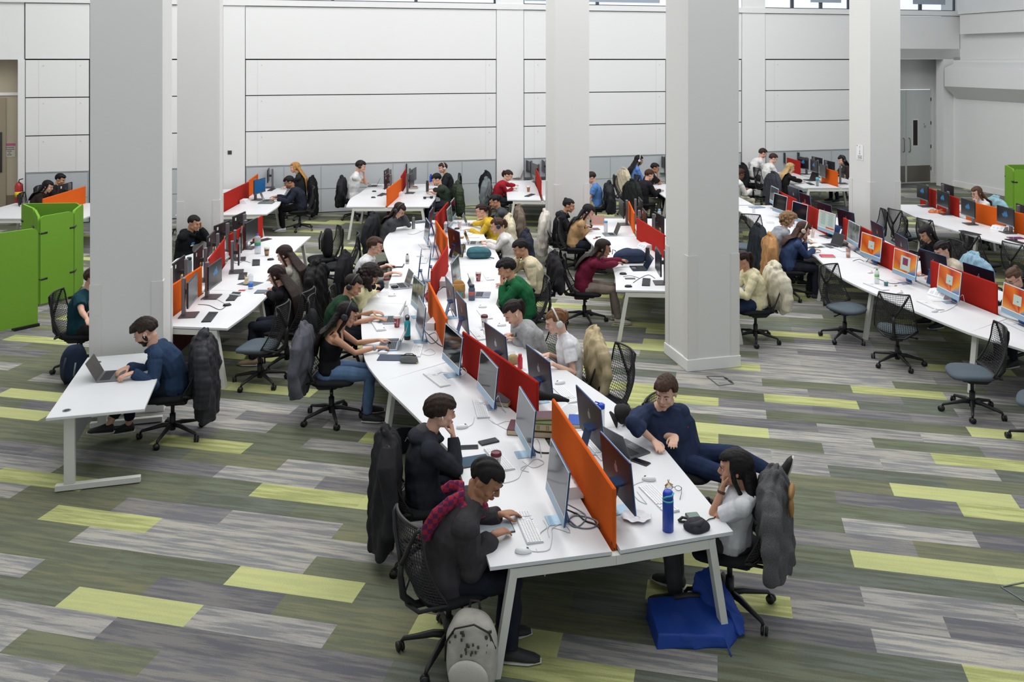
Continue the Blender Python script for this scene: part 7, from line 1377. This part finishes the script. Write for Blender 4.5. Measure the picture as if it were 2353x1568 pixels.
# ------------------------------------------------------------------ cables
WC = mat('white cable', (206, 208, 212), .5); KC = mat('black cable', (26, 26, 30), .5); GC = mat('grey cable', (120, 126, 138), .5)
def cable(pts, label, m=WC, r=.0026):
    P = [G(p[0], p[1], DZ+(p[2] if len(p) > 2 else .004)) for p in pts]; S = []
    for i in range(len(P)-1):
        p0 = P[max(i-1, 0)]; p1 = P[i]; p2 = P[i+1]; p3 = P[min(i+2, len(P)-1)]
        for j in range(5): t_ = j/5; S.append(.5*((2*p1)+(p2-p0)*t_+(2*p0-5*p1+4*p2-p3)*t_*t_+(3*p1-p0-3*p2+p3)*t_**3))
    S.append(P[-1]); b = MB(); b.tube([(q.x, q.y, max(q.z, DZ+r)) for q in S], r, 5); return tag(b.build('cable', m), label, 'cable')
for pts, l, m, r in (
  ([(1222, 1267), (1240, 1268), (1262, 1262), (1268, 1235), (1268, 1216), (1285, 1205)], 'white mouse cable at the near left of the desk', WC, .0028), ([(1248, 1196), (1256, 1212), (1242, 1225), (1236, 1245)], 'white cable between the nearest keyboard and the computer foot', WC, .0028),
  ([(1268, 1212), (1290, 1218), (1310, 1224), (1300, 1208), (1275, 1200), (1258, 1215), (1262, 1235)], 'tangled thin white cable at the foot of the nearest left computer', WC, .0026),
  ([(1298, 1170, .1), (1320, 1180), (1345, 1198), (1365, 1205), (1378, 1215)], 'thick black cable running to the nearest orange divider', KC, .006), ([(1305, 1160, .05), (1340, 1180), (1345, 1195), (1325, 1212), (1306, 1200), (1320, 1186), (1352, 1190), (1374, 1202), (1360, 1214), (1330, 1213), (1308, 1196)], 'coiled grey cable behind the nearest left computer', GC, .005),
  ([(1130, 1108), (1160, 1110), (1190, 1100), (1200, 1082), (1222, 1060)], 'white cable behind the head of the scarf-wearing student', WC, .0026), ([(1200, 1060), (1225, 1075), (1250, 1064), (1232, 1055), (1212, 1068), (1196, 1078), (1215, 1085)], 'tangled white cable at the foot of the second computer', WC, .0026),
  ([(1222, 1020, .12), (1232, 1008, .1), (1240, 1022, .03), (1244, 1050)], 'looped pale cable behind the second computer', WC, .004), ([(1224, 1030), (1236, 1040), (1262, 1042)], 'black cable behind the second computer', KC, .006), ([(1070, 983), (1085, 975), (1090, 958)], 'white mouse cable behind the bowl-haired student', WC, .0026),
  ([(1120, 960), (1140, 975), (1165, 968), (1185, 975), (1170, 988), (1150, 980), (1130, 968)], 'tangled white cable by the lengthwise keyboard', WC, .0026), ([(1134, 930, .1), (1145, 910, .14), (1150, 925, .05), (1162, 948)], 'looped pale cable by the grey book', WC, .004), ([(1005, 860), (1015, 856), (1035, 858), (1045, 868)], 'thin white cable above the left keyboard', WC, .0026),
  ([(1056, 868), (1072, 858, .06), (1066, 846, .1), (1058, 852, .04)], 'pale looped cable by the black-screened computer', WC, .004), ([(975, 808), (990, 802), (1000, 812), (985, 817), (968, 813)], 'thin white cable with a black plug near the pencil case', WC, .0026), ([(975, 760), (990, 775), (1005, 790), (1018, 798)], 'black cable at the foot of the tall orange divider', KC, .005),
  ([(985, 770), (1000, 765), (1006, 780), (992, 790), (980, 780)], 'coiled grey cable beside the white power unit', GC, .004), ([(1433, 1139), (1450, 1130), (1456, 1135), (1440, 1148)], 'white cable on the foot of the nearest dark-backed computer', WC, .003), ([(1452, 1118), (1462, 1112), (1480, 1106)], 'white cable of the right-hand mouse', WC, .0026),
  ([(1464, 1130), (1478, 1148), (1486, 1158), (1470, 1152), (1458, 1140)], 'thin white cable loop by the right keyboard', WC, .0026), ([(1098, 762), (1110, 758), (1112, 770), (1100, 776), (1094, 768)], 'coiled dark cable on the right row keyboard', GC, .004), ([(1026, 722, .05), (1035, 712, .08), (1042, 728, .02)], 'black cable loop on the stand of an oblique computer', KC, .005),
  ([(905, 658), (925, 650), (950, 655), (975, 645), (990, 660)], 'black cable behind the open grey laptop', KC, .004), ([(1008, 668), (1020, 660), (1035, 665)], 'black cable at the foot of the middle red divider', KC, .005), ([(455, 700), (480, 702), (505, 712), (520, 703)], 'black cable on the left desk bank', KC, .004), ([(462, 690), (490, 685), (520, 700)], 'white cable on the left desk bank', WC, .004),
  ([(530, 600), (545, 606), (560, 600), (575, 604)], 'thin cable behind the black keyboard', KC, .003), ([(1455, 650), (1470, 640), (1490, 632), (1505, 640)], 'black cable in front of the monitor by the right column', KC, .004), ([(1432, 636), (1450, 634), (1470, 640)], 'thin cable of the black mouse', KC, .003),
  ([(1960, 600), (1975, 596), (1990, 602), (1998, 590)], 'black cable beside the floral tumbler', KC, .004), ([(2015, 640), (2030, 646), (2050, 652), (2075, 650)], 'black cable by the small teal pot', KC, .004), ([(2160, 718), (2180, 712), (2200, 700)], 'white cable below the second orange screen', WC, .003),
  ([(1920, 552), (1928, 540, .06), (1934, 552, .03)], 'white looped cable behind the document screen', WC, .004), ([(2028, 592), (2040, 578, .08), (2044, 594, .03)], 'white looped cable behind an orange screen', WC, .004), ([(2200, 690), (2212, 678, .08), (2216, 694, .03)], 'white looped cable beside the red divider near the right edge', WC, .004)): cable(pts, l, m, r)
# a mouse cable hanging over the near desk edge
e = G(1240, 1280, DZ); b = MB(); b.tube([G(1232, 1262, DZ+.004), G(1242, 1288, DZ-.01), G(1240, 1300, .62), G(1252, 1325, .6), G(1262, 1300, .64), G(1263, 1275, DZ-.005), G(1265, 1255, DZ+.004)], .0026, 6); tag(b.build('cable', WC), 'white cable hanging in a loop over the near desk edge', 'cable')
b = MB(); b.tube([G(1405, 1245, .74), G(1412, 1262, .70), G(1410, 1290, .6), G(1392, 1305, .55), G(1380, 1290, .58), G(1402, 1262, .66)], .006, 6); tag(b.build('cable', KC), 'black cable hanging below the end of the nearest orange divider', 'cable')
# ------------------------------------------------------------------ notices, sockets, floor hatches
def wall_sheet(name, label, cat, M, w, h, col=(232, 232, 232)):
    t = thing(name, label, cat); t.matrix_world = M; m = MB(); m.box((0, -.002, 0), (w, .004, h)); m.build('sheet', mat('notice %d' % col[0], col, .6), t); return t
INK = mat('dark print', (40, 50, 60), .7)
cc = Vector((7.17, 18.12, 0)); left = cc-WU*.355
M = Matrix.Translation((left.x+WN.x*.02, left.y+WN.y*.02, 2.02)) @ Matrix.Rotation(TH-math.pi/2, 4, 'Z')
t = wall_sheet('paper_notice', 'white paper notice with big letters on the left face of the far right column', 'notice', M, .22, .31)
for i, (s_, z, sz) in enumerate((('f', .10, .07), (':', .06, .06), ('g', .03, .06), ('86', -.03, .045))): text(t, s_, sz, (0, -.005, z), (math.pi/2, 0, 0), INK, 'lettering')
m = MB(); m.box((-.09, -.005, .13), (.02, .002, .02)); m.build('red_mark', mat('red mark', (180, 50, 50), .6), t); m = MB()
for k in range(4): m.box((0, -.005, -.07-.02*k), (.15-.02*(k % 2), .002, .006))
m.build('small_print', INK, t)
back_d = -(RW0-W0).dot(WN); t1_ = (RW0-W0).dot(WU)
M = WM @ Matrix.Translation((t1_-.12-.24, back_d-.004, 1.78)); t = wall_sheet('door_notice', 'small grey notice on the right leaf of the double door', 'notice', M, .19, .26, (206, 210, 208))
m = MB(); m.box((-.03, -.005, .09), (.03, .002, .03)); m.build('red_mark', mat('red mark'), t); m = MB(); m.box((0, -.005, .03), (.08, .002, .014)); m.box((0, -.005, -.01), (.07, .002, .014)); m.build('small_print', INK, t)
M = WM @ Matrix.Translation((wtn(22, -.45), .445, 1.74)); t = wall_sheet('lobby_sign', 'grey sign with a pink header on the lobby wall at far left', 'sign', M, .25, .33, (190, 184, 172))
m = MB(); m.box((0, -.005, .135), (.25, .003, .06)); m.build('pink_header', mat('pink header', (176, 84, 124), .6), t); m = MB()
for k, w_ in enumerate((.2, .22, .1, .05, .1)): m.box((0, -.005, .07-.045*k), (w_, .003, .014))
m.build('small_print', INK, t)
M = WM @ Matrix.Translation((wt(528), -.012, 1.6)); t = wall_sheet('wall_socket', 'small dark square control plate on the white pilaster left of the wainscot', 'switch plate', M, .1, .1, (74, 72, 66)); m = MB(); m.box((0, -.005, 0), (.055, .003, .055)); m.build('inner_plate', mat('inner plate', (50, 48, 44), .5), t)
q = WP(wt(47), .14, 0); t = thing('fire_extinguisher', 'red fire extinguisher with a dark cover beside the lobby opening', 'fire extinguisher', tuple(q), TH); m = MB(); m.lathe([(.07, .45), (.08, .47), (.08, .95), (.05, 1.02), (.02, 1.04)]); m.build('cylinder', mat('extinguisher red', (164, 28, 34), .35), t); m = MB(); m.lathe([(.081, .7), (.081, .82)]); m.build('yellow_label', mat('yellow sticker'), t); m = MB(); m.tube([(0, 0, 1.03), (.02, -.02, 1.1), (.1, -.02, 1.12)], .012, 6); m.tube([(0, 0, 1.05), (.1, -.06, 1.0), (.11, -.05, .7)], .01, 6); m.build('handle_and_hose', BLACK, t); m = MB(); m.box((0, .02, .4), (.16, .16, .1)); m.build('stand', BLACK, t)
def hatch(pts, label):
    P = [G(p[0], p[1], 0) for p in pts]; c = sum(P, Vector((0, 0, 0)))/4; t = thing('floor_box', label, 'floor box', (c.x, c.y, 0)); m = MB()
    for i in range(4): a, b_ = P[i]-c, P[(i+1) % 4]-c; m.beam((a.x, a.y, .003), (b_.x, b_.y, .003), .012, .006)
    m.build('frame', mat('hatch frame', (96, 104, 104), .5, .5), t); m = MB(); a, b_ = P[2]-c, P[3]-c; m.beam(a.lerp(b_, .15)+Vector((0, 0, .004)), a.lerp(b_, .45)+Vector((0, 0, .004)), .03, .006); m.build('cable_slot', BLACK, t); m = MB(); m.beam(a.lerp(b_, .6)+Vector((0, 0, .004)), a.lerp(b_, .85)+Vector((0, 0, .004)), .03, .006); m.build('cable_slot', BLACK, t)
hatch([(1624, 866), (1651, 887), (1686, 883), (1662, 866)], 'carpeted floor box near the base of the right column'); hatch([(2300, 1350), (2380, 1400), (2430, 1385), (2353, 1340)], 'carpeted floor box at the right picture edge')
# pale jacket lying on the desk left of the red divider, pink cloth on a far chair
q = at((535, 449)); t = thing('folded_jacket', 'pale mint jacket lying on the desk behind the column', 'jacket', q, .2); m = MB(); m.ell((0, 0, .05), (.24, .16, .07)); m.build('cloth', mat('pale mint cloth', (176, 196, 192), .9), t, remesh(m, .01, 1, .03, 9, 2)); m = MB(); m.tube([(-.1, -.1, .08), (0, -.14, .06), (.14, -.15, .03)], .03, 7); m.build('sleeve', mat('pale mint cloth'), t)
garment((-11.9, 18.6, 0), 'pink cloth on the chair at the far left edge', (204, 158, 172), .6, name='cloth', cat='cloth', sleeves=(0, 0))
# ------------------------------------------------------------------ groups of look-alikes
GN = dict(task_chair='task chairs around the desks', keyboard='keyboards on the desks', mouse='computer mice on the desks', desktop_computer='light blue desktop computers on the curved desks', monitor='black monitors on the desks', divider_screen='felt dividers along the desk spines',
          power_unit='white power units on the desks', laptop='open laptops on the desks', paper_cup='paper coffee cups on the middle desk', coat='coats hung over chair backs', bench_desk='bench desks in the hall', column='square white columns', paper_sheet='loose sheets on the desks', phone='phones on the desks',
          tablet='tablets on the desks', cable='cables lying on the desks', marker_pen='markers in the small heap', book='books on the desks', water_bottle='water bottles on the desks', water_flask='water flasks on the desks', backpack='backpacks', person='people studying at the desks', acoustic_screen='green felt screens', card='small cards on the desks', floor_box='floor boxes in the carpet', iced_drink='iced drinks on the desks')
for o in list(D.objects):
    if o.parent is None and o.get('label') and not o.get('group'):
        k = o.name.split('.')[0]
        if k in GN: o['group'] = GN[k]
